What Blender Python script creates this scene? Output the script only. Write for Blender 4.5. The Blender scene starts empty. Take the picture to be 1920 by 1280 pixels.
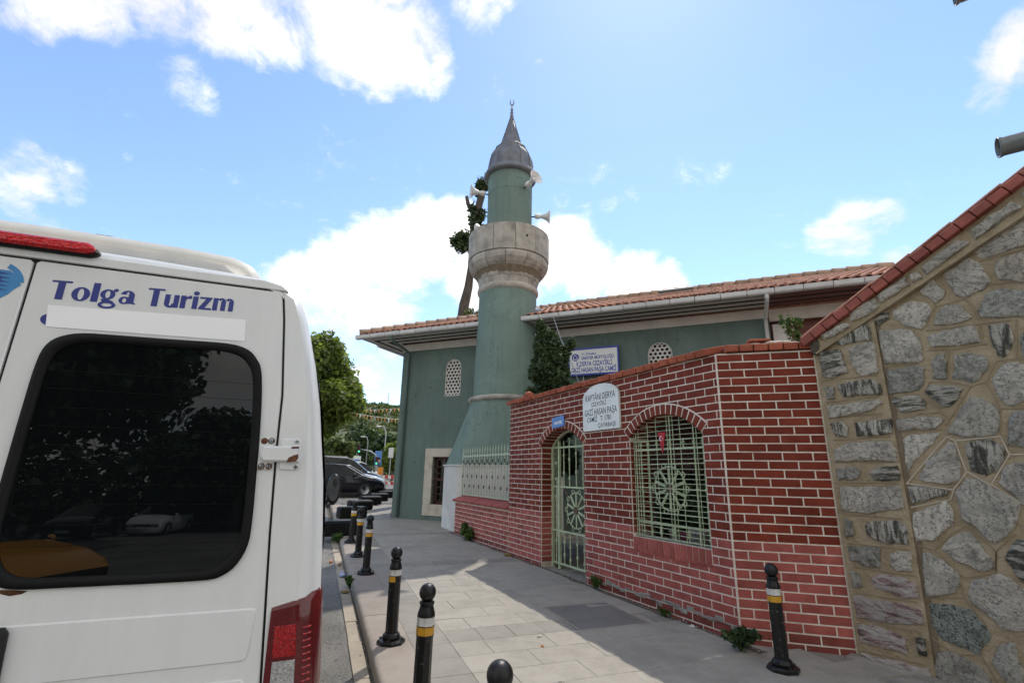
import bpy, bmesh, math, random
import numpy as np
from mathutils import Vector, Matrix

random.seed(7)
RNG = np.random.default_rng(11)
SC = bpy.context.scene
COL = SC.collection
R = math.radians
PI = math.pi
K = 0.0165                       # the pavement climbs gently along the street (+Y), then levels off


def gz(y):
    return K * min(y, 26.0)


# ---------------------------------------------------------------- camera
# street frame: +Y runs along the kerb, +X to the mosque side, camera stands at the origin
CAM_Z, YAW, PITCH, ROLL = 1.6, R(20.7), R(15.05), R(1.1)
hd = Vector((math.sin(YAW), math.cos(YAW), 0))
r0 = Vector((math.cos(YAW), -math.sin(YAW), 0))
fw = hd * math.cos(PITCH) + Vector((0, 0, math.sin(PITCH)))
u0 = r0.cross(fw)
rt = r0 * math.cos(ROLL) + u0 * math.sin(ROLL)
up = -r0 * math.sin(ROLL) + u0 * math.cos(ROLL)
cd = bpy.data.cameras.new('camera')
cd.sensor_width = 36.0
cd.lens = 36.0 * 920 / 1920
cd.clip_start = 0.05
cd.clip_end = 5000
cam = bpy.data.objects.new('camera', cd)
m = Matrix((rt, up, -fw)).transposed().to_4x4()
m.translation = Vector((0, 0, CAM_Z))
cam.matrix_world = m
COL.objects.link(cam)
SC.camera = cam

# ---------------------------------------------------------------- sky, sun, exposure
SUN_AZ, SUN_EL = R(40), R(58)    # azimuth from +Y towards +X
W = bpy.data.worlds.new('World')
SC.world = W
W.use_nodes = True
nt = W.node_tree
nt.nodes.clear()
N = nt.nodes.new
L = nt.links.new
sky = N('ShaderNodeTexSky')
sky.sky_type = 'NISHITA'
sky.sun_disc = False
sky.sun_elevation = SUN_EL
sky.sun_rotation = SUN_AZ
sky.air_density = 1.0
sky.dust_density = 0.12
sky.ozone_density = 2.2
bgn = N('ShaderNodeBackground')
bgn.inputs['Strength'].default_value = 0.15
out = N('ShaderNodeOutputWorld')
tc = N('ShaderNodeTexCoord')
sep = N('ShaderNodeSeparateXYZ')
L(tc.outputs['Generated'], sep.inputs[0])


def mth(op, a, b=None, c=None, clamp=False):
    n = N('ShaderNodeMath')
    n.operation = op
    n.use_clamp = clamp
    for i, v in enumerate((a, b, c)):
        if v is None:
            continue
        if isinstance(v, (int, float)):
            n.inputs[i].default_value = v
        else:
            L(v, n.inputs[i])
    return n.outputs[0]


def mrange(v, a, b, c, d, smooth=True):
    n = N('ShaderNodeMapRange')
    n.interpolation_type = 'SMOOTHSTEP' if smooth else 'LINEAR'
    L(v, n.inputs[0])
    for i, x in enumerate((a, b, c, d)):
        n.inputs[i + 1].default_value = x
    return n.outputs[0]


# cumulus: fractal noise in direction space, thicker round the cloud banks
zz = mth('MAXIMUM', sep.outputs[2], 0.0)
den = mth('ADD', zz, 0.35)
cx = mth('DIVIDE', sep.outputs[0], den)
cy = mth('DIVIDE', sep.outputs[1], den)
comb = N('ShaderNodeCombineXYZ')
L(cx, comb.inputs[0])
L(cy, comb.inputs[1])
L(zz, comb.inputs[2])


def noise(scale, detail, rough, vec, dist=0.0):
    n = N('ShaderNodeTexNoise')
    n.inputs['Scale'].default_value = scale
    n.inputs['Detail'].default_value = detail
    n.inputs['Roughness'].default_value = rough
    n.inputs['Distortion'].default_value = dist
    L(vec, n.inputs['Vector'])
    return n.outputs['Fac']


n1 = noise(3.4, 14, 0.66, comb.outputs[0], 0.35)
n2 = noise(19.0, 10, 0.66, tc.outputs['Generated'], 0.5)
n3 = noise(1.3, 3, 0.5, comb.outputs[0])
BLOBS = [[-0.4151,0.6992,0.582,0.0686,0.34],
         [-0.3551,0.7067,0.6119,0.0693,0.34],
         [-0.2865,0.709,0.6444,0.069,0.36],
         [-0.2091,0.7165,0.6655,0.0835,0.4],
         [-0.1374,0.7158,0.6846,0.0975,0.42],
         [-0.0442,0.7028,0.71,0.1299,0.42],
         [0.0418,0.702,0.7109,0.1176,0.42],
         [0.1022,0.7218,0.6845,0.0656,0.34],
         [0.0142,0.7418,0.6705,0.0728,0.38],
         [0.1673,0.625,0.7624,0.0713,0.26],
         [-0.1655,0.7434,0.648,0.0476,0.32],
         [-0.0708,0.9397,0.3346,0.0847,0.38],
         [0.0022,0.9347,0.3554,0.1095,0.44],
         [0.0764,0.9159,0.394,0.1134,0.46],
         [0.1509,0.8852,0.4401,0.1049,0.46],
         [0.1966,0.8595,0.4718,0.0735,0.44],
         [0.294,0.8764,0.3816,0.129,0.46],
         [0.4056,0.8113,0.4211,0.0943,0.46],
         [0.4563,0.7947,0.4002,0.093,0.44],
         [0.5318,0.761,0.3715,0.0848,0.42],
         [0.589,0.7207,0.3657,0.0531,0.36],
         [0.0135,0.9658,0.2589,0.0897,0.38],
         [-0.021,0.9208,0.3895,0.0579,0.3],
         [0.0652,0.9436,0.3245,0.124,0.42],
         [-0.4281,0.8096,0.4016,0.0638,0.38],
         [-0.3978,0.8266,0.3981,0.055,0.34],
         [-0.4421,0.813,0.3789,0.0443,0.36],
         [-0.4367,0.8297,0.3477,0.039,0.28],
         [-0.4208,0.8493,0.3189,0.0524,0.3],
         [0.7991,0.2485,0.5474,0.0634,0.33],
         [0.806,0.2981,0.5114,0.0376,0.2],
         [0.7787,0.4839,0.3993,0.0591,0.27],
         [0.759,0.516,0.397,0.0445,0.25],
         [0.7979,0.4496,0.4015,0.0432,0.25],
         [0.826,0.45,0.3394,0.0324,0.28],
         [-0.2546,0.7769,0.5758,0.0593,0.24],
         [0.0703,0.9786,0.1933,0.0507,0.34],
         [0.1047,0.9632,0.2474,0.0623,0.34]]
mask = None
for bx, by, bz, rad, amp in BLOBS:
    d = N('ShaderNodeVectorMath')
    d.operation = 'DOT_PRODUCT'
    L(tc.outputs['Generated'], d.inputs[0])
    d.inputs[1].default_value = (bx, by, bz)
    v = mrange(d.outputs['Value'], math.cos(rad), math.cos(rad * 0.25), 0.0, amp)
    mask = v if mask is None else mth('MAXIMUM', mask, v)
behind = mrange(sep.outputs[1], -0.30, 0.20, 0.42, 0.0)
low = mth('ADD', mth('MULTIPLY', n1, 1.15), mth('MULTIPLY', n2, 0.55))
dens = mth('ADD', low, mth('ADD', mask, behind))
cl = mrange(dens, 0.95, 1.36, 0.0, 1.0)
shade = mrange(mth('ADD', mth('MULTIPLY', n3, 1.2), mth('MULTIPLY', n1, 0.8)), 0.85, 1.18, 0.70, 1.0)
ccol = N('ShaderNodeMixRGB')
ccol.blend_type = 'MULTIPLY'
ccol.inputs[0].default_value = 1.0
ccol.inputs[1].default_value = (6.2, 6.05, 5.75, 1)
gr = N('ShaderNodeCombineXYZ')
for i in range(3):
    L(shade, gr.inputs[i])
L(gr.outputs[0], ccol.inputs[2])
mix = N('ShaderNodeMixRGB')
L(cl, mix.inputs[0])
L(sky.outputs[0], mix.inputs[1])
L(ccol.outputs[0], mix.inputs[2])
L(mix.outputs[0], bgn.inputs['Color'])
L(bgn.outputs[0], out.inputs[0])

sd = bpy.data.lights.new('sun', 'SUN')
sd.energy = 2.05
sd.angle = R(0.6)
sd.color = (1.0, 0.95, 0.86)
sun = bpy.data.objects.new('sun', sd)
sv = Vector((math.sin(SUN_AZ) * math.cos(SUN_EL), math.cos(SUN_AZ) * math.cos(SUN_EL), math.sin(SUN_EL)))
sun.rotation_euler = sv.to_track_quat('Z', 'Y').to_euler()
sun.location = sv * 40
COL.objects.link(sun)

SC.view_settings.view_transform = 'Standard'
SC.view_settings.look = 'None'
SC.view_settings.exposure = 0.72
SC.view_settings.gamma = 1.0
SC.view_settings.use_curve_mapping = False
SC.cycles.max_bounces = 5
SC.cycles.diffuse_bounces = 3
SC.cycles.glossy_bounces = 3
SC.cycles.adaptive_threshold = 0.03
SC.cycles.use_denoising = True

# ---------------------------------------------------------------- materials
MATS = {}


def s2l(c):
    return tuple(((x / 255) / 12.92 if x / 255 <= 0.04045 else ((x / 255 + 0.055) / 1.055) ** 2.4) for x in c)


class NB:
    """small node-graph helper"""

    def __init__(self, name):
        self.m = bpy.data.materials.new(name)
        self.m.use_nodes = True
        self.t = self.m.node_tree
        self.t.nodes.clear()
        self.o = self.n('ShaderNodeOutputMaterial')
        self.b = self.n('ShaderNodeBsdfPrincipled')
        self.l(self.b.outputs[0], self.o.inputs[0])
        self.tc = self.n('ShaderNodeTexCoord')
        self.oi = self.n('ShaderNodeObjectInfo')
        self.ge = self.n('ShaderNodeNewGeometry')

    def n(self, t):
        return self.t.nodes.new(t)

    def l(self, a, b):
        self.t.links.new(a, b)

    def math(self, op, a, b=0.0, clamp=False):
        n = self.n('ShaderNodeMath')
        n.operation = op
        n.use_clamp = clamp
        for i, v in enumerate((a, b)):
            if isinstance(v, (int, float)):
                n.inputs[i].default_value = v
            else:
                self.l(v, n.inputs[i])
        return n.outputs[0]

    def rnd(self):
        s = self.math('ADD', self.oi.outputs['Random'], self.ge.outputs['Random Per Island'])
        return self.math('FRACT', s)

    def vec(self, scale=(1, 1, 1), rot=(0, 0, 0), shift=True, coord='Object', randrot=False):
        mp = self.n('ShaderNodeMapping')
        mp.inputs['Scale'].default_value = scale
        mp.inputs['Rotation'].default_value = rot
        src = self.tc.outputs[coord]
        if shift:
            sc = self.n('ShaderNodeVectorMath')
            sc.operation = 'SCALE'
            sc.inputs[0].default_value = (7.3, 11.1, 5.7)
            self.l(self.rnd(), sc.inputs['Scale'])
            ad = self.n('ShaderNodeVectorMath')
            self.l(src, ad.inputs[0])
            self.l(sc.outputs[0], ad.inputs[1])
            src = ad.outputs[0]
        self.l(src, mp.inputs[0])
        if randrot:
            cmb = self.n('ShaderNodeCombineXYZ')
            self.l(self.math('MULTIPLY', self.rnd(), 6.28), cmb.inputs[1])
            self.l(cmb.outputs[0], mp.inputs['Rotation'])
        return mp.outputs[0]

    def pos(self, scale=(1, 1, 1)):
        mp = self.n('ShaderNodeMapping')
        mp.inputs['Scale'].default_value = scale
        self.l(self.ge.outputs['Position'], mp.inputs[0])
        return mp.outputs[0]

    def noise(self, v, scale, detail=6, rough=0.55, dist=0.0):
        n = self.n('ShaderNodeTexNoise')
        n.inputs['Scale'].default_value = scale
        n.inputs['Detail'].default_value = detail
        n.inputs['Roughness'].default_value = rough
        n.inputs['Distortion'].default_value = dist
        self.l(v, n.inputs['Vector'])
        return n.outputs['Fac']

    def ramp(self, fac, stops, interp='LINEAR'):
        n = self.n('ShaderNodeValToRGB')
        cr = n.color_ramp
        cr.interpolation = interp
        while len(cr.elements) < len(stops):
            cr.elements.new(0.5)
        for e, (p, c) in zip(cr.elements, stops):
            e.position = p
            e.color = (*c, 1) if len(c) == 3 else c
        self.l(fac, n.inputs[0])
        return n.outputs[0]

    def mix(self, f, a, b, mode='MIX'):
        n = self.n('ShaderNodeMixRGB')
        n.blend_type = mode
        if isinstance(f, (int, float)):
            n.inputs[0].default_value = f
        else:
            self.l(f, n.inputs[0])
        for i, v in ((1, a), (2, b)):
            if isinstance(v, tuple):
                n.inputs[i].default_value = (*v[:3], 1)
            else:
                self.l(v, n.inputs[i])
        return n.outputs[0]

    def value(self, col, fac):
        h = self.n('ShaderNodeHueSaturation')
        self.l(col, h.inputs['Color'])
        self.l(fac, h.inputs['Value'])
        return h.outputs[0]

    def bump(self, h, strength=0.3, dist=0.01):
        n = self.n('ShaderNodeBump')
        n.inputs['Strength'].default_value = strength
        n.inputs['Distance'].default_value = dist
        self.l(h, n.inputs['Height'])
        self.l(n.outputs[0], self.b.inputs['Normal'])

    def done(self, col, rough=0.6, metallic=0.0, spec=0.5):
        if isinstance(col, tuple):
            self.b.inputs['Base Color'].default_value = (*col[:3], 1)
        else:
            self.l(col, self.b.inputs['Base Color'])
        if isinstance(rough, (int, float)):
            self.b.inputs['Roughness'].default_value = rough
        else:
            self.l(rough, self.b.inputs['Roughness'])
        self.b.inputs['Metallic'].default_value = metallic
        self.b.inputs['Specular IOR Level'].default_value = spec
        return self.m


def mk(name, c1, c2=None, scale=6, rough=0.6, bump=0.0, bscale=60, rnd=0.0, metallic=0.0, spec=0.5,
       c3=None, sp=(0.25, 0.5, 0.78), stretch=(1, 1, 1), coat=0.0, detail=7, bdist=0.01):
    """mottled procedural surface; rnd varies brightness from piece to piece"""
    b = NB(name)
    v = b.vec(stretch, shift=rnd > 0)
    c2 = c2 or tuple(x * 0.82 for x in c1)
    f = b.noise(v, scale, detail, 0.6)
    if c3:
        col = b.ramp(f, [(sp[0], c2), (sp[1], c1), (sp[2], c3)])
    else:
        col = b.ramp(f, [(0.3, c2), (0.7, c1)])
    if rnd:
        mr = b.n('ShaderNodeMapRange')
        b.l(b.rnd(), mr.inputs[0])
        mr.inputs[3].default_value = 1 - rnd
        mr.inputs[4].default_value = 1 + rnd
        col = b.value(col, mr.outputs[0])
    if bump:
        b.bump(b.noise(v, bscale, 6, 0.6), bump, bdist)
    r = b.math('ADD', b.math('MULTIPLY', b.noise(v, scale * 2.3, 4), 0.16), rough - 0.08)
    m_ = b.done(col, r, metallic, spec)
    if coat:
        b.b.inputs['Coat Weight'].default_value = coat
        b.b.inputs['Coat Roughness'].default_value = 0.04
    MATS[name] = m_
    return m_


# painted brick: upper courses oxblood, lower courses faded pink-red
def brick_mat(name, c, grime):
    b = NB(name)
    v = b.vec((1, 1, 1), shift=True)
    col = b.ramp(b.noise(v, 7, 8, 0.65), [(0.28, tuple(x * 0.72 for x in c)), (0.55, c), (0.8, tuple(min(1, x * 1.18 + 0.01) for x in c))])
    mr = b.n('ShaderNodeMapRange')
    b.l(b.rnd(), mr.inputs[0])
    mr.inputs[3].default_value = 0.82
    mr.inputs[4].default_value = 1.15
    col = b.value(col, mr.outputs[0])
    sp = b.math('GREATER_THAN', b.noise(v, 38, 4, 0.7), 0.66)
    col = b.mix(b.math('MULTIPLY', sp, grime), col, (0.34, 0.25, 0.21))
    wear = b.n('ShaderNodeMapRange')
    b.l(b.noise(b.pos((1, 1, 1.6)), 1.9, 8, 0.65), wear.inputs[0])
    wear.inputs[1].default_value = 0.3
    wear.inputs[2].default_value = 0.7
    wear.inputs[3].default_value = 0.80
    wear.inputs[4].default_value = 1.16
    col = b.value(col, wear.outputs[0])
    smear = b.math('MULTIPLY', b.math('SUBTRACT', b.noise(b.pos((1, 1, 3)), 7.0, 9, 0.75), 0.60, True), 2.6 * grime, True)
    col = b.mix(smear, col, (0.40, 0.30, 0.25))
    b.bump(b.noise(v, 45, 6, 0.7), 0.35, 0.004)
    MATS[name] = b.done(col, b.math('ADD', b.math('MULTIPLY', b.noise(v, 12), 0.3), 0.5), spec=0.16)


brick_mat('brick_dark', (0.182, 0.033, 0.018), 0.14)
brick_mat('brick_pink', (0.37, 0.098, 0.079), 0.5)
brick_mat('brick_stained', (0.23, 0.060, 0.046), 0.9)
brick_mat('coping_red', (0.36, 0.10, 0.055), 0.5)
brick_mat('coping_pink', (0.38, 0.11, 0.10), 0.6)
mk('mortar_white', (0.68, 0.60, 0.50), (0.40, 0.33, 0.26), 5, 0.85, 0.3, 80, c3=(0.76, 0.70, 0.62))
mk('mortar_tan', (0.36, 0.28, 0.172), (0.24, 0.18, 0.108), 5, 0.9, 0.9, 30, bdist=0.03, c3=(0.48, 0.39, 0.27))
mk('joint_paint', (0.56, 0.48, 0.37), (0.42, 0.35, 0.26), 8, 0.85, 0.4, 60)
mk('mortar_joint', (0.33, 0.255, 0.155), (0.24, 0.18, 0.11), 6, 0.9, 0.6, 60)
mk('mortar_dark', (0.22, 0.17, 0.11), (0.14, 0.105, 0.07), 7, 0.9, 0.5, 60)
mk('concrete', (0.26, 0.235, 0.20), (0.16, 0.144, 0.122), 4, 0.9, 0.5, 70, c3=(0.42, 0.39, 0.34))
mk('dirt', (0.10, 0.085, 0.06), (0.045, 0.038, 0.028), 8, 0.95, 0.9, 40, c3=(0.18, 0.15, 0.11))


def stone_mat(name, kind):
    b = NB(name)
    v = b.vec((1, 1, 1), shift=True, randrot=kind in ('white', 'dark'))
    if kind in ('white', 'grey', 'cream', 'green'):
        base = {'white': (0.66, 0.60, 0.495), 'grey': (0.52, 0.48, 0.395), 'cream': (0.55, 0.48, 0.37), 'green': (0.36, 0.39, 0.33)}[kind]
        n = b.noise(v, 7, 10, 0.68, 0.6)
        col = b.ramp(n, [(0.32, tuple(x * 0.40 for x in base)), (0.47, tuple(x * 0.80 for x in base)), (0.62, base), (0.8, tuple(min(1, x * 1.2) for x in base))])
        w = b.n('ShaderNodeTexWave')
        w.inputs['Scale'].default_value = 5.5
        w.inputs['Distortion'].default_value = 14
        w.inputs['Detail'].default_value = 8
        w.inputs['Detail Scale'].default_value = 3.0
        w.inputs['Detail Roughness'].default_value = 0.72
        b.l(v, w.inputs[0])
        vein = b.math('MULTIPLY', b.math('LESS_THAN', w.outputs['Fac'], 0.09), b.math('GREATER_THAN', b.noise(v, 14, 6, 0.7), 0.46))
        col = b.mix(b.math('MULTIPLY', vein, 0.8), col, (0.10, 0.095, 0.085))
        col = b.mix(b.math('MULTIPLY', b.math('SUBTRACT', b.noise(v, 30, 8, 0.8), 0.54, True), 5.0, True), col, (0.17, 0.16, 0.135))
        if kind == 'green':
            col = b.mix(b.math('GREATER_THAN', b.noise(v, 55, 4, 0.7), 0.56), col, (0.05, 0.06, 0.05))
    elif kind in ('dark', 'band', 'pink'):
        st_ = {'dark': (3.0, 1.0, 0.6), 'band': (0.6, 1.0, 3.0), 'pink': (0.7, 1.0, 2.8)}[kind]
        vb = b.vec(st_, rot=(0, {'dark': 0.35, 'band': 0.12, 'pink': -0.3}[kind], 0), shift=True)
        n = b.math('ADD', b.math('MULTIPLY', b.noise(vb, 7.5, 9, 0.62, 0.9), 0.84), b.math('MULTIPLY', b.noise(v, 70, 5, 0.75), 0.22))
        if kind == 'pink':
            col = b.ramp(n, [(0.40, (0.10, 0.085, 0.075)), (0.47, (0.28, 0.16, 0.145)), (0.53, (0.42, 0.36, 0.32)), (0.66, (0.50, 0.47, 0.42))])
        else:
            col = b.ramp(n, [(0.44, (0.055, 0.053, 0.040)), (0.51, (0.15, 0.14, 0.108)), (0.55, (0.38, 0.35, 0.29)), (0.68, (0.56, 0.52, 0.44))])
    else:
        n = b.math('ADD', b.math('MULTIPLY', b.noise(v, 13, 8, 0.7, 1.0), 0.6), b.math('MULTIPLY', b.noise(v, 48, 5, 0.7), 0.4))
        col = b.ramp(n, [(0.36, (0.075, 0.072, 0.056)), (0.46, (0.23, 0.22, 0.18)), (0.55, (0.39, 0.365, 0.31)), (0.7, (0.52, 0.48, 0.42))])
    mr = b.n('ShaderNodeMapRange')
    b.l(b.rnd(), mr.inputs[0])
    mr.inputs[3].default_value = 0.85
    mr.inputs[4].default_value = 1.12
    col = b.value(col, mr.outputs[0])
    b.bump(b.math('ADD', b.math('MULTIPLY', b.noise(v, 11, 8, 0.75), 1.6), b.noise(v, 70, 4, 0.7)), 1.0, 0.02)
    MATS[name] = b.done(col, 0.85)


for nm_, kd_ in (('stone_white', 'white'), ('stone_grey', 'grey'), ('stone_cream', 'cream'), ('stone_green', 'green'),
                 ('stone_dark', 'dark'), ('stone_band', 'band'), ('stone_pink', 'pink'), ('stone_mottled', 'mottled')):
    stone_mat(nm_, kd_)


def plaster_mat(name, c, streak=0.35):
    """painted render: roller texture, rain streaks, small patches"""
    b = NB(name)
    v = b.vec((1, 1, 1), shift=False)
    vs = b.vec((2.2, 2.2, 0.18), shift=False)
    col = b.ramp(b.noise(v, 1.1, 8, 0.6), [(0.3, tuple(x * 0.86 for x in c)), (0.7, tuple(x * 1.08 for x in c))])
    st = b.math('MULTIPLY', b.math('SUBTRACT', b.noise(vs, 3.0, 7, 0.7), 0.48, True), streak * 4, True)
    col = b.mix(st, col, tuple(x * 0.55 + 0.01 for x in c))
    patch = b.math('MULTIPLY', b.math('SUBTRACT', b.noise(v, 0.55, 5, 0.75, 0.8), 0.53, True), 7.0, True)
    col = b.mix(b.math('MULTIPLY', patch, 0.5), col, tuple(min(1, x * 1.32 + 0.012) for x in c))
    scuff = b.math('GREATER_THAN', b.noise(v, 16, 8, 0.8), 0.665)
    col = b.mix(b.math('MULTIPLY', scuff, 0.35), col, tuple(min(1, x * 1.7 + 0.03) for x in c))
    vo = b.n('ShaderNodeTexVoronoi')
    vo.feature = 'DISTANCE_TO_EDGE'
    vo.inputs['Scale'].default_value = 0.42
    wv = b.n('ShaderNodeVectorMath')
    b.l(v, wv.inputs[0])
    nz = b.n('ShaderNodeTexNoise')
    nz.inputs['Scale'].default_value = 3.0
    nz.inputs['Detail'].default_value = 6
    b.l(v, nz.inputs['Vector'])
    b.l(nz.outputs['Color'], wv.inputs[1])
    b.l(wv.outputs[0], vo.inputs['Vector'])
    crack = b.math('MULTIPLY', b.math('LESS_THAN', vo.outputs['Distance'], 0.0035), b.math('GREATER_THAN', b.noise(v, 0.7, 3), 0.5))
    col = b.mix(b.math('MULTIPLY', crack, 0.55), col, tuple(x * 0.35 for x in c))
    b.bump(b.math('ADD', b.noise(v, 55, 5, 0.6), b.math('MULTIPLY', b.noise(v, 4, 4, 0.6), 1.5)), 0.3, 0.008)
    MATS[name] = b.done(col, 0.78, spec=0.3)


plaster_mat('plaster_green', (0.128, 0.176, 0.152), 0.6)
plaster_mat('minaret_green', (0.170, 0.234, 0.200), 0.55)
plaster_mat('plaster_white', (0.60, 0.585, 0.56), 0.2)
plaster_mat('plinth_marble', (0.60, 0.575, 0.535), 0.15)
mk('limestone', (0.40, 0.365, 0.315), (0.19, 0.17, 0.145), 3.2, 0.85, 0.7, 35, rnd=0.10, c3=(0.56, 0.51, 0.44), bdist=0.02)
mk('stone_frame', (0.50, 0.45, 0.36), (0.34, 0.30, 0.23), 4, 0.85, 0.4, 40, c3=(0.56, 0.52, 0.44))
mk('lead', (0.235, 0.242, 0.265), (0.13, 0.134, 0.15), 4, 0.62, 0.25, 20, metallic=0.35, rnd=0.08)
mk('gutter_metal', (0.62, 0.61, 0.59), (0.48, 0.47, 0.45), 3, 0.5, rnd=0.07)
mk('speaker_white', (0.82, 0.81, 0.79), (0.72, 0.71, 0.69), 3, 0.45)
mk('fascia_white', (0.66, 0.62, 0.57), (0.52, 0.48, 0.43), 2, 0.7)
mk('soffit_board', (0.60, 0.56, 0.51), (0.50, 0.46, 0.41), 3, 0.7, 0.2, 30, rnd=0.08, stretch=(0.3, 4, 4))
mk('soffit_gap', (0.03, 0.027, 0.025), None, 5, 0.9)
mk('porch_red', (0.21, 0.075, 0.055), (0.13, 0.045, 0.034), 4, 0.6)
mk('roof_tile', (0.36, 0.155, 0.095), (0.21, 0.092, 0.06), 9, 0.8, 0.4, 50, rnd=0.22, c3=(0.52, 0.28, 0.18))
mk('ridge_tile', (0.44, 0.30, 0.21), (0.28, 0.18, 0.12), 8, 0.85, 0.4, 40, rnd=0.2)
mk('verge_brick', (0.34, 0.085, 0.055), (0.22, 0.055, 0.038), 10, 0.75, 0.3, 60, rnd=0.14)
mk('verge_top', (0.47, 0.21, 0.14), (0.33, 0.13, 0.085), 8, 0.8, 0.3, 50, rnd=0.14)
mk('marble_plaque', (0.72, 0.72, 0.68), (0.60, 0.60, 0.56), 3, 0.45, rnd=0.0, c3=(0.76, 0.76, 0.73))
mk('ink_black', (0.018, 0.018, 0.018), None, 20, 0.6)
mk('sign_white', (0.80, 0.80, 0.78), (0.74, 0.74, 0.72), 2, 0.35)
mk('sign_blue', (0.025, 0.055, 0.36), (0.02, 0.045, 0.30), 4, 0.4)
mk('sign_light_blue', (0.085, 0.22, 0.55), (0.07, 0.18, 0.46), 8, 0.4)
mk('sign_cream', (0.75, 0.72, 0.66), None, 8, 0.5)
mk('iron_green', (0.47, 0.54, 0.34), (0.33, 0.39, 0.23), 9, 0.5, 0.15, 60, c3=(0.55, 0.61, 0.42))
mk('iron_pale', (0.50, 0.55, 0.42), (0.36, 0.40, 0.29), 9, 0.5, 0.15, 60)
mk('iron_dark', (0.030, 0.028, 0.026), (0.06, 0.04, 0.03), 12, 0.6)
mk('iron_rust', (0.16, 0.10, 0.06), (0.08, 0.045, 0.03), 14, 0.75)
mk('bollard_black', (0.006, 0.006, 0.006), (0.010, 0.0095, 0.009), 18, 0.34, 0.25, 35, spec=0.32, c3=(0.016, 0.015, 0.014))
mk('bollard_chip', (0.012, 0.011, 0.011), (0.007, 0.007, 0.007), 26, 0.36, 0.3, 40, spec=0.35, c3=(0.20, 0.18, 0.16), sp=(0.45, 0.62, 0.80))
mk('band_white', (0.62, 0.60, 0.57), (0.45, 0.43, 0.40), 14, 0.45, c3=(0.66, 0.65, 0.62))
mk('band_yellow', (0.62, 0.32, 0.018), (0.48, 0.24, 0.012), 14, 0.45)
mk('rubber_black', (0.006, 0.006, 0.0063), (0.011, 0.011, 0.011), 9, 0.55, 0.2, 40, spec=0.15)
mk('plastic_black', (0.008, 0.008, 0.0085), None, 9, 0.42, spec=0.3)
mk('tyre', (0.022, 0.022, 0.022), None, 9, 0.8)
mk('rim', (0.42, 0.42, 0.43), (0.30, 0.30, 0.31), 5, 0.35, metallic=0.8)
mk('chrome', (0.62, 0.62, 0.63), (0.5, 0.5, 0.5), 5, 0.18, metallic=1.0)
mk('mirror', (0.34, 0.36, 0.38), None, 5, 0.1, metallic=1.0)
mk('rust', (0.10, 0.036, 0.015), (0.035, 0.014, 0.009), 60, 0.9, 0.6, 120, c3=(0.24, 0.11, 0.04))
mk('bark_dark', (0.115, 0.095, 0.078), (0.05, 0.042, 0.034), 7, 0.95, 0.9, 25, stretch=(1, 1, 0.3), bdist=0.03)
mk('bark', (0.19, 0.155, 0.12), (0.09, 0.073, 0.058), 7, 0.95, 0.9, 25, stretch=(1, 1, 0.3), bdist=0.03)
mk('litter_blue', (0.10, 0.17, 0.42), (0.5, 0.5, 0.56), 30, 0.4)
mk('litter_orange', (0.55, 0.20, 0.05), None, 30, 0.6)
mk('litter_white', (0.62, 0.60, 0.55), None, 30, 0.6)
mk('dry_leaf', (0.28, 0.20, 0.07), (0.16, 0.11, 0.05), 30, 0.8)
mk('pot_white', (0.60, 0.58, 0.54), (0.45, 0.43, 0.40), 6, 0.6)
mk('pot_pink', (0.40, 0.08, 0.16), None, 6, 0.6)
mk('flag_red', (0.46, 0.018, 0.022), (0.38, 0.014, 0.018), 5, 0.7)
mk('flag_orange', (0.72, 0.30, 0.10), (0.60, 0.22, 0.07), 5, 0.75, rnd=0.1)
mk('flag_yellow', (0.72, 0.50, 0.14), None, 5, 0.75)
mk('jet', (0.004, 0.003, 0.003), None, 6, 0.5, spec=0.2)
mk('pole_grey', (0.42, 0.43, 0.43), (0.33, 0.34, 0.34), 5, 0.5, metallic=0.3)
mk('galvanised', (0.20, 0.215, 0.21), (0.13, 0.14, 0.138), 6, 0.5, 0.2, 30, metallic=0.5)
mk('house_wall', (0.50, 0.44, 0.37), (0.40, 0.35, 0.30), 3, 0.8)
mk('hill_soil', (0.065, 0.085, 0.034), (0.10, 0.10, 0.055), 0.02, 0.95)
mk('barrier_red', (0.55, 0.045, 0.03), None, 6, 0.5)
mk('barrier_white', (0.72, 0.72, 0.70), None, 6, 0.5)
mk('sign_orange', (0.75, 0.28, 0.03), None, 6, 0.5)
mk('jersey_dark', (0.12, 0.05, 0.045), None, 6, 0.8)
mk('skin', (0.40, 0.24, 0.17), None, 6, 0.6)
mk('cloth_blue', (0.05, 0.08, 0.16), None, 6, 0.8)


def leaf_mat(name, c, c2, rough=0.55, trans=0.25):
    b = NB(name)
    col = b.ramp(b.rnd(), [(0.0, c2), (0.45, c), (1.0, tuple(min(1, x * 1.55) for x in c))])
    m_ = b.done(col, rough, spec=0.35)
    tr = b.n('ShaderNodeBsdfTranslucent')
    b.l(b.mix(1.0, col, (1.0, 1.0, 0.55), 'MULTIPLY'), tr.inputs[0])
    ms = b.n('ShaderNodeMixShader')
    ms.inputs[0].default_value = trans
    b.l(b.b.outputs[0], ms.inputs[1])
    b.l(tr.outputs[0], ms.inputs[2])
    b.l(ms.outputs[0], b.o.inputs[0])
    MATS[name] = m_


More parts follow.
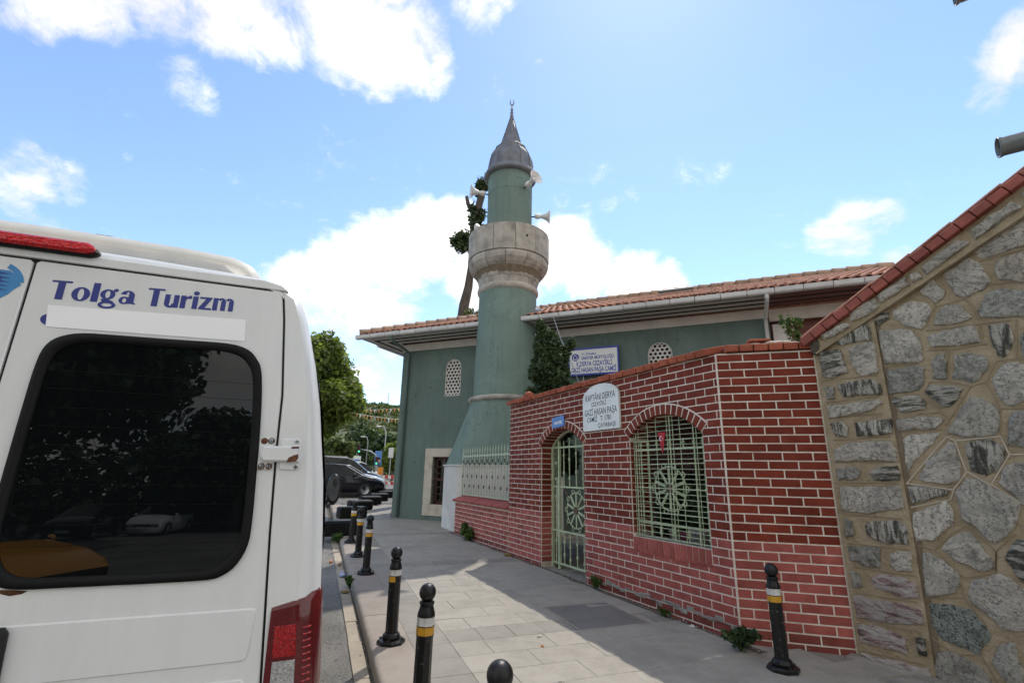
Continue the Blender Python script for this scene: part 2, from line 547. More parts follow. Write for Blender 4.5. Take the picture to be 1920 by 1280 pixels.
leaf_mat('leaf_plane', (0.17, 0.22, 0.055), (0.075, 0.11, 0.026), trans=0.6)
leaf_mat('leaf_dark', (0.040, 0.070, 0.022), (0.018, 0.035, 0.011), trans=0.25)
leaf_mat('leaf_cypress', (0.055, 0.088, 0.034), (0.022, 0.040, 0.017), trans=0.25)
leaf_mat('leaf_weed', (0.075, 0.125, 0.030), (0.035, 0.065, 0.015), trans=0.35)
leaf_mat('leaf_hill', (0.11, 0.145, 0.045), (0.055, 0.08, 0.028), trans=0.3)
leaf_mat('flower_pink', (0.38, 0.04, 0.16), (0.24, 0.02, 0.10), trans=0.3)


def paint_mat(name, c, rough=0.22, dirt=0.12, coat=0.5):
    b = NB(name)
    v = b.vec((1, 1, 1), shift=False)
    vs = b.vec((3, 3, 0.5), shift=False)
    f = b.math('MULTIPLY', b.math('SUBTRACT', b.noise(vs, 3.2, 8, 0.7), 0.42, True), dirt * 5, True)
    col = b.mix(f, c, tuple(x * 0.62 for x in c))
    sp = b.math('GREATER_THAN', b.noise(v, 60, 3, 0.6), 0.76)
    col = b.mix(b.math('MULTIPLY', sp, dirt * 2.5, True), col, (0.22, 0.17, 0.12))
    m_ = b.done(col, b.math('ADD', b.math('MULTIPLY', b.noise(v, 2.5, 5), 0.2), rough))
    b.b.inputs['Coat Weight'].default_value = coat
    b.b.inputs['Coat Roughness'].default_value = 0.08
    MATS[name] = m_


paint_mat('van_white', (0.71, 0.715, 0.70), 0.28, 0.12)
paint_mat('van_cream', (0.62, 0.59, 0.51), 0.5, 0.25)
mk('redaction_white', (0.90, 0.90, 0.90), (0.88, 0.88, 0.88), 3, 0.5)
mk('vinyl_navy', (0.030, 0.042, 0.235), (0.025, 0.036, 0.20), 3, 0.4)
mk('vinyl_sky', (0.05, 0.24, 0.50), (0.04, 0.20, 0.43), 6, 0.4)
paint_mat('car_black', (0.004, 0.004, 0.009), 0.12, 0.03, 0.15)
paint_mat('car_silver', (0.42, 0.44, 0.46), 0.2, 0.05)
paint_mat('car_white', (0.68, 0.68, 0.66), 0.2, 0.05)
paint_mat('car_yellow', (0.62, 0.26, 0.015), 0.2, 0.05)


def glass_dark(name, c=(0.004, 0.005, 0.0055), rough=0.0, spec=0.6):
    b = NB(name)
    v = b.vec((1, 1, 1), shift=False)
    r_ = b.math('ADD', b.math('MULTIPLY', b.noise(v, 6, 6), 0.012), rough)
    MATS[name] = b.done(c, r_, spec=spec)


glass_dark('glass_tint', spec=0.42)
glass_dark('glass_car', (0.006, 0.008, 0.009), 0.03, 0.3)
glass_dark('glass_window', (0.012, 0.010, 0.009), 0.12, 0.4)


def lens_mat(name, c, rough=0.15, sc=90, st=0.5):
    b = NB(name)
    v = b.vec((1, 1, 1), shift=False)
    vo = b.n('ShaderNodeTexVoronoi')
    vo.inputs['Scale'].default_value = sc
    b.l(v, vo.inputs['Vector'])
    col = b.mix(b.math('MULTIPLY', vo.outputs['Distance'], 1.2, True), tuple(min(1, x * 1.25) for x in c), tuple(x * 0.55 for x in c))
    b.bump(vo.outputs['Distance'], st, 0.004)
    MATS[name] = b.done(col, rough)
    b.b.inputs['Coat Weight'].default_value = 0.2
    b.b.inputs['Coat Roughness'].default_value = 0.05


lens_mat('lens_red', (0.12, 0.005, 0.008), 0.12, 260, 0.05)
lens_mat('lens_bright_red', (0.36, 0.008, 0.010), 0.12, 150, 0.4)
lens_mat('lens_brake', (0.62, 0.016, 0.020), 0.10, 120, 0.3)
lens_mat('lens_clear', (0.42, 0.41, 0.40), 0.15, 150, 0.5)
lens_mat('lens_head', (0.55, 0.56, 0.58))
mk('lens_green', (0.05, 0.55, 0.25), None, 6, 0.3)
MATS['lens_green'].node_tree.nodes['Principled BSDF'].inputs['Emission Color'].default_value = (0.1, 0.9, 0.45, 1)
MATS['lens_green'].node_tree.nodes['Principled BSDF'].inputs['Emission Strength'].default_value = 0.8


def slab_mat(name, c, rnd=0.10):
    """worn paving stone: fine chisel streaks, stains, gum spots"""
    b = NB(name)
    v = b.vec((1, 1, 1), shift=True)
    vs = b.vec((1.2, 7, 1), shift=True)
    n = b.math('ADD', b.math('MULTIPLY', b.noise(v, 3.5, 9, 0.65), 0.6), b.math('MULTIPLY', b.noise(vs, 9, 6, 0.7), 0.4))
    col = b.ramp(n, [(0.30, tuple(x * 0.74 for x in c)), (0.5, c), (0.72, tuple(min(1, x * 1.13) for x in c))])
    mr = b.n('ShaderNodeMapRange')
    b.l(b.oi.outputs['Random'], mr.inputs[0])
    mr.inputs[3].default_value = 1 - rnd
    mr.inputs[4].default_value = 1 + rnd
    col = b.value(col, mr.outputs[0])
    vo = b.n('ShaderNodeTexVoronoi')
    vo.inputs['Scale'].default_value = 5.0
    b.l(v, vo.inputs['Vector'])
    spot = b.math('MULTIPLY', b.math('LESS_THAN', vo.outputs['Distance'], 0.055), b.math('GREATER_THAN', b.noise(v, 2.2, 3), 0.52))
    col = b.mix(b.math('MULTIPLY', spot, 0.75), col, (0.055, 0.05, 0.045))
    g = b.math('MULTIPLY', b.math('SUBTRACT', b.noise(b.pos(), 1.1, 9, 0.72), 0.50, True), 2.4, True)
    col = b.mix(g, col, tuple(x * 0.52 for x in c))
    g2 = b.math('MULTIPLY', b.math('SUBTRACT', b.noise(b.pos((1, 1, 1)), 5.5, 8, 0.75), 0.60, True), 3.0, True)
    col = b.mix(g2, col, tuple(x * 0.6 for x in c))
    vo2 = b.n('ShaderNodeTexVoronoi')
    vo2.inputs['Scale'].default_value = 2.3
    b.l(b.pos(), vo2.inputs['Vector'])
    gum = b.math('LESS_THAN', b.math('ADD', vo2.outputs['Distance'], b.math('MULTIPLY', b.noise(b.pos(), 30, 3), 0.05)), 0.062)
    col = b.mix(b.math('MULTIPLY', gum, 0.6), col, (0.06, 0.056, 0.05))
    b.bump(b.noise(vs, 30, 6, 0.7), 0.35, 0.004)
    MATS[name] = b.done(col, 0.82, spec=0.3)


slab_mat('slab_cream', (0.33, 0.302, 0.256), 0.04)
slab_mat('slab_grey', (0.265, 0.243, 0.208), 0.06)
slab_mat('slab_rose', (0.30, 0.255, 0.215), 0.06)
slab_mat('slab_dark', (0.19, 0.178, 0.163), 0.04)
slab_mat('gutter_stone', (0.36, 0.305, 0.235))


def asphalt():
    b = NB('asphalt')
    v = b.vec((1, 1, 1), shift=False)
    n = b.math('ADD', b.math('MULTIPLY', b.noise(v, 140, 3, 0.7), 0.5), b.math('MULTIPLY', b.noise(v, 0.9, 8, 0.6), 0.5))
    col = b.ramp(n, [(0.34, (0.075, 0.071, 0.065)), (0.5, (0.19, 0.18, 0.162)), (0.66, (0.31, 0.292, 0.262))])
    vo = b.n('ShaderNodeTexVoronoi')
    vo.inputs['Scale'].default_value = 65
    b.l(v, vo.inputs['Vector'])
    col = b.mix(b.math('MULTIPLY', b.math('GREATER_THAN', vo.outputs['Distance'], 0.62), 0.6), col, (0.045, 0.042, 0.038))
    b.bump(b.math('ADD', vo.outputs['Distance'], b.noise(v, 160, 3)), 0.7, 0.006)
    MATS['asphalt'] = b.done(col, 0.88, spec=0.3)


asphalt()

# ---------------------------------------------------------------- mesh helpers


class MB:
    def __init__(self):
        self.v = []
        self.f = []

    def add(self, vs, fs):
        o = len(self.v)
        self.v.extend([tuple(p) for p in vs])
        self.f.extend([tuple(i + o for i in q) for q in fs])
        return self

    def box(self, x0, x1, y0, y1, z0, z1, M=None):
        vs = [Vector(p) for p in ((x0, y0, z0), (x1, y0, z0), (x1, y1, z0), (x0, y1, z0), (x0, y0, z1), (x1, y0, z1), (x1, y1, z1), (x0, y1, z1))]
        if M:
            vs = [M @ p for p in vs]
        return self.add(vs, [(3, 2, 1, 0), (4, 5, 6, 7), (0, 1, 5, 4), (1, 2, 6, 5), (2, 3, 7, 6), (3, 0, 4, 7)])

    def cbox(self, x0, x1, y0, y1, z0, z1, c=0.004, M=None):
        """box whose edges are chamfered all round"""
        X, Y, Z = (x0, x1), (y0, y1), (z0, z1)
        vs = []
        idx = {}
        for i in (0, 1):
            for j in (0, 1):
                for k in (0, 1):
                    sx, sy, sz = (1 - 2 * i) * c, (1 - 2 * j) * c, (1 - 2 * k) * c
                    for a, p in enumerate(((X[i], Y[j] + sy, Z[k] + sz), (X[i] + sx, Y[j], Z[k] + sz), (X[i] + sx, Y[j] + sy, Z[k]))):
                        idx[(i, j, k, a)] = len(vs)
                        vs.append(Vector(p))
        if M:
            vs = [M @ p for p in vs]
        fs = []
        g = lambda i, j, k, a: idx[(i, j, k, a)]
        for s in (0, 1):
            q = [g(s, 0, 0, 0), g(s, 0, 1, 0), g(s, 1, 1, 0), g(s, 1, 0, 0)]
            fs.append(q if s == 0 else q[::-1])
            q = [g(0, s, 0, 1), g(1, s, 0, 1), g(1, s, 1, 1), g(0, s, 1, 1)]
            fs.append(q if s == 0 else q[::-1])
            q = [g(0, 0, s, 2), g(0, 1, s, 2), g(1, 1, s, 2), g(1, 0, s, 2)]
            fs.append(q if s == 0 else q[::-1])
            for t in (0, 1):
                fs.append([g(s, t, 0, 0), g(s, t, 1, 0), g(s, t, 1, 1), g(s, t, 0, 1)])
                fs.append([g(s, 0, t, 0), g(s, 1, t, 0), g(s, 1, t, 2), g(s, 0, t, 2)])
                fs.append([g(0, s, t, 1), g(1, s, t, 1), g(1, s, t, 2), g(0, s, t, 2)])
        for i in (0, 1):
            for j in (0, 1):
                for k in (0, 1):
                    fs.append([g(i, j, k, 0), g(i, j, k, 1), g(i, j, k, 2)])
        return self.add(vs, fs)

    def prism(self, poly, y0, y1, M=None, cap0=True, cap1=True):
        """polygon in x,z extruded from y0 (front) to y1"""
        n = len(poly)
        vs = [Vector((p[0], y0, p[1])) for p in poly] + [Vector((p[0], y1, p[1])) for p in poly]
        if M:
            vs = [M @ p for p in vs]
        fs = [(i, (i + 1) % n, n + (i + 1) % n, n + i) for i in range(n)]
        if cap0:
            fs.append(tuple(range(n))[::-1])
        if cap1:
            fs.append(tuple(range(n, 2 * n)))
        return self.add(vs, fs)

    def slab(self, poly, z0, z1, c=0.004):
        """polygon in x,y with a chamfered top edge"""
        n = len(poly)
        cxm = sum(p[0] for p in poly) / n
        cym = sum(p[1] for p in poly) / n
        ins = []
        for p in poly:
            dx, dy = cxm - p[0], cym - p[1]
            l_ = math.hypot(dx, dy) + 1e-6
            ins.append((p[0] + dx / l_ * c * 1.4, p[1] + dy / l_ * c * 1.4))
        vs = [(p[0], p[1], z0) for p in poly] + [(p[0], p[1], z1 - c) for p in poly] + [(p[0], p[1], z1) for p in ins]
        fs = []
        for k in (0, 1):
            for i in range(n):
                j = (i + 1) % n
                fs.append((k * n + i, k * n + j, (k + 1) * n + j, (k + 1) * n + i))
        fs.append(tuple(range(2 * n, 3 * n)))
        return self.add(vs, fs)

    def lathe(self, prof, seg=16, M=None, cap=True, a0=0.0, cx=0.0, cy=0.0, flat_top=True):
        vs = []
        for r_, z in prof:
            for i in range(seg):
                a = a0 + 2 * PI * i / seg
                vs.append(Vector((cx + r_ * math.cos(a), cy + r_ * math.sin(a), z)))
        if M:
            vs = [M @ p for p in vs]
        fs = []
        for k in range(len(prof) - 1):
            for i in range(seg):
                j = (i + 1) % seg
                fs.append((k * seg + i, k * seg + j, (k + 1) * seg + j, (k + 1) * seg + i))
        if cap:
            fs.append(tuple(range(seg))[::-1])
            b_ = (len(prof) - 1) * seg
            fs.append(tuple(range(b_, b_ + seg)))
        return self.add(vs, fs)

    def tube(self, pts, rad, seg=6, close=False, cap=True):
        pts = [Vector(p) for p in pts]
        n = len(pts)
        rads = rad if isinstance(rad, (list, tuple)) else [rad] * n
        vs = []
        prev = None
        for i, p in enumerate(pts):
            if close:
                t = pts[(i + 1) % n] - pts[i - 1]
            else:
                t = pts[min(i + 1, n - 1)] - pts[max(i - 1, 0)]
            if t.length < 1e-9:
                t = Vector((0, 0, 1))
            t.normalize()
            if prev is None:
                ref = Vector((0, 0, 1)) if abs(t.z) < 0.9 else Vector((1, 0, 0))
                a = t.cross(ref).normalized()
            else:
                a = (prev - t * prev.dot(t))
                a = a.normalized() if a.length > 1e-6 else t.orthogonal().normalized()
            prev = a
            b_ = t.cross(a)
            for k in range(seg):
                an = 2 * PI * k / seg
                vs.append(p + (a * math.cos(an) + b_ * math.sin(an)) * rads[i])
        fs = []
        for i in range(n if close else n - 1):
            i2 = (i + 1) % n
            for k in range(seg):
                k2 = (k + 1) % seg
                fs.append((i * seg + k, i * seg + k2, i2 * seg + k2, i2 * seg + k))
        if cap and not close:
            fs.append(tuple(range(seg))[::-1])
            fs.append(tuple(range((n - 1) * seg, n * seg)))
        return self.add(vs, fs)

    def ball(self, c, r_, seg=12, rings=8, sc=(1, 1, 1)):
        vs, fs = [], []
        for i in range(1, rings):
            th = PI * i / rings
            for k in range(seg):
                a = 2 * PI * k / seg
                vs.append((c[0] + r_ * sc[0] * math.sin(th) * math.cos(a), c[1] + r_ * sc[1] * math.sin(th) * math.sin(a), c[2] + r_ * sc[2] * math.cos(th)))
        vs.append((c[0], c[1], c[2] + r_ * sc[2]))
        vs.append((c[0], c[1], c[2] - r_ * sc[2]))
        for i in range(rings - 2):
            for k in range(seg):
                k2 = (k + 1) % seg
                fs.append((i * seg + k, (i + 1) * seg + k, (i + 1) * seg + k2, i * seg + k2))
        T = len(vs) - 2
        for k in range(seg):
            k2 = (k + 1) % seg
            fs.append((T, k, k2))
            fs.append((T + 1, (rings - 2) * seg + k2, (rings - 2) * seg + k))
        return self.add(vs, fs)

    def mesh(self, name, mat=None, smooth=False):
        me = bpy.data.meshes.new(name)
        me.from_pydata([tuple(p) for p in self.v], [], self.f)
        if mat:
            me.materials.append(MATS[mat])
        if smooth:
            me.polygons.foreach_set('use_smooth', [True] * len(me.polygons))
            if smooth == 'auto':
                bm = bmesh.new()
                bm.from_mesh(me)
                for e in bm.edges:
                    if len(e.link_faces) == 2 and e.calc_face_angle(0) > R(38):
                        e.smooth = False
                bm.to_mesh(me)
                bm.free()
        me.update()
        return me

    def build(self, name, mat, parent=None, smooth=False, kind=None):
        bmn = self.mesh(name, mat, smooth)
        return put(name, bmn, parent, kind=kind)


def put(name, me, parent=None, M=None, kind=None):
    o = bpy.data.objects.new(name, me)
    COL.objects.link(o)
    if parent:
        o.parent = parent
    if M is not None:
        o.matrix_local = M
    if kind:
        o['kind'] = kind
    return o


def tag(o, label, cat, group=None):
    o['label'] = label
    o['category'] = cat
    if group:
        o['group'] = group
    return o


def thing(name, label, cat, loc=(0, 0, 0), rz=0.0, group=None):
    o = bpy.data.objects.new(name, None)
    o.empty_display_size = 0.2
    o.location = loc
    o.rotation_euler = (0, 0, rz)
    COL.objects.link(o)
    return tag(o, label, cat, group)


def copy_tree(o, parent=None):
    c = o.copy()
    COL.objects.link(c)
    c.parent = parent
    for ch in list(o.children):
        copy_tree(ch, c)
    return c


def text_mesh(mb, body, size, M, thick=0.0, depth=0.002, width=1.0, align='CENTER', fit=None):
    """flat lettering from the built-in font, laid in x,z, placed by M"""
    cu = bpy.data.curves.new('t', 'FONT')
    cu.body = body
    cu.size = size
    cu.align_x = align
    cu.offset = thick
    cu.resolution_u = 2
    ob = bpy.data.objects.new('t', cu)
    COL.objects.link(ob)
    dg = bpy.context.evaluated_depsgraph_get()
    me = bpy.data.meshes.new_from_object(ob.evaluated_get(dg))
    if fit:
        xs_ = [v.co.x for v in me.vertices]
        width = fit / (max(xs_) - min(xs_))
    vs = [M @ Vector((v.co.x * width, -depth, v.co.y)) for v in me.vertices]
    mb.add(vs, [tuple(p.vertices) for p in me.polygons])
    bpy.data.objects.remove(ob)
    bpy.data.meshes.remove(me)
    bpy.data.curves.remove(cu)


def T(x=0, y=0, z=0):
    return Matrix.Translation((x, y, z))


def RX(a):
    return Matrix.Rotation(a, 4, 'X')


def RY(a):
    return Matrix.Rotation(a, 4, 'Y')


def RZ(a):
    return Matrix.Rotation(a, 4, 'Z')


def leaves(name, mat, centers, radii, n, size, parent=None, kind=None, droop=0.0, seed=1, shell=0.35, aspect=1.6):
    """many small leaf quads through a set of ellipsoid clumps"""
    g = np.random.default_rng(seed)
    C_ = np.asarray(centers, float)
    Rr = np.asarray(radii, float)
    if Rr.ndim == 1:
        Rr = np.repeat(Rr[:, None], 3, axis=1)
    vol = np.prod(Rr, axis=1) ** 0.72
    pick = g.choice(len(C_), n, p=vol / vol.sum())
    d = g.normal(size=(n, 3))
    d /= np.linalg.norm(d, axis=1)[:, None]
    rr = shell + (1 - shell) * g.random(n) ** 0.5
    P = C_[pick] + d * rr[:, None] * Rr[pick] * (0.75 + 0.35 * g.random((n, 1)))
    nrm = d * 0.6 + g.normal(size=(n, 3)) * 0.7 + np.array([0, 0, 0.5])
    nrm /= np.linalg.norm(nrm, axis=1)[:, None]
    t1 = np.cross(nrm, g.normal(size=(n, 3)))
    t1 /= np.linalg.norm(t1, axis=1)[:, None]
    t1[:, 2] -= droop
    t2 = np.cross(nrm, t1)
    s = size * (0.6 + 0.8 * g.random((n, 1)))
    a, b_ = t1 * s * aspect * 0.5, t2 * s * 0.5
    V = np.stack([P - a, P + b_, P + a, P - b_], axis=1).reshape(-1, 3)
    me = bpy.data.meshes.new(name)
    me.vertices.add(4 * n)
    me.vertices.foreach_set('co', V.astype(np.float32).ravel())
    me.loops.add(4 * n)
    me.loops.foreach_set('vertex_index', np.arange(4 * n, dtype=np.int32))
    me.polygons.add(n)
    me.polygons.foreach_set('loop_start', np.arange(0, 4 * n, 4, dtype=np.int32))
    me.update(calc_edges=True)
    me.materials.append(MATS[mat])
    return put(name, me, parent, kind=kind)


CAMV = Vector((0, 0, CAM_Z))


def frame_empty(name, label, cat, o, ang, group=None):
    return thing(name, label, cat, (o[0], o[1], 0), ang, group)

# ================================================================ ground, road, pavement


def struct(o):
    o['kind'] = 'structure'
    return o


def strip_sheet(name, mat, x0, x1, ys, dz, nx=2):
    mb = MB()
    xs = [x0 + (x1 - x0) * i / (nx - 1) for i in range(nx)]
    for y in ys:
        for x in xs:
            mb.v.append((x, y, gz(max(y, -40)) + dz))
    for j in range(len(ys) - 1):
        for i in range(nx - 1):
            a = j * nx + i
            mb.f.append((a, a + 1, a + nx + 1, a + nx))
    return struct(mb.build(name, mat))


strip_sheet('ground', 'dirt', -900, 900, [-300, -40, 0, 26, 90, 300, 2500], -0.16)
strip_sheet('road', 'asphalt', -14, 0.475, [-60, -40, 0, 26, 40, 90, 160], -0.125, 3)
pave = strip_sheet('pavement', 'concrete', 0.66, 16, [-8, 0, 10, 20, 26, 60], -0.012, 2)
strip_sheet('parking_lot', 'asphalt', 0.475, 30, [21.0, 26, 40, 90, 160], 0.012, 2)
CX, CY = 4.01, 4.18                       # corner of the brick wall


def wall_x(y):                            # street face of the long brick wall
    return CX - math.tan(R(5.6)) * (y - CY)


def clip(poly, a, b, c):
    """keep the part of a polygon with a*x+b*y<=c"""
    out_ = []
    for i, p in enumerate(poly):
        q = poly[(i + 1) % len(poly)]
        dp, dq = a * p[0] + b * p[1] - c, a * q[0] + b * q[1] - c
        if dp <= 0:
            out_.append(p)
        if (dp < 0) != (dq < 0) and abs(dp - dq) > 1e-9:
            t = dp / (dp - dq)
            out_.append((p[0] + (q[0] - p[0]) * t, p[1] + (q[1] - p[1]) * t))
    return out_


MANHOLE = (2.66, 3.49, 4.93, 5.80)


def lay(x0, x1, y0, y1, mat, name='paving_slab', gap=0.0015):
    poly = [(x0 + gap, y0 + gap), (x1 - gap, y0 + gap), (x1 - gap, y1 - gap), (x0 + gap, y1 - gap)]
    ym = (y0 + y1) / 2
    if y1 > 4.1 and y0 < 12.3:             # ragged dirt joint along the brick wall
        t = math.tan(R(5.6))
        poly = clip(poly, 1, t, CX + t * CY - 0.07 - 0.05 * random.random())
    elif y0 >= 12.3:
        poly = clip(poly, math.sin(R(44.3)), math.cos(R(44.3)), math.sin(R(44.3)) * 2.2 + math.cos(R(44.3)) * 15.9)
    if len(poly) < 3:
        return
    ar = 0.5 * abs(sum(poly[i][0] * poly[(i + 1) % len(poly)][1] - poly[(i + 1) % len(poly)][0] * poly[i][1] for i in range(len(poly))))
    if ar < 0.006:
        return
    cx_, cy_ = sum(p[0] for p in poly) / len(poly), sum(p[1] for p in poly) / len(poly)
    if MANHOLE[0] < cx_ < MANHOLE[1] and MANHOLE[2] < cy_ < MANHOLE[3]:
        return
    mb = MB().slab([(p[0] - cx_, p[1] - cy_) for p in poly], -0.05, 0.0, 0.002)
    M_ = T(cx_, cy_, gz(cy_) + random.uniform(-0.0015, 0.001)) @ RX(math.atan(K)) @ RX(random.uniform(-.002, .002)) @ RY(random.uniform(-.002, .002))
    put(name, mb.mesh(name, mat), pave, M_)


ROW = 0.355
y = 4.955 - ROW * 10
row = -10
while y < 15.2:
    band = row % 10 == 0
    y1 = y + ROW
    far = y > 9.4
    lay(0.975, 1.32, y, y1, 'slab_grey')
    xr = min(wall_x(max(y, 3.2)) + 0.1, 5.2) if y < 12.3 else 5.0
    x = 1.32
    if band:
        w_ = 0.33
        while x < xr:
            lay(x, x + w_, y, y1, 'slab_grey')
            x += w_
    else:
        w_ = 0.62 if not far else 1.24
        x -= 0.31 * (row % 2)
        first = True
        while x < xr:
            lay(max(x, 1.32), x + w_, y, y1, 'slab_cream')
            x += w_
    y = y1
    row += 1
y = 4.955 - ROW * 10                      # kerb stones: rounded nose, rosy
lens = [0.9, 1.05, 0.82, 1.0, 0.95, 1.1]
i = 0
y = 1.25
while y < 26:
    l_ = lens[i % 6] if i else 4.21 - 3.30
    if i == 0:
        l_ = 0.95
    mb = MB()
    pr = [(0.615, -0.20), (0.975, -0.20), (0.975, 0.0), (0.66, 0.0), (0.635, -0.006), (0.62, -0.022), (0.612, -0.05)]
    n_ = len(pr)
    a_, b_ = 0.003, l_ - 0.003
    vs = [(p[0], a_, p[1]) for p in pr] + [(p[0], b_, p[1]) for p in pr]
    mb.add(vs, [(q, n_ + q, n_ + (q + 1) % n_, (q + 1) % n_) for q in range(n_)] + [tuple(range(n_)), tuple(range(n_, 2 * n_))[::-1]])
    put('kerb_stone', mb.mesh('kerb_stone', 'slab_rose', 'auto'), pave, T(random.uniform(-.004, .004), y, gz(y) + random.uniform(-.003, .002)) @ RX(math.atan(K)))
    y += l_
    i += 1
y, i = 0.6, 0
while y < 14:                             # flat channel stones beside the road
    l_ = (0.72, 0.55, 0.9, 0.66)[i % 4]
    mb = MB().slab([(0.462, 0.003), (0.585, 0.003), (0.585, l_ - 0.003), (0.462, l_ - 0.003)], -0.08, 0.0, 0.004)
    put('channel_stone', mb.mesh('channel_stone', 'gutter_stone'), pave, T(random.uniform(-.006, .006), y, gz(y) - 0.108 + random.uniform(-.006, .004)) @ RX(math.atan(K)))
    y += l_
    i += 1
# manhole cover: dark slab in a steel frame
mh = thing('manhole_cover', 'dark grey slab cover set in a steel frame in the pavement by the wall', 'manhole cover', (3.075, 5.365, gz(5.365)))
Mt = RX(math.atan(K))
cover = MB().slab([(-0.40, -0.42), (0.40, -0.42), (0.40, 0.42), (-0.40, 0.42)], -0.05, 0.001, 0.004)
put('cover_slab', cover.mesh('cover_slab', 'slab_dark'), mh, Mt)
fr_ = MB()
for a in ((-0.428, -0.404, -0.448, 0.448), (0.404, 0.428, -0.448, 0.448), (-0.404, 0.404, -0.448, -0.424), (-0.404, 0.404, 0.424, 0.448)):
    fr_.box(a[0], a[1], a[2], a[3], -0.04, 0.003)
put('frame', fr_.mesh('frame', 'slab_rose'), mh, Mt)

# ================================================================ brick walls
CH, Z0 = 0.088, 0.193
MO_ = 0.0130                              # mortar joint
BRICKS = {}


def brick_mesh(l_, h_, mat, d=0.03, p=0.004, c=0.003):
    k = (round(l_ * 200), round(h_ * 500), mat, round(p * 1000))
    if k not in BRICKS:
        a, b_ = l_ / 2, h_ / 2
        vs = [(-a, d, -b_), (a, d, -b_), (a, d, b_), (-a, d, b_), (-a, -p + c, -b_), (a, -p + c, -b_), (a, -p + c, b_), (-a, -p + c, b_),
              (-a + c, -p, -b_ + c), (a - c, -p, -b_ + c), (a - c, -p, b_ - c), (-a + c, -p, b_ - c)]
        fs = [(8, 9, 10, 11)]
        for i_ in range(4):
            j_ = (i_ + 1) % 4
            fs.append((i_, j_, 4 + j_, 4 + i_))
            fs.append((4 + i_, 4 + j_, 8 + j_, 8 + i_))
        mb = MB().add(vs, fs)
        BRICKS[k] = mb.mesh('brick', mat)
    return BRICKS[k]


def place_bricks(root, items, limit=300):
    """items: (mesh, local matrix). The ones that show largest become parts, the rest are joined."""
    W_ = root.matrix_basis.copy()
    sc = []
    for me, M_ in items:
        p = W_ @ M_.translation
        d2 = (p - CAMV).length_squared
        bb = [v.co for v in me.vertices]
        ar = (max(v.x for v in bb) - min(v.x for v in bb)) * (max(v.z for v in bb) - min(v.z for v in bb))
        sc.append(ar / d2)
    order = sorted(range(len(items)), key=lambda q: -sc[q])
    rest = {}
    for n_, q in enumerate(order):
        me, M_ = items[q]
        if n_ < limit:
            put('brick', me, root, M_)
        else:
            rest.setdefault(me.materials[0].name, []).append((me, M_))
    for mn, lst in rest.items():
        mb = MB()
        for me, M_ in lst:
            mb.add([M_ @ v.co for v in me.vertices], [tuple(p.vertices) for p in me.polygons])
        mb.build('bricks', mn, root, kind='stuff')


def course_items(x0, x1, z_from, z_to, holes, phase=0.0, bl=0.278, mats=None, jit=0.0006):
    """running bond between x0 and x1; holes(zlo, zhi) -> list of (xa, xb) to leave open"""
    items = []
    k = math.floor((z_from - Z0) / CH)
    while True:
        zl = Z0 + k * CH
        zh = zl + CH
        if zl > z_to - 0.02:
            break
        a_, b_ = max(zl, z_from), min(zh, z_to)
        iv = [(x0, x1)]
        for xa, xb in holes(a_, b_):
            nv = []
            for p, q in iv:
                if xb <= p or xa >= q:
                    nv.append((p, q))
                else:
                    if xa > p:
                        nv.append((p, xa))
                    if xb < q:
                        nv.append((xb, q))
            iv = nv
        off = phase + (0.5 * bl if k % 2 else 0.0)
        for p, q in iv:
            x = math.floor((p - off) / bl) * bl + off
            while x < q:
                xa, xb = max(x, p) + MO_ / 2, min(x + bl, q) - MO_ / 2
                if xb - xa > 0.018 and b_ - a_ - MO_ > 0.012:
                    mat = mats(0.5 * (a_ + b_))
                    me = brick_mesh(xb - xa, b_ - a_ - MO_, mat)
                    items.append((me, T((xa + xb) / 2, random.uniform(-.0012, .0012), (a_ + b_) / 2 + random.uniform(-jit, jit)) @ RY(random.uniform(-.003, .003))))
                x += bl
        k += 1
    return items


def bmat(z):
    if z > 0.985:
        return 'brick_dark'
    if z < 0.193:
        return 'brick_stained'
    return 'brick_pink'


class Arch:
    def __init__(s, xa, xb, zb, spring, rise, th=0.115):
        s.xa, s.xb, s.zb, s.sp, s.th = xa, xb, zb, spring, th
        s.h = (xb - xa) / 2
        s.xc = (xa + xb) / 2
        s.R = (s.h ** 2 + rise ** 2) / (2 * rise)
        s.cz = spring + rise - s.R
        s.ha = math.asin(s.h / s.R)
        s.top = spring + rise

    def hw(s, z):
        """half width of opening plus ring at height z (0 above the ring)"""
        if z <= s.sp:
            return s.h
        ro = s.R + s.th * 0.55
        d = ro * ro - (z - s.cz) ** 2
        return math.sqrt(d) if d > 0 else 0.0

    def curve(s, n, r=None):
        r = r or s.R
        return [(s.xc + r * math.sin(-s.ha + 2 * s.ha * i / n), s.cz + r * math.cos(-s.ha + 2 * s.ha * i / n)) for i in range(n + 1)]


GATE = Arch(-3.88, -2.60, -0.2, 2.06, 0.275)
WIN = Arch(-1.52, -0.27, 0.862, 2.09, 0.255)


def wall_core(mb, x0, x1, z0, z1, y0, y1, arches):
    xs = x0
    for a in sorted(arches, key=lambda q: q.xa):
        mb.box(xs, a.xa, y0, y1, z0, z1)
        if a.zb > z0:
            mb.box(a.xa, a.xb, y0, y1, z0, a.zb)
        cv = a.curve(14)
        for (xa, za), (xb, zb) in zip(cv[:-1], cv[1:]):
            mb.prism([(xa, za), (xb, zb), (xb, z1), (xa, z1)], y0, y1)
        xs = a.xb
    mb.box(xs, x1, y0, y1, z0, z1)


A_LW, A_EN = R(-84.4), R(-37.0)
wallroot = thing('brick_wall', 'long dark red brick wall with arched gateway and arched grille window, faded pink base', 'brick wall', (CX, CY, 0), A_LW)
mb = MB()
wall_core(mb, -5.13, 0.0, -0.1, 2.92, 0.0, 0.30, [GATE, WIN])
mb.build('mortar_core', 'mortar_white', wallroot)


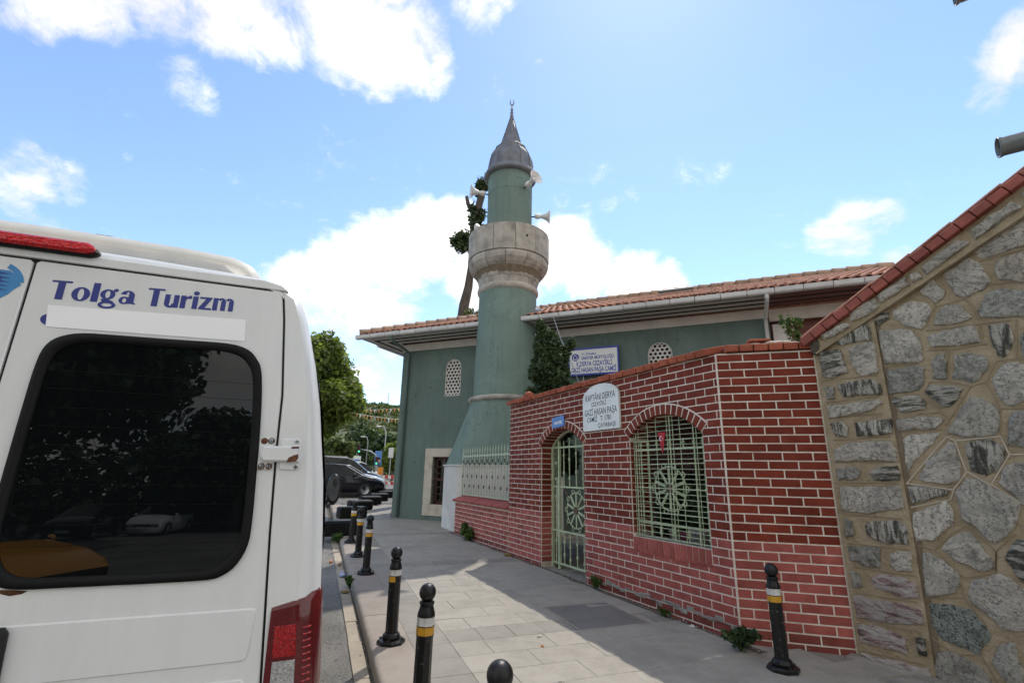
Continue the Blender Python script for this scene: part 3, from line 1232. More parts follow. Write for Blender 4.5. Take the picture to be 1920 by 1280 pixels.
def holes_main(a_, b_):
    hs = []
    for ar in (GATE, WIN):
        if b_ <= ar.zb + 0.001:
            continue
        if a_ >= ar.sp:
            w_ = ar.hw(b_ + 0.0)
        else:
            w_ = ar.h
        if w_ > 0:
            hs.append((ar.xc - w_, ar.xc + w_))
    if a_ > 0.675 and b_ < 0.88:           # rowlock sill under the window
        hs.append((-1.52, -0.27))
    return hs


items = course_items(-5.13, 0.0 - 0.004, 0.02, 2.92, holes_main, 0.09, mats=bmat)
# sill: bricks on end under the grille
n_ = 14
for i in range(n_):
    x = -1.52 + (i + 0.5) * 1.25 / n_
    items.append((brick_mesh(1.25 / n_ - MO_ * 0.9, 0.175, 'brick_pink', p=0.010), T(x, random.uniform(-.001, .001), 0.772)))
# gate jamb (far side, facing the camera) and near jamb
for xj, ang, zlo in ((-3.88, R(90), 0.193), (-2.60, R(-90), 0.193), (-1.52, R(90), 0.897), (-0.27, R(-90), 0.897)):
    k = 0
    z = zlo
    while z < 2.03:
        segs = ((0.006, 0.20), (0.20, 0.296)) if k % 2 else ((0.006, 0.296),)
        for a_, b_ in segs:
            me = brick_mesh(b_ - a_ - MO_, CH - MO_, bmat(z + .02))
            items.append((me, T(xj, (a_ + b_) / 2, z + CH / 2) @ RZ(ang)))
        z += CH
        k += 1
place_bricks(wallroot, items)


def ring(root, ar, n, mat='brick_dark'):
    mbr = MB()
    for i in range(n):                     # white bed behind the voussoirs
        a0, a1 = -ar.ha + 2 * ar.ha * i / n, -ar.ha + 2 * ar.ha * (i + 1) / n
        q = [(ar.xc + r_ * math.sin(a), ar.cz + r_ * math.cos(a)) for r_, a in ((ar.R + 0.002, a0), (ar.R + 0.002, a1), (ar.R + ar.th + 0.016, a1), (ar.R + ar.th + 0.016, a0))]
        mbr.prism(q, -0.013, 0.02)
    mbr.build('arch_bed', 'mortar_white', root)
    g = 0.0095
    for i in range(n):
        a0, a1 = -ar.ha + 2 * ar.ha * i / n + g / ar.R, -ar.ha + 2 * ar.ha * (i + 1) / n - g / ar.R
        am = (a0 + a1) / 2
        M_ = T(ar.xc, 0, ar.cz) @ RY(am)
        h0, h1 = (a1 - a0) / 2 * ar.R, (a1 - a0) / 2 * (ar.R + ar.th)
        mv = MB().prism([(-h0, ar.R - 0.004), (h0, ar.R - 0.004), (h1, ar.R + ar.th), (-h1, ar.R + ar.th)], -0.017, 0.29)
        put('arch_brick', mv.mesh('arch_brick', mat), root, M_)


ring(wallroot, GATE, 15)
ring(wallroot, WIN, 16)


def coping_row(root, xa, xb, z, w_, mat, tilt=R(13), th=0.078, dep=0.36, yf=-0.055, skip=(), jit=1.0):
    x = xa
    i = 0
    while x < xb - 0.03:
        x1 = min(x + w_, xb)
        if i not in skip:
            mbc = MB().cbox(-(x1 - x) / 2 + 0.006, (x1 - x) / 2 - 0.006, 0, dep, 0, th, 0.006)
            put('coping_brick', mbc.mesh('coping_brick', mat), root,
                T((x + x1) / 2, yf + random.uniform(-.006, .006) * jit, z + random.uniform(-.003, .004) * jit) @ RZ(random.uniform(-.02, .02) * jit) @ RX(tilt + random.uniform(-.02, .02) * jit))
        x += w_
        i += 1


coping_row(wallroot, -5.19, -0.06, 2.925, 0.146, 'coping_red', jit=2.0)
hump = MB()
hump.tube([(-4.62, 0.06, 3.05), (-4.50, 0.06, 3.075), (-4.38, 0.07, 3.05)], [0.05, 0.062, 0.05], 8)
hump.build('ridge_cap', 'coping_red', wallroot, True)
# ground-line smear of cement along the foot of the wall
sm = MB()
for i in range(26):
    x = -2.5 + i * 0.096
    z = 0.20 + 0.02 * math.sin(i * 1.7) + random.uniform(-.012, .012)
    h_ = random.uniform(0.008, 0.03)
    sm.cbox(x, x + 0.10, -0.012, 0.0, z - h_, z + h_, 0.006)
sm.build('cement_smear', 'concrete', wallroot)

# short end section, turned towards the street
endroot = thing('brick_wall', 'short turned end section of brick wall behind the lone bollard, joining the stone wall', 'brick wall', (CX, CY, 0), A_EN)
EL = 0.985
mb = MB()
mb.box(0.0, EL, 0.0, 0.30, -0.1, 2.93)
mb.build('mortar_core', 'mortar_white', endroot)
items = course_items(0.006, EL - 0.012, 0.02, 2.93, lambda a, b: [], 0.0, mats=bmat)
place_bricks(endroot, items)
coping_row(endroot, 0.10, EL + 0.02, 2.94, 0.147, 'coping_red', tilt=R(3), th=0.075, dep=0.3, yf=-0.035)
pl = MB()
for i in range(9):
    x = 0.36 + i * 0.075
    pl.ball((x, 0.07 + random.uniform(-.02, .02), 3.03 + random.uniform(-.008, .012)), 0.05, 8, 5, (1.3, 1.0, 0.4))
pl.build('plaster_lump', 'mortar_white', endroot)
tl = MB()
tl.cbox(0.48, 0.86, 0.10, 0.30, 3.035, 3.06, 0.004)
tl.cbox(0.36, 0.58, 0.12, 0.34, 3.055, 3.085, 0.006, RX(R(2)))
tl.build('loose_tile', 'coping_red', endroot)

# low wall under the railing
lowroot = thing('low_wall', 'low faded pink brick wall with sloping brick sill under the green railing', 'low wall', (CX, CY, 0), A_LW)
mb = MB()
mb.box(-8.08, -5.134, 0.0, 0.28, -0.05, 0.925)
mb.build('mortar_core', 'mortar_white', lowroot)
items = course_items(-8.07, -5.134, 0.12, 0.92, lambda a, b: [], 0.09, mats=lambda z: 'brick_stained' if z < 0.29 else 'brick_pink')
place_bricks(lowroot, items)
coping_row(lowroot, -8.10, -5.14, 0.925, 0.078, 'coping_pink', tilt=R(19), th=0.05, dep=0.34, yf=-0.065, jit=0.5)

# ================================================================ ironwork


def ground_bar(mb, pts, r_, seg=6):
    mb.tube(pts, r_, seg)


rail = thing('railing', 'pale green iron railing with spear tips on the low brick wall', 'railing', (CX, CY, 0), A_LW)
RY0 = 0.12
for z, r_ in ((1.10, 0.016), (1.985, 0.019), (1.62, 0.008)):
    mb = MB()
    mb.box(-7.95, -5.14, RY0 - r_ * 0.6, RY0 + r_ * 0.6, z - r_, z + r_)
    mb.build('rail', 'iron_pale', rail)
n_ = 20
for i in range(n_):
    x = -7.93 + i * (2.77 / (n_ - 1))
    mb = MB().tube([(0, 0, 1.10), (0, 0, 2.04), (0, 0, 2.09), (0, 0, 2.20)], [0.0095, 0.0095, 0.017, 0.002], 6)
    put('picket', mb.mesh('picket', 'iron_pale'), rail, T(x, RY0 - 0.012, 0))
    for z in ((1.30, 1.80) if i % 2 else (1.52, 1.86)):
        mk_ = MB()
        mk_.tube([(x, RY0 - 0.013, z - 0.035), (x, RY0 - 0.013, z - 0.02), (x, RY0 - 0.013, z + 0.02), (x, RY0 - 0.013, z + 0.035)], [0.0095, 0.0145, 0.0145, 0.0095], 6)
        mk_.build('collar', 'iron_rust' if i % 3 else 'iron_dark', rail)
for x in (-7.97, -5.155):
    mb = MB().box(x - 0.016, x + 0.016, RY0 - 0.016, RY0 + 0.016, 1.02, 2.06)
    mb.build('post', 'iron_pale', rail)


def rosette(root, cx, y, cz, rad, mat, petals=12):
    hub = MB()
    hub.lathe([(0.0, -0.006), (rad * .19, -0.006), (rad * .19, 0.006), (0.0, 0.006)], 12, T(cx, y - 0.012, cz) @ RX(R(90)))
    hub.build('hub', 'iron_rust', root)
    MB().tube([(cx + rad * 0.87 * math.sin(2 * PI * t / 28), y + 0.004, cz + rad * 0.87 * math.cos(2 * PI * t / 28)) for t in range(28)], 0.0085, 5, close=True).build('ring', mat, root)
    for i in range(petals):
        a = 2 * PI * i / petals
        p = MB()
        # a narrow loop: out, round the tip and back
        pts = []
        for t in range(13):
            u = t / 12
            rr = rad * (0.2 + 0.66 * math.sin(PI * u) ** 0.8)
            da = (u - 0.5) * 0.17
            pts.append((cx + rr * math.sin(a + da), y, cz + rr * math.cos(a + da)))
        p.tube(pts, 0.0085, 5)
        p.build('petal', mat, root)
        s_ = MB()
        pts = []
        a2 = a + PI / petals
        for t in range(17):                # scroll that links two petals
            u = t / 16
            th = -2.6 + 5.2 * u
            rr = rad * 0.11
            ox, oz = rr * math.sin(th), rr * math.cos(th)
            px, pz = ox * math.cos(a2) + oz * math.sin(a2), -ox * math.sin(a2) + oz * math.cos(a2)
            pts.append((cx + rad * 0.92 * math.sin(a2) + px, y, cz + rad * 0.92 * math.cos(a2) + pz))
        s_.tube(pts, 0.0065, 5)
        s_.build('scroll', mat, root)


gate = thing('iron_gate', 'pale green iron gate with flower rosette in the arched gateway', 'gate', (CX, CY, 0), A_LW)
GY = 0.22
mb = MB()
for x in (-3.855, -3.645, -2.625):
    mb.box(x - 0.022, x + 0.022, GY - 0.02, GY + 0.02, 0.10, 2.07 if x != -3.645 else 2.16)
mb.build('gate_post', 'iron_green', gate)
mb = MB()
ca = Arch(-3.86, -2.62, 0, 2.06, 0.265)
mb.tube([(p[0], GY, p[1]) for p in ca.curve(18)], 0.022, 6)
mb.build('arch_frame', 'iron_green', gate)
for z in (0.20, 0.70, 1.40, 2.05):
    mb = MB().box(-3.86, -2.62, GY - 0.012, GY + 0.012, z - 0.014, z + 0.014)
    mb.build('rail', 'iron_green', gate)
for i, x in enumerate((-3.75, -3.50, -3.33, -3.13, -2.94, -2.77)):
    for za, zb in ((0.20, 0.70), (1.40, 2.05 + 0.17 * (1 - abs(x + 3.24) / 0.7))):
        if i == 0 and za == 0.20:
            zb = 2.05
        mb = MB().tube([(x, GY, za), (x, GY, zb)], 0.0105, 6)
        for t in (0.3, 0.68):
            zc = za + (zb - za) * (t if i % 2 else t - 0.12)
            mb.tube([(x, GY, zc - .03), (x, GY, zc - .012), (x, GY, zc + .012), (x, GY, zc + .03)], [.011, .021, .021, .011], 6)
        mb.build('bar', 'iron_green', gate)
rosette(gate, -3.13, GY - 0.01, 1.05, 0.315, 'iron_green', 10)
dg_ = MB()
for sx in (-1, 1):
    for sz in (-1, 1):
        dg_.tube([(-3.13 + sx * 0.1, GY, 1.05 + sz * 0.1), (-3.13 + sx * 0.40, GY, 1.05 + sz * 0.34)], 0.012, 5)
dg_.build('brace', 'iron_rust', gate)

gri = thing('window_grille', 'pale green welded window grille with flower rosette in the arched brick opening', 'window grille', (CX, CY, 0), A_LW)
WY = 0.055
for i in range(26):
    z = 0.885 + i * 0.0575
    w_ = WIN.h if z < WIN.sp else math.sqrt(max(0.0, WIN.R ** 2 - (z - WIN.cz) ** 2))
    if w_ < 0.1:
        continue
    w_ -= 0.01
    sag = random.uniform(-.008, .008)
    mb = MB().tube([(WIN.xc - w_, WY, z + sag), (WIN.xc, WY - 0.004, z), (WIN.xc + w_, WY, z - sag)], 0.0038 if i % 5 else 0.0065, 5)
    mb.build('bar', 'iron_green', gri)
for i, u in enumerate((0.02, 0.05, 0.09, 0.24, 0.37, 0.52, 0.56, 0.60, 0.70, 0.86, 0.90, 0.985)):
    x = WIN.xa + 0.01 + u * 1.23
    zt = WIN.cz + math.sqrt(WIN.R ** 2 - (x - WIN.xc) ** 2) - 0.012
    mb = MB().tube([(x, WY - 0.011, 0.87), (x + random.uniform(-.008, .008), WY - 0.011, zt)], 0.0038 if i not in (1, 6, 9) else 0.0062, 5)
    mb.build('bar', 'iron_green', gri)
for z in (1.04, 1.93):
    MB().box(-1.51, -0.28, WY + 0.03, WY + 0.05, z - 0.012, z + 0.012).build('rail', 'iron_green', gri)
for i, x in enumerate((-1.42, -1.28, -1.12, -0.90, -0.67, -0.50, -0.37)):
    for za, zb in ((0.87, 1.04), (1.93, 2.05)) if 1 < i < 5 else ((0.87, 2.05),):
        mb = MB().tube([(x, WY + 0.05, za), (x, WY + 0.05, zb)], 0.010, 6)
        for zc in (za + 0.06, zb - 0.05, (za + zb) / 2):
            mb.ball((x, WY + 0.05, zc), 0.022, 7, 5)
        mb.build('spindle', 'iron_green', gri)
rosette(gri, -0.93, WY + 0.045, 1.46, 0.30, 'iron_green', 10)
MB().box(-1.52, -0.27, 0.04, 0.28, 0.845, 0.866).build('sill', 'concrete', gri)

# pennant in the grille
pen = thing('flag_pennant', 'small red pennant with white crescent and star hanging in the grille window', 'flag', (CX, CY, 0), A_LW)
pz = 2.13
MB().prism([(-1.005, pz), (-0.875, pz), (-0.94, pz - 0.27)], WY - 0.030, WY - 0.026).build('cloth', 'flag_red', pen)
cr = MB()
outer = [(-0.948 + 0.032 * math.cos(a), pz - 0.075 + 0.032 * math.sin(a)) for a in [R(40) + R(280) * t / 14 for t in range(15)]]
inner = [(-0.939 + 0.025 * math.cos(a), pz - 0.075 + 0.025 * math.sin(a)) for a in [R(40) + R(280) * t / 14 for t in range(15)]]
for i in range(14):
    q = [outer[i], outer[i + 1], inner[i + 1], inner[i]]
    cr.add([(p[0], WY - 0.033, p[1]) for p in q], [(0, 1, 2, 3)])
cr.build('crescent', 'band_white', pen)
st_ = []
for i in range(10):
    rr = 0.013 if i % 2 == 0 else 0.0055
    st_.append((-0.920 + rr * math.sin(i * PI / 5), pz - 0.075 + rr * math.cos(i * PI / 5)))
MB().add([(p[0], WY - 0.033, p[1]) for p in st_], [tuple(range(10))]).build('star', 'band_white', pen)

# plaque over the wall
plq = thing('wall_plaque', 'white marble plaque with rounded top and black lettering on the brick wall', 'plaque', (CX, CY, 0), A_LW)
pc = -2.095
poly = [(-0.435, 2.235), (0.435, 2.235), (0.435, 2.70)]
for i in range(13):
    a = R(0) + PI * i / 12
    poly.append((0.435 * math.cos(a) * 1.0, 2.71 + 0.20 * math.sin(a)))
poly.append((-0.435, 2.70))
pp = []
for p in poly:
    if not pp or (abs(p[0] - pp[-1][0]) + abs(p[1] - pp[-1][1])) > 0.004:
        pp.append(p)
MB().prism([(pc + p[0], p[1]) for p in pp], -0.045, -0.012).build('slab', 'marble_plaque', plq)
for txt, size, x, z, wd in (("KAPTÂNI DERYA", 0.150, 0.0, 2.672, 0.72), ("CEZAYİRLİ", 0.098, -0.03, 2.585, 0.36), ("GAZİ HASAN PAŞA", 0.150, 0.0, 2.455, 0.78),
                            ("CAMİİ   T. 1781", 0.118, -0.03, 2.358, 0.58), ("ÇAYIRBAŞI", 0.098, 0.15, 2.268, 0.40)):
    mb = MB()
    text_mesh(mb, txt, size * 0.9, T(pc + x, -0.0462, z + 0.004), 0.0006, 0.0, fit=wd)
    mb.build('lettering', 'ink_black', plq)
# small street sign
bs = thing('street_sign', 'small blue street sign with white lettering above the gateway arch', 'sign', (CX, CY, 0), A_LW)
Mb = T(-3.275, 0, 2.445) @ RY(R(-3))
MB().cbox(-0.185, 0.185, -0.036, -0.028, -0.088, 0.088, 0.002, Mb).build('plate', 'sign_light_blue', bs)
mb = MB()
for x, w_, h_ in ((-0.115, 0.012, 0.06), (-0.095, 0.03, 0.045), (-0.058, 0.03, 0.05), (-0.02, 0.012, 0.04), (0.012, 0.035, 0.05), (0.055, 0.03, 0.052), (0.09, 0.028, 0.05)):
    mb.box(x, x + w_, -0.0372, -0.0368, -0.012 - h_ / 2, -0.012 + h_ / 2, Mb)
mb.build('lettering', 'sign_cream', bs)

# ================================================================ mosque
A_MO = R(-44.3)
MQ = (2.227, 15.95)
mos = thing('mosque', 'dark green rendered mosque building with red tiled hip roof and white lattice windows', 'mosque', (MQ[0], MQ[1], 0), A_MO)
UW = [Arch(1.63, 2.19, 3.86, 4.74, 0.279, 0.0), Arch(7.80, 8.42, 3.86, 4.70, 0.309, 0.0)]
LWN = [(1.38, 2.18, 0.69, 2.04), (7.4, 8.3, 0.69, 2.04)]
mb = MB()
wall_core(mb, 0.0, 10.72, 2.6, 5.62, 0.0, 0.45, UW)
xs = 0.0
for xa, xb, za, zb in LWN:
    mb.box(xs, xa, 0.0, 0.45, -0.2, 2.6)
    mb.box(xa, xb, 0.0, 0.45, -0.2, za)
    mb.box(xa, xb, 0.0, 0.45, zb, 2.6)
    xs = xb
mb.box(xs, 10.72, 0.0, 0.45, -0.2, 2.6)
mb.box(0.0, 0.45, 0.45, 8.0, -0.2, 5.62)
mb.box(0.45, 13.0, 7.6, 8.0, -0.2, 5.62)
mb.build('wall', 'plaster_green', mos)
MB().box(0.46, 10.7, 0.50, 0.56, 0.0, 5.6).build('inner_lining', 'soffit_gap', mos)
# damp plinth line
MB().box(-0.012, 10.72, -0.012, 0.0, -0.1, 0.42).build('wall_base', 'plaster_green', mos)


def lattice(root, ar):
    """arched screen pierced with round holes"""
    mbl = MB()
    c = 0.118
    rw = c * 0.866
    y0_, y1_ = 0.03, 0.075
    j = 0
    z = ar.zb + 0.03
    while z < ar.top:
        off = (c / 2 if j % 2 else 0)
        i_ = -4
        while i_ <= 4:
            x = ar.xc + i_ * c + off
            hw_ = ar.h if z <= ar.sp else math.sqrt(max(0, ar.R ** 2 - (z - ar.cz) ** 2))
            if abs(x - ar.xc) < hw_ + 0.02 and z < ar.top + 0.01:
                outp = [(x + c / math.sqrt(3) * math.cos(R(30 + 60 * k)), z + c / math.sqrt(3) * math.sin(R(30 + 60 * k))) for k in range(6)]
                O2 = []
                for k in range(6):
                    O2 += [outp[k], ((outp[k][0] + outp[(k + 1) % 6][0]) / 2, (outp[k][1] + outp[(k + 1) % 6][1]) / 2)]
                I2 = [(x + c * 0.345 * math.cos(R(30 + 30 * k)), z + c * 0.345 * math.sin(R(30 + 30 * k))) for k in range(12)]
                vs = [(p[0], y0_, p[1]) for p in O2] + [(p[0], y0_, p[1]) for p in I2] + [(p[0], y1_, p[1]) for p in I2]
                fs = []
                for k in range(12):
                    k2 = (k + 1) % 12
                    fs.append((k, k2, 12 + k2, 12 + k))
                    fs.append((12 + k, 12 + k2, 24 + k2, 24 + k))
                mbl.add(vs, fs)
            i_ += 1
        z += rw
        j += 1
    o = mbl.build('lattice_screen', 'fascia_white', root)
    mf = MB()
    cv = [(ar.xb, ar.zb), (ar.xb, ar.sp)] + ar.curve(14)[::-1] + [(ar.xa, ar.zb)]
    cin = [(ar.xc + (p[0] - ar.xc) * 0.9, ar.zb + 0.03 + (p[1] - ar.zb) * 0.955) for p in cv]
    n = len(cv)
    vs = [(p[0], 0.018, p[1]) for p in cv] + [(p[0], 0.018, p[1]) for p in cin] + [(p[0], 0.05, p[1]) for p in cin]
    fs = []
    for k in range(n):
        k2 = (k + 1) % n
        fs += [(k, k2, n + k2, n + k), (n + k, n + k2, 2 * n + k2, 2 * n + k)]
    mf.add(vs, fs)
    mf.build('window_frame', 'fascia_white', root)
    MB().box(ar.xa + .002, ar.xb - .002, 0.12, 0.13, ar.zb + .002, ar.top + 0.02).build('pane', 'glass_window', root)


for a in UW:
    lattice(mos, a)
for xa, xb, za, zb in LWN:
    for nm, q in (('frame_jamb', (xa - 0.27, xa, za, zb)), ('frame_jamb', (xb, xb + 0.27, za, zb)), ('frame_lintel', (xa - 0.27, xb + 0.27, zb, zb + 0.25)), ('frame_sill', (xa - 0.27, xb + 0.27, za - 0.32, za))):
        MB().cbox(q[0], q[1], -0.05, 0.18 if nm == 'frame_jamb' else 0.20, q[2], q[3], 0.008).build(nm, 'stone_frame', mos)
    MB().box(xa, xb, 0.22, 0.24, za, zb).build('pane', 'glass_window', mos)
    wf = MB()
    for x in (xa, xb - 0.06, (xa + xb) / 2 - 0.03):
        wf.box(x, x + 0.06, 0.17, 0.22, za, zb)
    for z in (za, zb - 0.06, (za + zb) / 2):
        wf.box(xa + .001, xb - .001, 0.175, 0.221, z, z + 0.06)
    wf.build('casement', 'porch_red', mos)
    for i in range(5):
        x = xa + (i + 0.5) * (xb - xa) / 5
        MB().tube([(x, 0.10, za), (x, 0.10, zb)], 0.014, 6).build('grille_bar', 'iron_dark', mos)
    for i in range(7):
        z = za + (i + 0.5) * (zb - za) / 7
        MB().tube([(xa, 0.085, z), (xb, 0.085, z)], 0.014, 6).build('grille_bar', 'iron_dark', mos)
# frieze, soffit boards, gutter
EY, EZ, EX0, EX1 = -1.0, 5.645, -1.0, 14.2
x = 0.0
while x < 10.7:
    x1 = min(x + 2.68, 10.72)
    MB().box(x, x1 - 0.004, -0.035, 0.0, 5.385, 5.615).build('frieze_board', 'fascia_white', mos)
    x = x1
MB().box(-0.035, 0.0, 0.0, 8.0, 5.385, 5.615).build('frieze_board', 'fascia_white', mos)
MB().box(EX0 + 0.02, EX1, EY + 0.02, 0.0, 5.665, 5.69).build('soffit_backing', 'soffit_gap', mos)
MB().box(EX0 + 0.02, 0.0, 0.0, 9.0, 5.665, 5.69).build('soffit_backing', 'soffit_gap', mos)
for i in range(3):
    ya = EY + 0.11 + i * 0.315
    xl = EX0 + 0.11 + i * 0.315
    MB().box(xl, 10.72, ya, ya + 0.17, 5.655, 5.664).build('soffit_board', 'soffit_board', mos)
    MB().box(10.73, EX1, ya, ya + 0.17, 5.655, 5.664).build('soffit_board', 'porch_red', mos)
    MB().box(xl, xl + 0.17, ya + 0.172, 9.0, 5.656, 5.6645).build('soffit_board', 'soffit_board', mos)


def gutter(mat_x, n, seg_len, M_):
    for i in range(n):
        g = MB()
        pr = [(0.0, 0.0), (-0.11, 0.0), (-0.135, 0.03), (-0.14, 0.12), (-0.128, 0.125), (-0.122, 0.035), (-0.105, 0.014), (0.0, 0.014)]
        vs, a_, b_ = [], 0.007, seg_len - 0.007
        k = len(pr)
        vs = [(a_, p[0], p[1]) for p in pr] + [(b_, p[0], p[1]) for p in pr]
        g.add(vs, [(q, (q + 1) % k, k + (q + 1) % k, k + q) for q in range(k)] + [tuple(range(k))[::-1], tuple(range(k, 2 * k))])
        put('gutter_section', g.mesh('gutter_section', mat_x), mos, M_ @ T(i * seg_len + EX0 - 0.1, 0, random.uniform(-.003, .003)))


gutter('gutter_metal', 27, 0.567, T(0, EY + 0.02, EZ))
gutter('gutter_metal', 17, 0.567, T(EX0 + 0.02, 0, EZ) @ RZ(R(-90)) @ T(-8.5, 0, 0))
for x, zend in ((0.26, 0.3), (10.64, 0.4)):
    MB().tube([(x, EY - 0.05, 5.65), (x, EY - 0.05, 5.56), (x, EY + 0.1, 5.50), (x, -0.12, 5.34), (x, -0.07, 5.24), (x, -0.07, zend)], 0.045, 8).build('downpipe', 'gutter_metal' if x > 5 else 'plaster_green', mos, True)
# porch end beyond the hall
MB().box(10.73, 14.0, 0.25, 0.4, -0.2, 5.62).build('porch_wall', 'porch_red', mos)
MB().box(10.73, 14.0, -0.02, 0.06, 5.30, 5.60).build('porch_beam', 'fascia_white', mos)
MB().box(10.78, 11.16, 0.02, 0.07, 3.4, 5.215).build('porch_panel', 'fascia_white', mos)
MB().box(11.18, 11.30, 0.0, 0.08, 0.0, 5.29).build('porch_post', 'porch_red', mos)
# roof
RS = 0.392
RA = math.atan(RS)
dk = MB()
zr = 5.76 + RS * 5
dk.add([(EX0, EY, 5.76), (EX1, EY, 5.76), (EX1, 4, zr), (4, 4, zr)], [(0, 1, 2, 3)])
dk.add([(EX0, EY, 5.76), (4, 4, zr), (EX0, 9, 5.76)], [(0, 1, 2)])
dk.add([(EX0, 9, 5.76), (4, 4, zr), (EX1, 4, zr), (EX1, 9, 5.76)], [(0, 1, 2, 3)])
dk.build('roof_deck', 'roof_tile', mos)
tm = MB()
seg = 5
tl_ = 0.40
vs, fs = [], []
for e, (yy, rr) in enumerate(((0.0, 0.098), (tl_, 0.082))):
    for k in range(seg + 1):
        a = PI * k / seg
        vs.append((rr * math.cos(a), yy, rr * math.sin(a) * 0.85))
for k in range(seg):
    fs.append((k, k + 1, seg + 2 + k, seg + 1 + k))
vs += [(0.075 * math.cos(PI * k / seg), 0.0, 0.075 * math.sin(PI * k / seg) * 0.85) for k in range(seg + 1)]
for k in range(seg):
    fs.append((k + 1, k, 2 * seg + 2 + k, 2 * seg + 3 + k))
tm.add(vs, fs)
tile_me = tm.mesh('roof_tile', 'roof_tile', True)
tiles = []
for rr in range(16):
    t = rr * 0.335
    yy = EY - 0.03 + t * math.cos(RA)
    zt = 5.765 + t * math.sin(RA)
    x = EX0 + 0.08 + max(0.0, yy - EY)
    while x < EX1:
        tiles.append(T(x, yy, zt + 0.012) @ RX(RA + 0.03) @ RZ(random.uniform(-.03, .03)))
        x += 0.205
W_ = mos.matrix_basis.copy()
tiles.sort(key=lambda q: ((W_ @ q.translation) - CAMV).length)
vis = [q for q in tiles if not (3.2 < q.translation.x < 4.6 and q.translation.y < 0.4)]
for q in vis[:300]:
    put('roof_tile', tile_me, mos, q)
rest = MB()
for q in vis[300:]:
    rest.add([q @ v.co for v in tile_me.vertices], [tuple(p.vertices) for p in tile_me.polygons])
rest.build('roof_tiles', 'roof_tile', mos, True, kind='stuff')
cap = MB().tube([(0, 0, 0), (0.06, 0, 0), (0.42, 0, 0)], [0.165, 0.16, 0.115], 10)
cap_me = cap.mesh('ridge_tile', 'ridge_tile', True)
x = 4.0
while x < EX1:
    put('ridge_tile', cap_me, mos, T(x, 4.0, zr + 0.085) @ RY(random.uniform(-.02, .02) - 0.03))
    x += 0.39
h_len = math.sqrt(25 + 25 + (zr - 5.76) ** 2)
nn = int(h_len / 0.36)
for i in range(nn):
    t = i / nn
    put('hip_tile', cap_me, mos, T(EX0 + 5 * t, EY + 5 * t, 5.82 + (zr - 5.76) * t) @ RZ(R(45)) @ RY(-math.atan2(zr - 5.76, math.sqrt(50)) - 0.03))
MB().cbox(8.0, 9.0, 1.55, 2.15, 0, 0.09, 0.01, T(0, 0, 5.92) @ T(8.5, 1.85, RS * 2.85) @ RX(RA) @ T(-8.5, -1.85, 0)).build('skylight', 'galvanised', mos)
# lead flashing where the minaret meets the roof
MB().tube([(4.5, -0.98, 5.86), (4.72, -0.6, 6.02), (4.78, -0.2, 6.2)], [0.10, 0.14, 0.12], 7).build('flashing', 'lead', mos, True)

# notice board on the facade
brd = thing('notice_board', 'white notice board with blue frame and blue lettering above the brick wall', 'sign', (MQ[0], MQ[1], 0), A_MO)
bxc, bzc = 6.365, 4.60
Mb = T(bxc, -0.12, bzc)
MB().cbox(-0.66, 0.66, -0.02, 0.03, -0.335, 0.335, 0.003, Mb).build('board', 'sign_white', brd)
for q in ((-0.70, 0.70, 0.335, 0.385), (-0.70, 0.70, -0.385, -0.335), (-0.70, -0.66, -0.335, 0.335), (0.66, 0.70, -0.335, 0.335)):
    MB().box(q[0], q[1], -0.032, 0.035, q[2], q[3], Mb).build('frame', 'sign_blue', brd)
for txt, size, x, z, wd, th_ in (("T.C. İSTANBUL", 0.085, -0.33, 0.175, 0.42, .002), ("SARIYER MÜFTÜLÜĞÜ", 0.125, -0.33, 0.055, 0.90, .003), ("K.DERYA CEZAYİRLİ", 0.185, 0.02, -0.125, 0.98, .004), ("GAZİ HASAN PAŞA CAMİİ", 0.185, 0.0, -0.295, 1.24, .004)):
    mb = MB()
    text_mesh(mb, txt, size, Mb @ T(x, -0.0222, z), th_, 0.0, align='LEFT' if x == -0.33 else 'CENTER', fit=wd)
    mb.build('lettering', 'sign_blue', brd)
Ml = Mb @ T(-0.50, -0.0215, 0.13) @ RX(R(90))
MB().lathe([(0.105, 0.0), (0.105, 0.002)], 24, Ml).build('emblem', 'sign_blue', brd)
em = MB()
for q in ((-0.06, -0.02), (-0.03, 0.03), (0.01, 0.03), (0.04, -0.02)):
    em.box(q[0] - .004, q[0] + .018, -0.0250, -0.0245, 0.02 + q[1] - .02, 0.02 + q[1] + .02, Mb @ T(-0.50, 0, 0.13))
em.prism([(-0.08, -0.03), (0.0, -0.05), (0.08, -0.03), (0.06, -0.07), (-0.06, -0.07)], -0.0250, -0.0245, Mb @ T(-0.50, 0, 0.13))
em.build('emblem_mark', 'sign_white', brd)
for x in (-0.3, 0.3):
    MB().tube([(bxc + x, -0.09, bzc - 0.37), (bxc + x, -0.09, bzc - 0.62), (bxc + x, 0.0, bzc - 0.68)], 0.014, 6).build('bracket', 'pole_grey', brd)

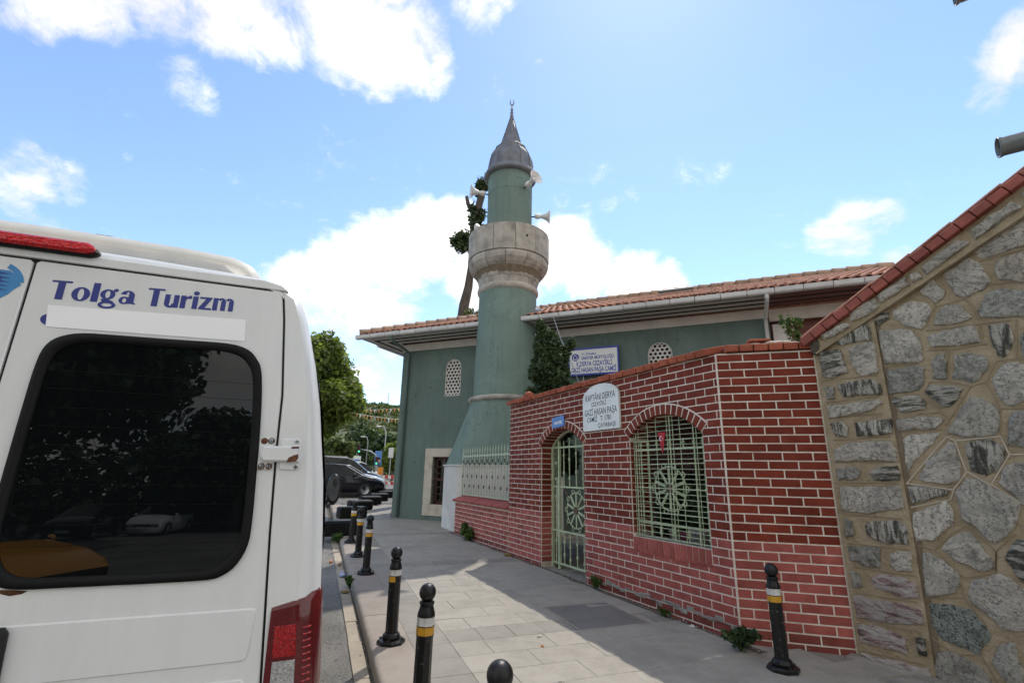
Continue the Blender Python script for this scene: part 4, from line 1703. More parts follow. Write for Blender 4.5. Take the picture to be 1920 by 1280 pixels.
# ================================================================ minaret
AX, AY = 4.67, 12.78
mi = thing('minaret', 'squat green minaret with stone balcony, lead cone cap and crescent finial', 'minaret', (AX, AY, 0))
base_w = [(3.28, 12.45), (4.62, 11.25), (5.7, 11.35), (6.25, 12.4), (5.9, 13.6), (4.7, 14.2), (3.7, 14.1), (3.17, 13.35)]
bp = [(p[0] - AX, p[1] - AY) for p in base_w]
n = len(bp)
mb = MB()
mb.add([(p[0], p[1], -0.2) for p in bp] + [(p[0], p[1], 1.765) for p in bp], [(i, (i + 1) % n, n + (i + 1) % n, n + i) for i in range(n)] + [tuple(range(n, 2 * n))])
mb.build('plinth', 'plinth_marble', mi)
mb = MB()
ov = [(p[0] * 1.022, p[1] * 1.022) for p in bp]
mb.add([(p[0], p[1], 1.765) for p in ov] + [(p[0], p[1], 1.80) for p in ov], [(i, (i + 1) % n, n + (i + 1) % n, n + i) for i in range(n)] + [tuple(range(n, 2 * n)), tuple(range(n))[::-1]])
mb.build('plinth_slab', 'plaster_white', mi)


def poly_r(a):
    d = (math.cos(a), math.sin(a))
    best = 9
    for i in range(n):
        p, q = bp[i], bp[(i + 1) % n]
        ex, ey = q[0] - p[0], q[1] - p[1]
        den_ = d[0] * ey - d[1] * ex
        if abs(den_) < 1e-9:
            continue
        t = (p[0] * ey - p[1] * ex) / den_
        s_ = (p[0] * d[1] - p[1] * d[0]) / den_
        if t > 0 and -1e-6 <= s_ <= 1 + 1e-6:
            best = min(best, t)
    return best


angs = sorted([2 * PI * i / 40 for i in range(40)] + [math.atan2(p[1], p[0]) % (2 * PI) for p in bp])
na = len(angs)
mb = MB()
lv = [(1.80, 0.0), (2.4, 0.36), (3.0, 0.72), (3.47, 1.0)]
for z, t in lv:
    for a in angs:
        r_ = (poly_r(a) * 0.975) * (1 - t) + 0.955 * t
        mb.v.append((r_ * math.cos(a), r_ * math.sin(a), z))
for k in range(len(lv) - 1):
    for i in range(na):
        j = (i + 1) % na
        mb.f.append((k * na + i, k * na + j, (k + 1) * na + j, (k + 1) * na + i))
o = mb.build('flared_foot', 'minaret_green', mi, 'auto')
MB().lathe([(0.93, 3.44), (1.02, 3.47), (1.045, 3.52), (1.02, 3.57), (0.93, 3.60)], 40, cap=False).build('ring_moulding', 'limestone', mi, True)
MB().lathe([(0.905, 3.56), (0.87, 5.2), (0.835, 6.66)], 48, cap=False).build('shaft', 'minaret_green', mi, True)
MB().lathe([(0.835, 6.60), (0.885, 6.64), (0.90, 6.70), (0.885, 6.76), (0.86, 6.79)], 48, cap=False).build('ring_moulding', 'limestone', mi, True)


def ring_blocks(prof, cnt, a_off, name, gap=0.012, sub=3):
    for i in range(cnt):
        a0, a1 = a_off + 2 * PI * i / cnt + gap, a_off + 2 * PI * (i + 1) / cnt - gap
        mbk = MB()
        jr = random.uniform(-0.008, 0.006)
        np_ = len(prof)
        for s_ in range(sub + 1):
            a = a0 + (a1 - a0) * s_ / sub
            for r_, z in prof:
                mbk.v.append(((r_ + jr) * math.cos(a), (r_ + jr) * math.sin(a), z))
        for s_ in range(sub):
            for k in range(np_ - 1):
                q = s_ * np_ + k
                mbk.f.append((q, q + np_, q + np_ + 1, q + 1))
        mbk.f.append(tuple(range(np_)))
        mbk.f.append(tuple(range(sub * np_, (sub + 1) * np_))[::-1])
        mbk.build(name, 'limestone', mi)


MB().lathe([(0.82, 6.7), (0.85, 6.95), (1.02, 7.25), (1.13, 7.55), (1.14, 7.75)], 40, cap=False).build('balcony_core', 'mortar_dark', mi, True)
ring_blocks([(0.70, 6.785), (0.862, 6.785), (0.885, 6.97), (0.72, 6.97)], 9, 0.2, 'corbel_block', 0.007)
ring_blocks([(0.72, 6.978), (0.888, 6.978), (0.955, 7.20), (0.75, 7.20)], 9, 0.55, 'corbel_block', 0.007)
ring_blocks([(0.75, 7.207), (0.985, 7.207), (1.09, 7.30), (1.165, 7.42), (1.185, 7.53), (1.16, 7.62), (0.8, 7.62)], 12, 0.1, 'cornice_block', 0.006)
MB().lathe([(0.6, 7.66), (1.18, 7.66), (1.18, 7.70), (0.6, 7.70)], 24, cap=False).build('balcony_floor', 'limestone', mi)
ring_blocks([(1.10, 7.626), (1.20, 7.626), (1.21, 8.42), (1.11, 8.42)], 12, 0.32, 'parapet_panel', 0.005, 2)
MB().lathe([(0.685, 7.7), (0.685, 9.4), (0.688, 10.60)], 40, cap=False).build('upper_shaft', 'minaret_green', mi, True)
MB().lathe([(0.68, 9.862), (0.692, 9.866), (0.692, 9.878), (0.68, 9.882)], 40, cap=False).build('joint_band', 'minaret_green', mi)
capp = [(0.67, 10.47), (0.80, 10.49), (0.83, 10.55), (0.80, 10.63), (0.715, 10.72), (0.70, 10.80), (0.70, 11.00), (0.665, 11.20), (0.58, 11.38), (0.50, 11.50), (0.515, 11.54), (0.465, 11.60),
        (0.345, 11.72), (0.315, 11.82), (0.19, 12.28), (0.05, 12.80)]
MB().lathe(capp, 48, cap=True).build('cone_cap', 'lead', mi, True)
sm_ = MB()
for i in range(12):
    a = 2 * PI * i / 12 + 0.1
    sm_.tube([((r_ + 0.006) * math.cos(a), (r_ + 0.006) * math.sin(a), z) for r_, z in capp[4:]], 0.014, 5)
sm_.build('lead_seam', 'lead', mi)
fin = MB().lathe([(0.05, 12.79), (0.03, 12.83), (0.066, 12.89), (0.03, 12.95), (0.060, 13.01), (0.027, 13.07), (0.050, 13.12), (0.022, 13.18), (0.017, 13.32)], 12)
fin.build('finial', 'lead', mi, True)
pts = [(0.0 + 0.062 * math.cos(a) * r0.x, 0.062 * math.cos(a) * r0.y, 13.43 + 0.115 * math.sin(a)) for a in [R(-235) + R(290) * t / 14 for t in range(15)]]
MB().tube(pts, [0.008 + 0.014 * math.sin(PI * t / 14) for t in range(15)], 6).build('crescent', 'lead', mi, True)
MB().box(0.02, 0.08, -1.225, -1.19, 8.02, 8.08, RZ(R(2)) @ T(0, 0, 0)).build('drain_hole', 'iron_dark', mi)


def speaker(label, d, z, tiltz=0.0, off=0.68):
    d = Vector((d[0], d[1], 0)).normalized()
    ob = thing('loudspeaker', label, 'loudspeaker', (AX + d.x * off, AY + d.y * off, z), math.atan2(d.y, d.x), 'horn loudspeakers on the minaret')
    Mh = RY(R(90) - tiltz)
    MB().lathe([(0.055, 0.10), (0.075, 0.12), (0.075, 0.24), (0.05, 0.26)], 14, Mh).build('driver', 'speaker_white', ob, True)
    MB().lathe([(0.045, 0.25), (0.06, 0.32), (0.095, 0.42), (0.15, 0.50), (0.215, 0.55), (0.222, 0.56), (0.205, 0.55), (0.14, 0.495), (0.085, 0.42), (0.03, 0.34)], 24, Mh, cap=False).build('horn', 'speaker_white', ob, True)
    MB().lathe([(0.02, 0.34), (0.05, 0.42), (0.052, 0.46), (0.0, 0.50)], 12, Mh, cap=False).build('reflector', 'speaker_white', ob, True)
    MB().tube([(-0.06, 0, -0.02), (0.06, 0, -0.02), (0.14, 0, 0.0)], 0.022, 6).build('bracket', 'iron_dark', ob)
    return ob


rv, hv = (r0.x, r0.y), (hd.x, hd.y)
speaker('white horn loudspeaker high on the left of the minaret, facing left', (-rv[0] - 0.25 * hv[0], -rv[1] - 0.25 * hv[1]), 9.90)
speaker('white horn loudspeaker high on the minaret, facing towards the street with open mouth', (rv[0] * 0.62 - hv[0] * 0.78, rv[1] * 0.62 - hv[1] * 0.78), 9.92, 0.16)
speaker('white horn loudspeaker on the right of the minaret just above the balcony', (rv[0] - 0.1 * hv[0], rv[1] - 0.1 * hv[1]), 9.22, -0.06)
speaker('white horn loudspeaker peeping out behind the left of the minaret above the balcony', (-rv[0] * 0.86 + hv[0] * 0.5, -rv[1] * 0.86 + hv[1] * 0.5), 9.05, 0.0, 0.60)

# ================================================================ rubble stone building
A_ST = R(-72.7)
SO = (4.802, 3.583)
stn = thing('stone_house', 'rubble stone gable wall with tan mortar and red brick verge beside the brick wall', 'house', (SO[0], SO[1], 0), A_ST)
SL = 0.575


def vz(s_):
    return 2.985 + SL * s_


MB().prism([(0.57, -0.15), (4.6, -0.15), (4.6, vz(4.6)), (0.57, vz(0.57))], 0.0, 0.4).build('mortar_core', 'mortar_tan', stn)
MB().prism([(0.0, -0.15), (0.545, -0.15), (0.57, 1.2), (0.565, vz(0.565)), (0.0, vz(0.0))], -0.03, 0.38).build('quoin_core', 'mortar_tan', stn)
MB().prism([(0.552, -0.15), (0.60, -0.15), (0.615, 1.4), (0.60, 3.1), (0.575, 3.1)], -0.006, 0.02).build('shaded_weathered_joint', 'mortar_dark', stn)  # dark strip: weathered quoin edge, with its shaded side put into the colour
MB().prism([(0.03, 2.862), (4.6, 2.862 + 0.52 * 4.57), (4.6, vz(4.6)), (0.0, vz(0.0))], -0.075, -0.002).build('verge_mortar', 'mortar_tan', stn)
STONES = [
    ["d",-0.03,[[0.127,2.984],[0.247,3.013],[0.386,3.106],[0.487,3.1],[0.521,3.049],[0.512,2.928],[0.377,2.934],[0.272,2.92],[0.178,2.956]]],
    ["h",-0.03,[[0.056,2.889],[0.236,2.878],[0.257,2.783],[0.271,2.644],[0.123,2.605],[0.052,2.65]]],
    ["w",-0.03,[[0.325,2.875],[0.531,2.899],[0.53,2.614],[0.49,2.595],[0.386,2.598],[0.33,2.703]]],
    ["m",-0.03,[[0.05,2.52],[0.133,2.509],[0.128,2.391],[0.063,2.389]]],
    ["d",-0.03,[[0.181,2.529],[0.293,2.544],[0.448,2.544],[0.521,2.486],[0.524,2.397],[0.386,2.401],[0.208,2.404]]],
    ["w",-0.03,[[0.058,2.322],[0.348,2.331],[0.493,2.341],[0.51,2.303],[0.404,2.242],[0.24,2.219],[0.061,2.204]]],
    ["d",-0.03,[[0.056,2.149],[0.166,2.166],[0.206,2.09],[0.188,2.011],[0.088,2.023]]],
    ["d",-0.03,[[0.278,2.142],[0.562,2.154],[0.552,2.025],[0.404,2.017],[0.274,2.015]]],
    ["w",-0.03,[[0.065,1.882],[0.2,1.946],[0.381,1.955],[0.53,1.942],[0.556,1.867],[0.537,1.778],[0.288,1.78],[0.062,1.781]]],
    ["m",-0.03,[[0.056,1.71],[0.211,1.722],[0.253,1.68],[0.224,1.618],[0.059,1.599]]],
    ["h",-0.03,[[0.335,1.68],[0.386,1.715],[0.542,1.733],[0.56,1.668],[0.541,1.602],[0.408,1.603],[0.345,1.613]]],
    ["w",-0.03,[[0.064,1.529],[0.32,1.537],[0.533,1.551],[0.53,1.372],[0.434,1.345],[0.287,1.306],[0.207,1.308],[0.057,1.321]]],
    ["m",-0.03,[[0.058,1.243],[0.121,1.218],[0.114,1.099],[0.041,1.069]]],
    ["d",-0.03,[[0.222,1.19],[0.297,1.233],[0.464,1.253],[0.521,1.223],[0.521,1.072],[0.385,1.056],[0.299,1.075],[0.228,1.118]]],
    ["m",-0.03,[[0.055,0.997],[0.308,1.005],[0.284,0.841],[0.207,0.837],[0.052,0.88]]],
    ["w",-0.03,[[0.377,0.958],[0.449,0.995],[0.523,1.004],[0.516,0.848],[0.413,0.833],[0.371,0.881]]],
    ["m",-0.03,[[0.045,0.778],[0.11,0.759],[0.117,0.648],[0.043,0.642]]],
    ["p",-0.03,[[0.206,0.746],[0.275,0.778],[0.418,0.786],[0.523,0.744],[0.528,0.647],[0.417,0.626],[0.287,0.65],[0.228,0.674]]],
    ["p",-0.03,[[0.042,0.564],[0.286,0.562],[0.514,0.541],[0.52,0.434],[0.336,0.407],[0.178,0.379],[0.044,0.391]]],
    ["p",-0.03,[[0.045,0.322],[0.204,0.336],[0.378,0.293],[0.377,0.171],[0.208,0.183],[0.039,0.184]]],
    ["h",-0.03,[[0.46,0.313],[0.518,0.333],[0.519,0.195],[0.466,0.194]]],
    ["p",-0.03,[[0.034,0.097],[0.174,0.091],[0.259,0.093],[0.504,0.1],[0.507,0.011],[0.348,-0.016],[0.246,0.008],[0.097,0.015]]],
    ["h",0,[[0.556,3.131],[0.679,3.197],[0.686,3.113],[0.597,3.057]]],
    ["w",0,[[0.721,3.18],[0.881,3.239],[0.984,3.186],[1.001,3.121],[0.911,2.956],[0.798,3.012],[0.726,3.116]]],
    ["w",0,[[1.005,2.977],[1.037,3.064],[1.109,3.129],[1.209,3.115],[1.262,2.986],[1.209,2.964],[1.114,2.952]]],
    ["w",0,[[0.95,3.319],[1.06,3.404],[1.127,3.268],[1.105,3.214],[1.047,3.182]]],
    ["w",0,[[1.144,3.427],[1.327,3.517],[1.389,3.448],[1.425,3.262],[1.365,3.211],[1.253,3.179],[1.197,3.218],[1.166,3.317]]],
    ["w",0,[[1.376,3.56],[1.452,3.627],[1.72,3.744],[1.811,3.762],[1.767,3.519],[1.68,3.518],[1.427,3.482]]],
    ["c",0,[[1.484,3.416],[1.571,3.455],[1.668,3.454],[1.748,3.414],[1.707,3.187],[1.623,3.201],[1.487,3.277]]],
    ["m",0,[[1.32,3.04],[1.388,3.158],[1.485,3.181],[1.61,3.128],[1.671,3.068],[1.637,2.916],[1.573,2.921],[1.325,2.976]]],
    ["w",0,[[0.602,3.011],[0.759,2.982],[0.839,2.943],[0.875,2.874],[0.886,2.816],[0.873,2.682],[0.834,2.659],[0.589,2.689]]],
    ["m",0,[[0.598,2.609],[0.707,2.613],[0.828,2.62],[0.866,2.594],[0.851,2.473],[0.803,2.415],[0.591,2.395]]],
    ["h",0,[[0.592,2.315],[0.622,2.354],[0.786,2.354],[0.835,2.276],[0.812,2.226],[0.642,2.216]]],
    ["w",0,[[0.597,2.136],[0.755,2.158],[0.873,2.159],[0.93,2.127],[0.914,2.096],[0.856,2.057],[0.608,2.047]]],
    ["w",0,[[0.944,2.874],[1.069,2.902],[1.249,2.908],[1.27,2.873],[1.272,2.761],[1.104,2.764],[0.961,2.776]]],
    ["d",0,[[1.351,2.885],[1.445,2.889],[1.479,2.856],[1.469,2.715],[1.433,2.651],[1.395,2.608],[1.365,2.635],[1.353,2.716],[1.355,2.818]]],
    ["m",0,[[1.523,2.761],[1.555,2.789],[1.62,2.761],[1.589,2.588],[1.506,2.596]]],
    ["m",0,[[0.927,2.635],[0.983,2.695],[1.031,2.702],[1.028,2.581],[1.009,2.479],[0.917,2.499],[0.939,2.564]]],
    ["m",0,[[1.093,2.668],[1.184,2.682],[1.29,2.619],[1.295,2.553],[1.22,2.45],[1.168,2.425],[1.114,2.457],[1.048,2.481],[1.093,2.563]]],
    ["h",0,[[0.85,2.379],[0.894,2.434],[1.04,2.412],[1.099,2.372],[1.061,2.304],[1.0,2.237],[0.943,2.235],[0.913,2.297]]],
    ["w",0,[[1.293,2.426],[1.366,2.528],[1.468,2.547],[1.559,2.471],[1.514,2.275],[1.394,2.208],[1.348,2.225],[1.316,2.297]]],
    ["g",0,[[1.089,2.243],[1.144,2.296],[1.211,2.276],[1.285,2.175],[1.281,2.115],[1.269,2.046],[1.237,1.988],[1.066,1.974],[0.948,2.015],[0.987,2.082]]],
    ["m",0,[[1.343,2.093],[1.379,2.155],[1.437,2.158],[1.546,2.108],[1.505,1.885],[1.388,1.885],[1.297,1.904],[1.324,2.0]]],
    ["w",0,[[0.619,1.965],[0.689,2.005],[0.885,2.005],[0.824,1.924],[0.712,1.812],[0.661,1.756],[0.613,1.682],[0.609,1.771]]],
    ["w",0,[[0.684,1.627],[0.758,1.763],[0.933,1.93],[0.967,1.9],[0.979,1.714],[0.953,1.625],[0.877,1.589],[0.738,1.599]]],
    ["d",0,[[1.044,1.912],[1.112,1.937],[1.204,1.94],[1.257,1.898],[1.269,1.845],[1.204,1.708],[1.131,1.661],[1.045,1.7],[1.046,1.795]]],
    ["w",0,[[1.196,1.604],[1.244,1.714],[1.325,1.766],[1.367,1.74],[1.409,1.69],[1.364,1.441],[1.312,1.457],[1.282,1.499],[1.222,1.559]]],
    ["d",0,[[0.592,1.548],[0.631,1.558],[0.86,1.521],[0.843,1.486],[0.663,1.429],[0.608,1.412],[0.593,1.466]]],
    ["w",0,[[0.6,1.326],[0.708,1.382],[0.835,1.438],[0.867,1.332],[0.85,1.25],[0.773,1.184],[0.705,1.118],[0.582,1.104],[0.581,1.192]]],
    ["g",0,[[0.915,1.497],[1.007,1.621],[1.065,1.609],[1.191,1.526],[1.282,1.437],[1.252,1.352],[1.176,1.211],[1.096,1.14],[1.063,1.148],[0.995,1.255],[0.953,1.28],[0.92,1.302],[0.925,1.396]]],
    ["h",0,[[1.132,1.022],[1.185,1.132],[1.224,1.173],[1.314,1.164],[1.27,0.924],[1.196,0.883],[1.173,0.932]]],
    ["w",0,[[0.751,1.049],[0.819,1.136],[0.914,1.197],[0.954,1.188],[1.001,1.104],[1.051,0.993],[1.052,0.956],[0.953,0.914],[0.918,0.943],[0.833,0.963],[0.793,1.009]]],
    ["g",0,[[0.613,0.993],[0.65,1.01],[0.684,0.982],[0.741,0.957],[0.819,0.878],[0.819,0.815],[0.777,0.72],[0.681,0.691],[0.584,0.666],[0.596,0.818]]],
    ["w",0,[[0.868,0.737],[0.902,0.824],[1.003,0.856],[1.072,0.898],[1.126,0.876],[1.18,0.817],[1.264,0.792],[1.22,0.548],[1.092,0.515],[1.018,0.513],[0.95,0.6],[0.884,0.66]]],
    ["n",0,[[0.6,0.596],[0.707,0.61],[0.86,0.601],[0.887,0.536],[0.944,0.448],[0.913,0.385],[0.84,0.292],[0.79,0.311],[0.732,0.321],[0.641,0.344],[0.618,0.378],[0.593,0.439]]],
    ["g",0,[[0.58,0.219],[0.676,0.25],[0.766,0.229],[0.843,0.188],[0.89,0.104],[0.869,-0.022],[0.536,-0.127],[0.544,0.066]]],
    ["g",0,[[0.969,0.356],[1.039,0.416],[1.078,0.413],[1.073,0.334],[1.097,0.252],[1.069,0.099],[0.995,0.135],[0.922,0.258]]],
    ["bw",-0.09,[[0.098,3.041],[0.337,3.14],[0.378,3.113],[0.381,3.086],[0.214,3.008],[0.127,2.991]]],
    ["bw",-0.09,[[0.383,3.232],[0.515,3.317],[0.626,3.325],[0.648,3.229],[0.513,3.154],[0.39,3.125]]],
    ["bw",-0.09,[[0.633,3.336],[0.89,3.464],[0.91,3.376],[0.661,3.251]]],
    ["bw",-0.09,[[0.906,3.472],[0.989,3.495],[1.013,3.413],[0.926,3.39]]],
    ["bw",-0.09,[[1.002,3.516],[1.295,3.682],[1.379,3.638],[1.358,3.61],[1.034,3.431]]],
    ["bw",-0.09,[[1.379,3.734],[1.684,3.901],[1.744,3.839],[1.728,3.811],[1.404,3.64]]],
    ["bw",-0.09,[[1.742,3.933],[1.864,4.002],[1.884,3.923],[1.765,3.853]]]]
LINES = {"w":[[[0.582,1.575],[0.926,1.977],[0.975,1.947],[1.01,1.681],[0.9,1.536],[0.583,1.58]],[[0.985,1.942],[1.265,1.966],[1.293,1.821],[1.14,1.578],[1.017,1.682]],[[1.293,1.821],[1.419,1.823]],[[1.142,1.586],[1.32,1.431]],[[0.899,1.527],[0.869,1.456],[0.582,1.374]]],"b":[[[0.541,2.663],[0.827,2.643]],[[0.939,2.936],[1.496,2.907]],[[1.298,2.924],[1.3,2.795]],[[0.934,2.755],[1.093,2.73],[1.314,2.741]],[[1.063,2.731],[1.017,2.449]],[[0.887,2.466],[1.029,2.447],[1.154,2.398],[1.252,2.418],[1.346,2.582],[1.471,2.584],[1.522,2.562]],[[1.524,2.9],[1.468,2.584]],[[1.153,2.389],[0.935,2.073]],[[1.261,2.412],[1.304,2.189],[1.454,2.184]],[[1.304,2.189],[1.267,1.979]],[[0.755,2.189],[0.922,2.194],[0.956,2.154]],[[0.887,2.466],[0.843,2.379],[0.922,2.194]],[[0.578,2.045],[0.905,2.042]],[[0.576,1.365],[0.549,1.064],[0.695,1.039],[0.831,1.18],[0.935,1.253]],[[0.695,1.039],[0.831,0.871],[0.867,0.848],[1.057,0.917],[1.085,1.074]],[[0.831,0.871],[0.827,0.69],[0.567,0.642]],[[0.935,1.253],[1.085,1.074],[1.223,1.219]],[[0.827,0.69],[0.933,0.518],[0.861,0.283],[0.695,0.251],[0.565,0.336]],[[1.057,0.917],[1.195,0.814]],[[0.861,0.283],[0.948,0.081]],[[1.085,1.074],[1.057,0.917]],[[1.042,3.142],[1.255,3.161],[1.356,3.281]],[[0.97,3.057],[1.042,3.142],[1.028,3.223]],[[1.255,3.161],[1.31,2.951]],[[1.384,3.248],[1.64,3.218]],[[1.398,3.468],[1.688,3.489]]],"s":[[[0.026,2.587],[0.515,2.579]],[[0.041,2.358],[0.507,2.378]],[[0.04,2.206],[0.504,2.212]],[[0.053,1.982],[0.534,1.997]],[[0.053,1.769],[0.519,1.766]],[[0.059,1.571],[0.524,1.583]],[[0.056,1.284],[0.512,1.276]],[[0.051,1.024],[0.523,1.02]],[[0.066,0.816],[0.517,0.812]],[[0.056,0.595],[0.513,0.602]],[[0.054,0.372],[0.505,0.367]],[[0.039,0.117],[0.492,0.125]]]}
SM = {'w': 'stone_white', 'd': 'stone_dark', 'h': 'stone_band', 'm': 'stone_mottled', 'p': 'stone_pink', 'c': 'stone_cream', 'g': 'stone_grey', 'n': 'stone_green'}


def stone(kind, dy, poly):
    g = random
    cx_ = sum(p[0] for p in poly) / len(poly)
    cz_ = sum(p[1] for p in poly) / len(poly)
    gs = 1.0 if kind[0] == 'b' else 1.07
    poly = [(cx_ + (p[0] - cx_) * gs, cz_ + (p[1] - cz_) * gs) for p in poly]
    pts = []
    for i, p in enumerate(poly):
        q = poly[(i + 1) % len(poly)]
        l_ = math.hypot(q[0] - p[0], q[1] - p[1])
        k = max(1, min(4, int(l_ / 0.04)))
        for j in range(k):
            t = j / k
            jt = 0.0095 if j else 0.004
            pts.append((p[0] + (q[0] - p[0]) * t + g.uniform(-jt, jt) - cx_, p[1] + (q[1] - p[1]) * t + g.uniform(-jt, jt) - cz_))
    ar = 0.5 * sum(pts[i][0] * pts[(i + 1) % len(pts)][1] - pts[(i + 1) % len(pts)][0] * pts[i][1] for i in range(len(pts)))
    if ar < 0:
        pts = pts[::-1]
    n = len(pts)
    proud = 0.06 if kind[0] == 'b' else g.uniform(0.016, 0.034)
    rings = []
    for sc, yy in ((1.0, 0.02), (0.985, -proud * 0.45), (0.91, -proud * 0.85), (0.62, -proud - 0.004)):
        rings.append([(p[0] * sc * (1 + (g.uniform(-.06, .06) if sc < 0.95 else 0)), yy + (g.uniform(-.006, .006) if sc < 0.95 else 0), p[1] * sc * (1 + (g.uniform(-.06, .06) if sc < 0.95 else 0))) for p in pts])
    vs = [v for r_ in rings for v in r_] + [(0, -proud - 0.005, 0)]
    fs = []
    for k in range(3):
        for i in range(n):
            j = (i + 1) % n
            fs.append((k * n + i, k * n + j, (k + 1) * n + j, (k + 1) * n + i))
    for i in range(n):
        fs.append((3 * n + i, 3 * n + (i + 1) % n, 4 * n))
    me = MB().add(vs, fs).mesh('stone', SM[kind[-1]])
    put('stone', me, stn, T(cx_, dy, cz_))


for kd, dy, poly in STONES:
    stone(kd, dy if kd[0] != 'b' else -0.05, poly)
# the wall goes on past the edge of the picture in the same rubble
taken = []
for i in range(160):
    s_ = random.uniform(1.78, 4.4)
    z_ = random.uniform(0.15, vz(s_) - 0.4)
    if any(math.hypot(s_ - q[0], z_ - q[1]) < 0.30 for q in taken):
        continue
    taken.append((s_, z_))
    stone(random.choice('wwmgdhc'), 0.0, [(s_ + random.uniform(.09, .14) * math.cos(a) * 1.15, z_ + random.uniform(.08, .125) * math.sin(a)) for a in [2 * PI * q / 7 for q in range(7)]])


def beads(lines, w_, y_, mat, name):
    for ln in lines:
        mbd = MB()
        for p, q in zip(ln[:-1], ln[1:]):
            dx, dz = q[0] - p[0], q[1] - p[1]
            l_ = math.hypot(dx, dz)
            M_ = T(p[0], y_, p[1]) @ RY(-math.atan2(dz, dx))
            mbd.cbox(-0.003, l_ + 0.003, -0.005, 0.004, -w_ / 2, w_ / 2, 0.003, M_)
        mbd.build(name, mat, stn)


beads(LINES['w'], 0.012, -0.004, 'joint_paint', 'painted_joint')
beads(LINES['b'], 0.012, -0.003, 'mortar_joint', 'mortar_joint')
beads(LINES['s'], 0.012, -0.033, 'mortar_joint', 'mortar_joint')
# verge: bricks on the slope, thin tiles on top
sa = math.atan(SL)
t = -0.06
i = 0
while t * math.cos(sa) < 4.5:
    l_ = 0.134
    Mv = T(t * math.cos(sa), -0.15, vz(0) + t * math.sin(sa)) @ RY(-sa + random.uniform(-.02, .02))
    put('verge_brick', MB().cbox(0.004, l_ - 0.004, random.uniform(-.006, .006), 0.30, 0.0, 0.078, 0.004).mesh('verge_brick', 'verge_brick'), stn, Mv)
    t += l_
    i += 1
t = -0.08
while t * math.cos(sa) < 4.5:
    l_ = random.choice((0.38, 0.42, 0.30))
    Mv = T(t * math.cos(sa), -0.13, vz(0) + t * math.sin(sa) + 0.098) @ RY(-sa - 0.03)
    put('verge_tile', MB().cbox(0.0, l_ + 0.02, 0.0, 0.55, 0.0, 0.022, 0.005).mesh('verge_tile', 'verge_top'), stn, Mv)
    t += l_
rd = MB()
rd.prism([(0.0, vz(0) + 0.03), (4.6, vz(4.6) + 0.03), (4.6, vz(4.6) + 0.09), (0.0, vz(0) + 0.09)], 0.12, 4.5)
rd.build('roof_slope', 'roof_tile', stn)
MB().box(4.2, 4.6, 0.4, 4.5, -0.1, vz(4.2)).build('side_wall', 'mortar_tan', stn)
MB().box(0.05, 0.35, 0.38, 4.5, -0.1, vz(0.0)).build('side_wall', 'mortar_tan', stn)
# weedy rubble in the notch where roof, brick and stone meet
MB().ball((0.03, -0.02, 2.96), 0.085, 8, 6, (0.8, 1, 1.3)).build('rubble_plug', 'dirt', stn)
# cement haunch at the foot of the stone wall
hb = MB()
hb.prism([(-0.05, 0.0), (-0.05, 0.075), (0.3, 0.05), (0.62, 0.045), (0.9, 0.05), (0.9, 0.0)], -0.16, 0.0)
hb.build('cement_haunch', 'concrete', stn)


def flue(label, end, path, r_):
    end = Vector(end)
    pts = [Vector(p) - end for p in path]
    d = pts[0].normalized()
    ob = thing('flue_pipe', label, 'pipe', tuple(end), 0.0, 'flue pipes on the stone house')
    q = d.to_track_quat('Z', 'Y').to_matrix().to_4x4()
    MB().lathe([(r_ * 1.0, 0.03), (r_ * 1.10, 0.012), (r_ * 1.12, 0.0), (r_ * 1.02, 0.0), (r_ * 0.9, 0.02), (r_ * 0.9, 0.45)], 18, q, cap=False).build('rim', 'galvanised', ob, True)
    MB().tube([d * 0.03] + pts, r_, 18, cap=False).build('pipe', 'galvanised', ob, True)
    MB().lathe([(r_ * 0.89, 0.40), (0.0, 0.40)], 18, q, cap=False).build('bore_disc', 'soffit_gap', ob)  # dark disc closing the bore behind the open end
    MB().lathe([(r_ * 1.05, pts[0].length - 0.2), (r_ * 1.05, pts[0].length - 0.15)], 18, q, cap=False).build('collar', 'galvanised', ob)


flue('grey metal flue pipe with dark open end sticking out above the stone wall', (4.308, 1.607, 3.92), [(4.85, 0.81, 3.93), (4.93, 0.74, 3.93), (5.05, 0.74, 3.93), (5.75, 0.96, 3.93)], 0.066)
flue('upper grey metal flue pipe at the top edge of the view', (4.70, 1.76, 5.66), [(4.98, 1.36, 5.66), (5.08, 1.30, 5.66), (5.6, 1.46, 5.66), (5.75, 1.5, 5.55), (5.78, 1.51, 4.3)], 0.075)

# ================================================================ the white minibus
VX, VY = -0.975, 1.997
vg = gz(3.5) - 0.125
van = thing('minibus', 'white minibus parked at the kerb, seen from behind, with blue lettering on its rear door', 'van', (VX, VY, 0))
PROF = [(0.30, 0.93), (0.45, 1.00), (0.62, 1.05), (0.90, 1.058), (1.19, 1.033), (1.38, 1.018), (1.56, 1.000), (1.84, 0.957), (2.00, 0.923), (2.17, 0.876), (2.25, 0.845), (2.30, 0.80), (2.33, 0.73), (2.342, 0.60), (2.352, 0.30), (2.355, 0.0)]


def vw(z):
    for (z0_, w0_), (z1_, w1_) in zip(PROF[:-1], PROF[1:]):
        if z0_ <= z <= z1_:
            return w0_ + (w1_ - w0_) * (z - z0_) / (z1_ - z0_ + 1e-9)
    return PROF[0][1] if z < PROF[0][0] else 0.0


INC = 0.02


def vtop(y_):
    """roof line: flat, then windscreen and bonnet"""
    if y_ < 3.9:
        return 9.0
    if y_ < 4.75:
        return 2.36 - (y_ - 3.9) * 1.15
    return 1.38 - (y_ - 4.75) * 0.30 - max(0, y_ - 5.3) * 1.2


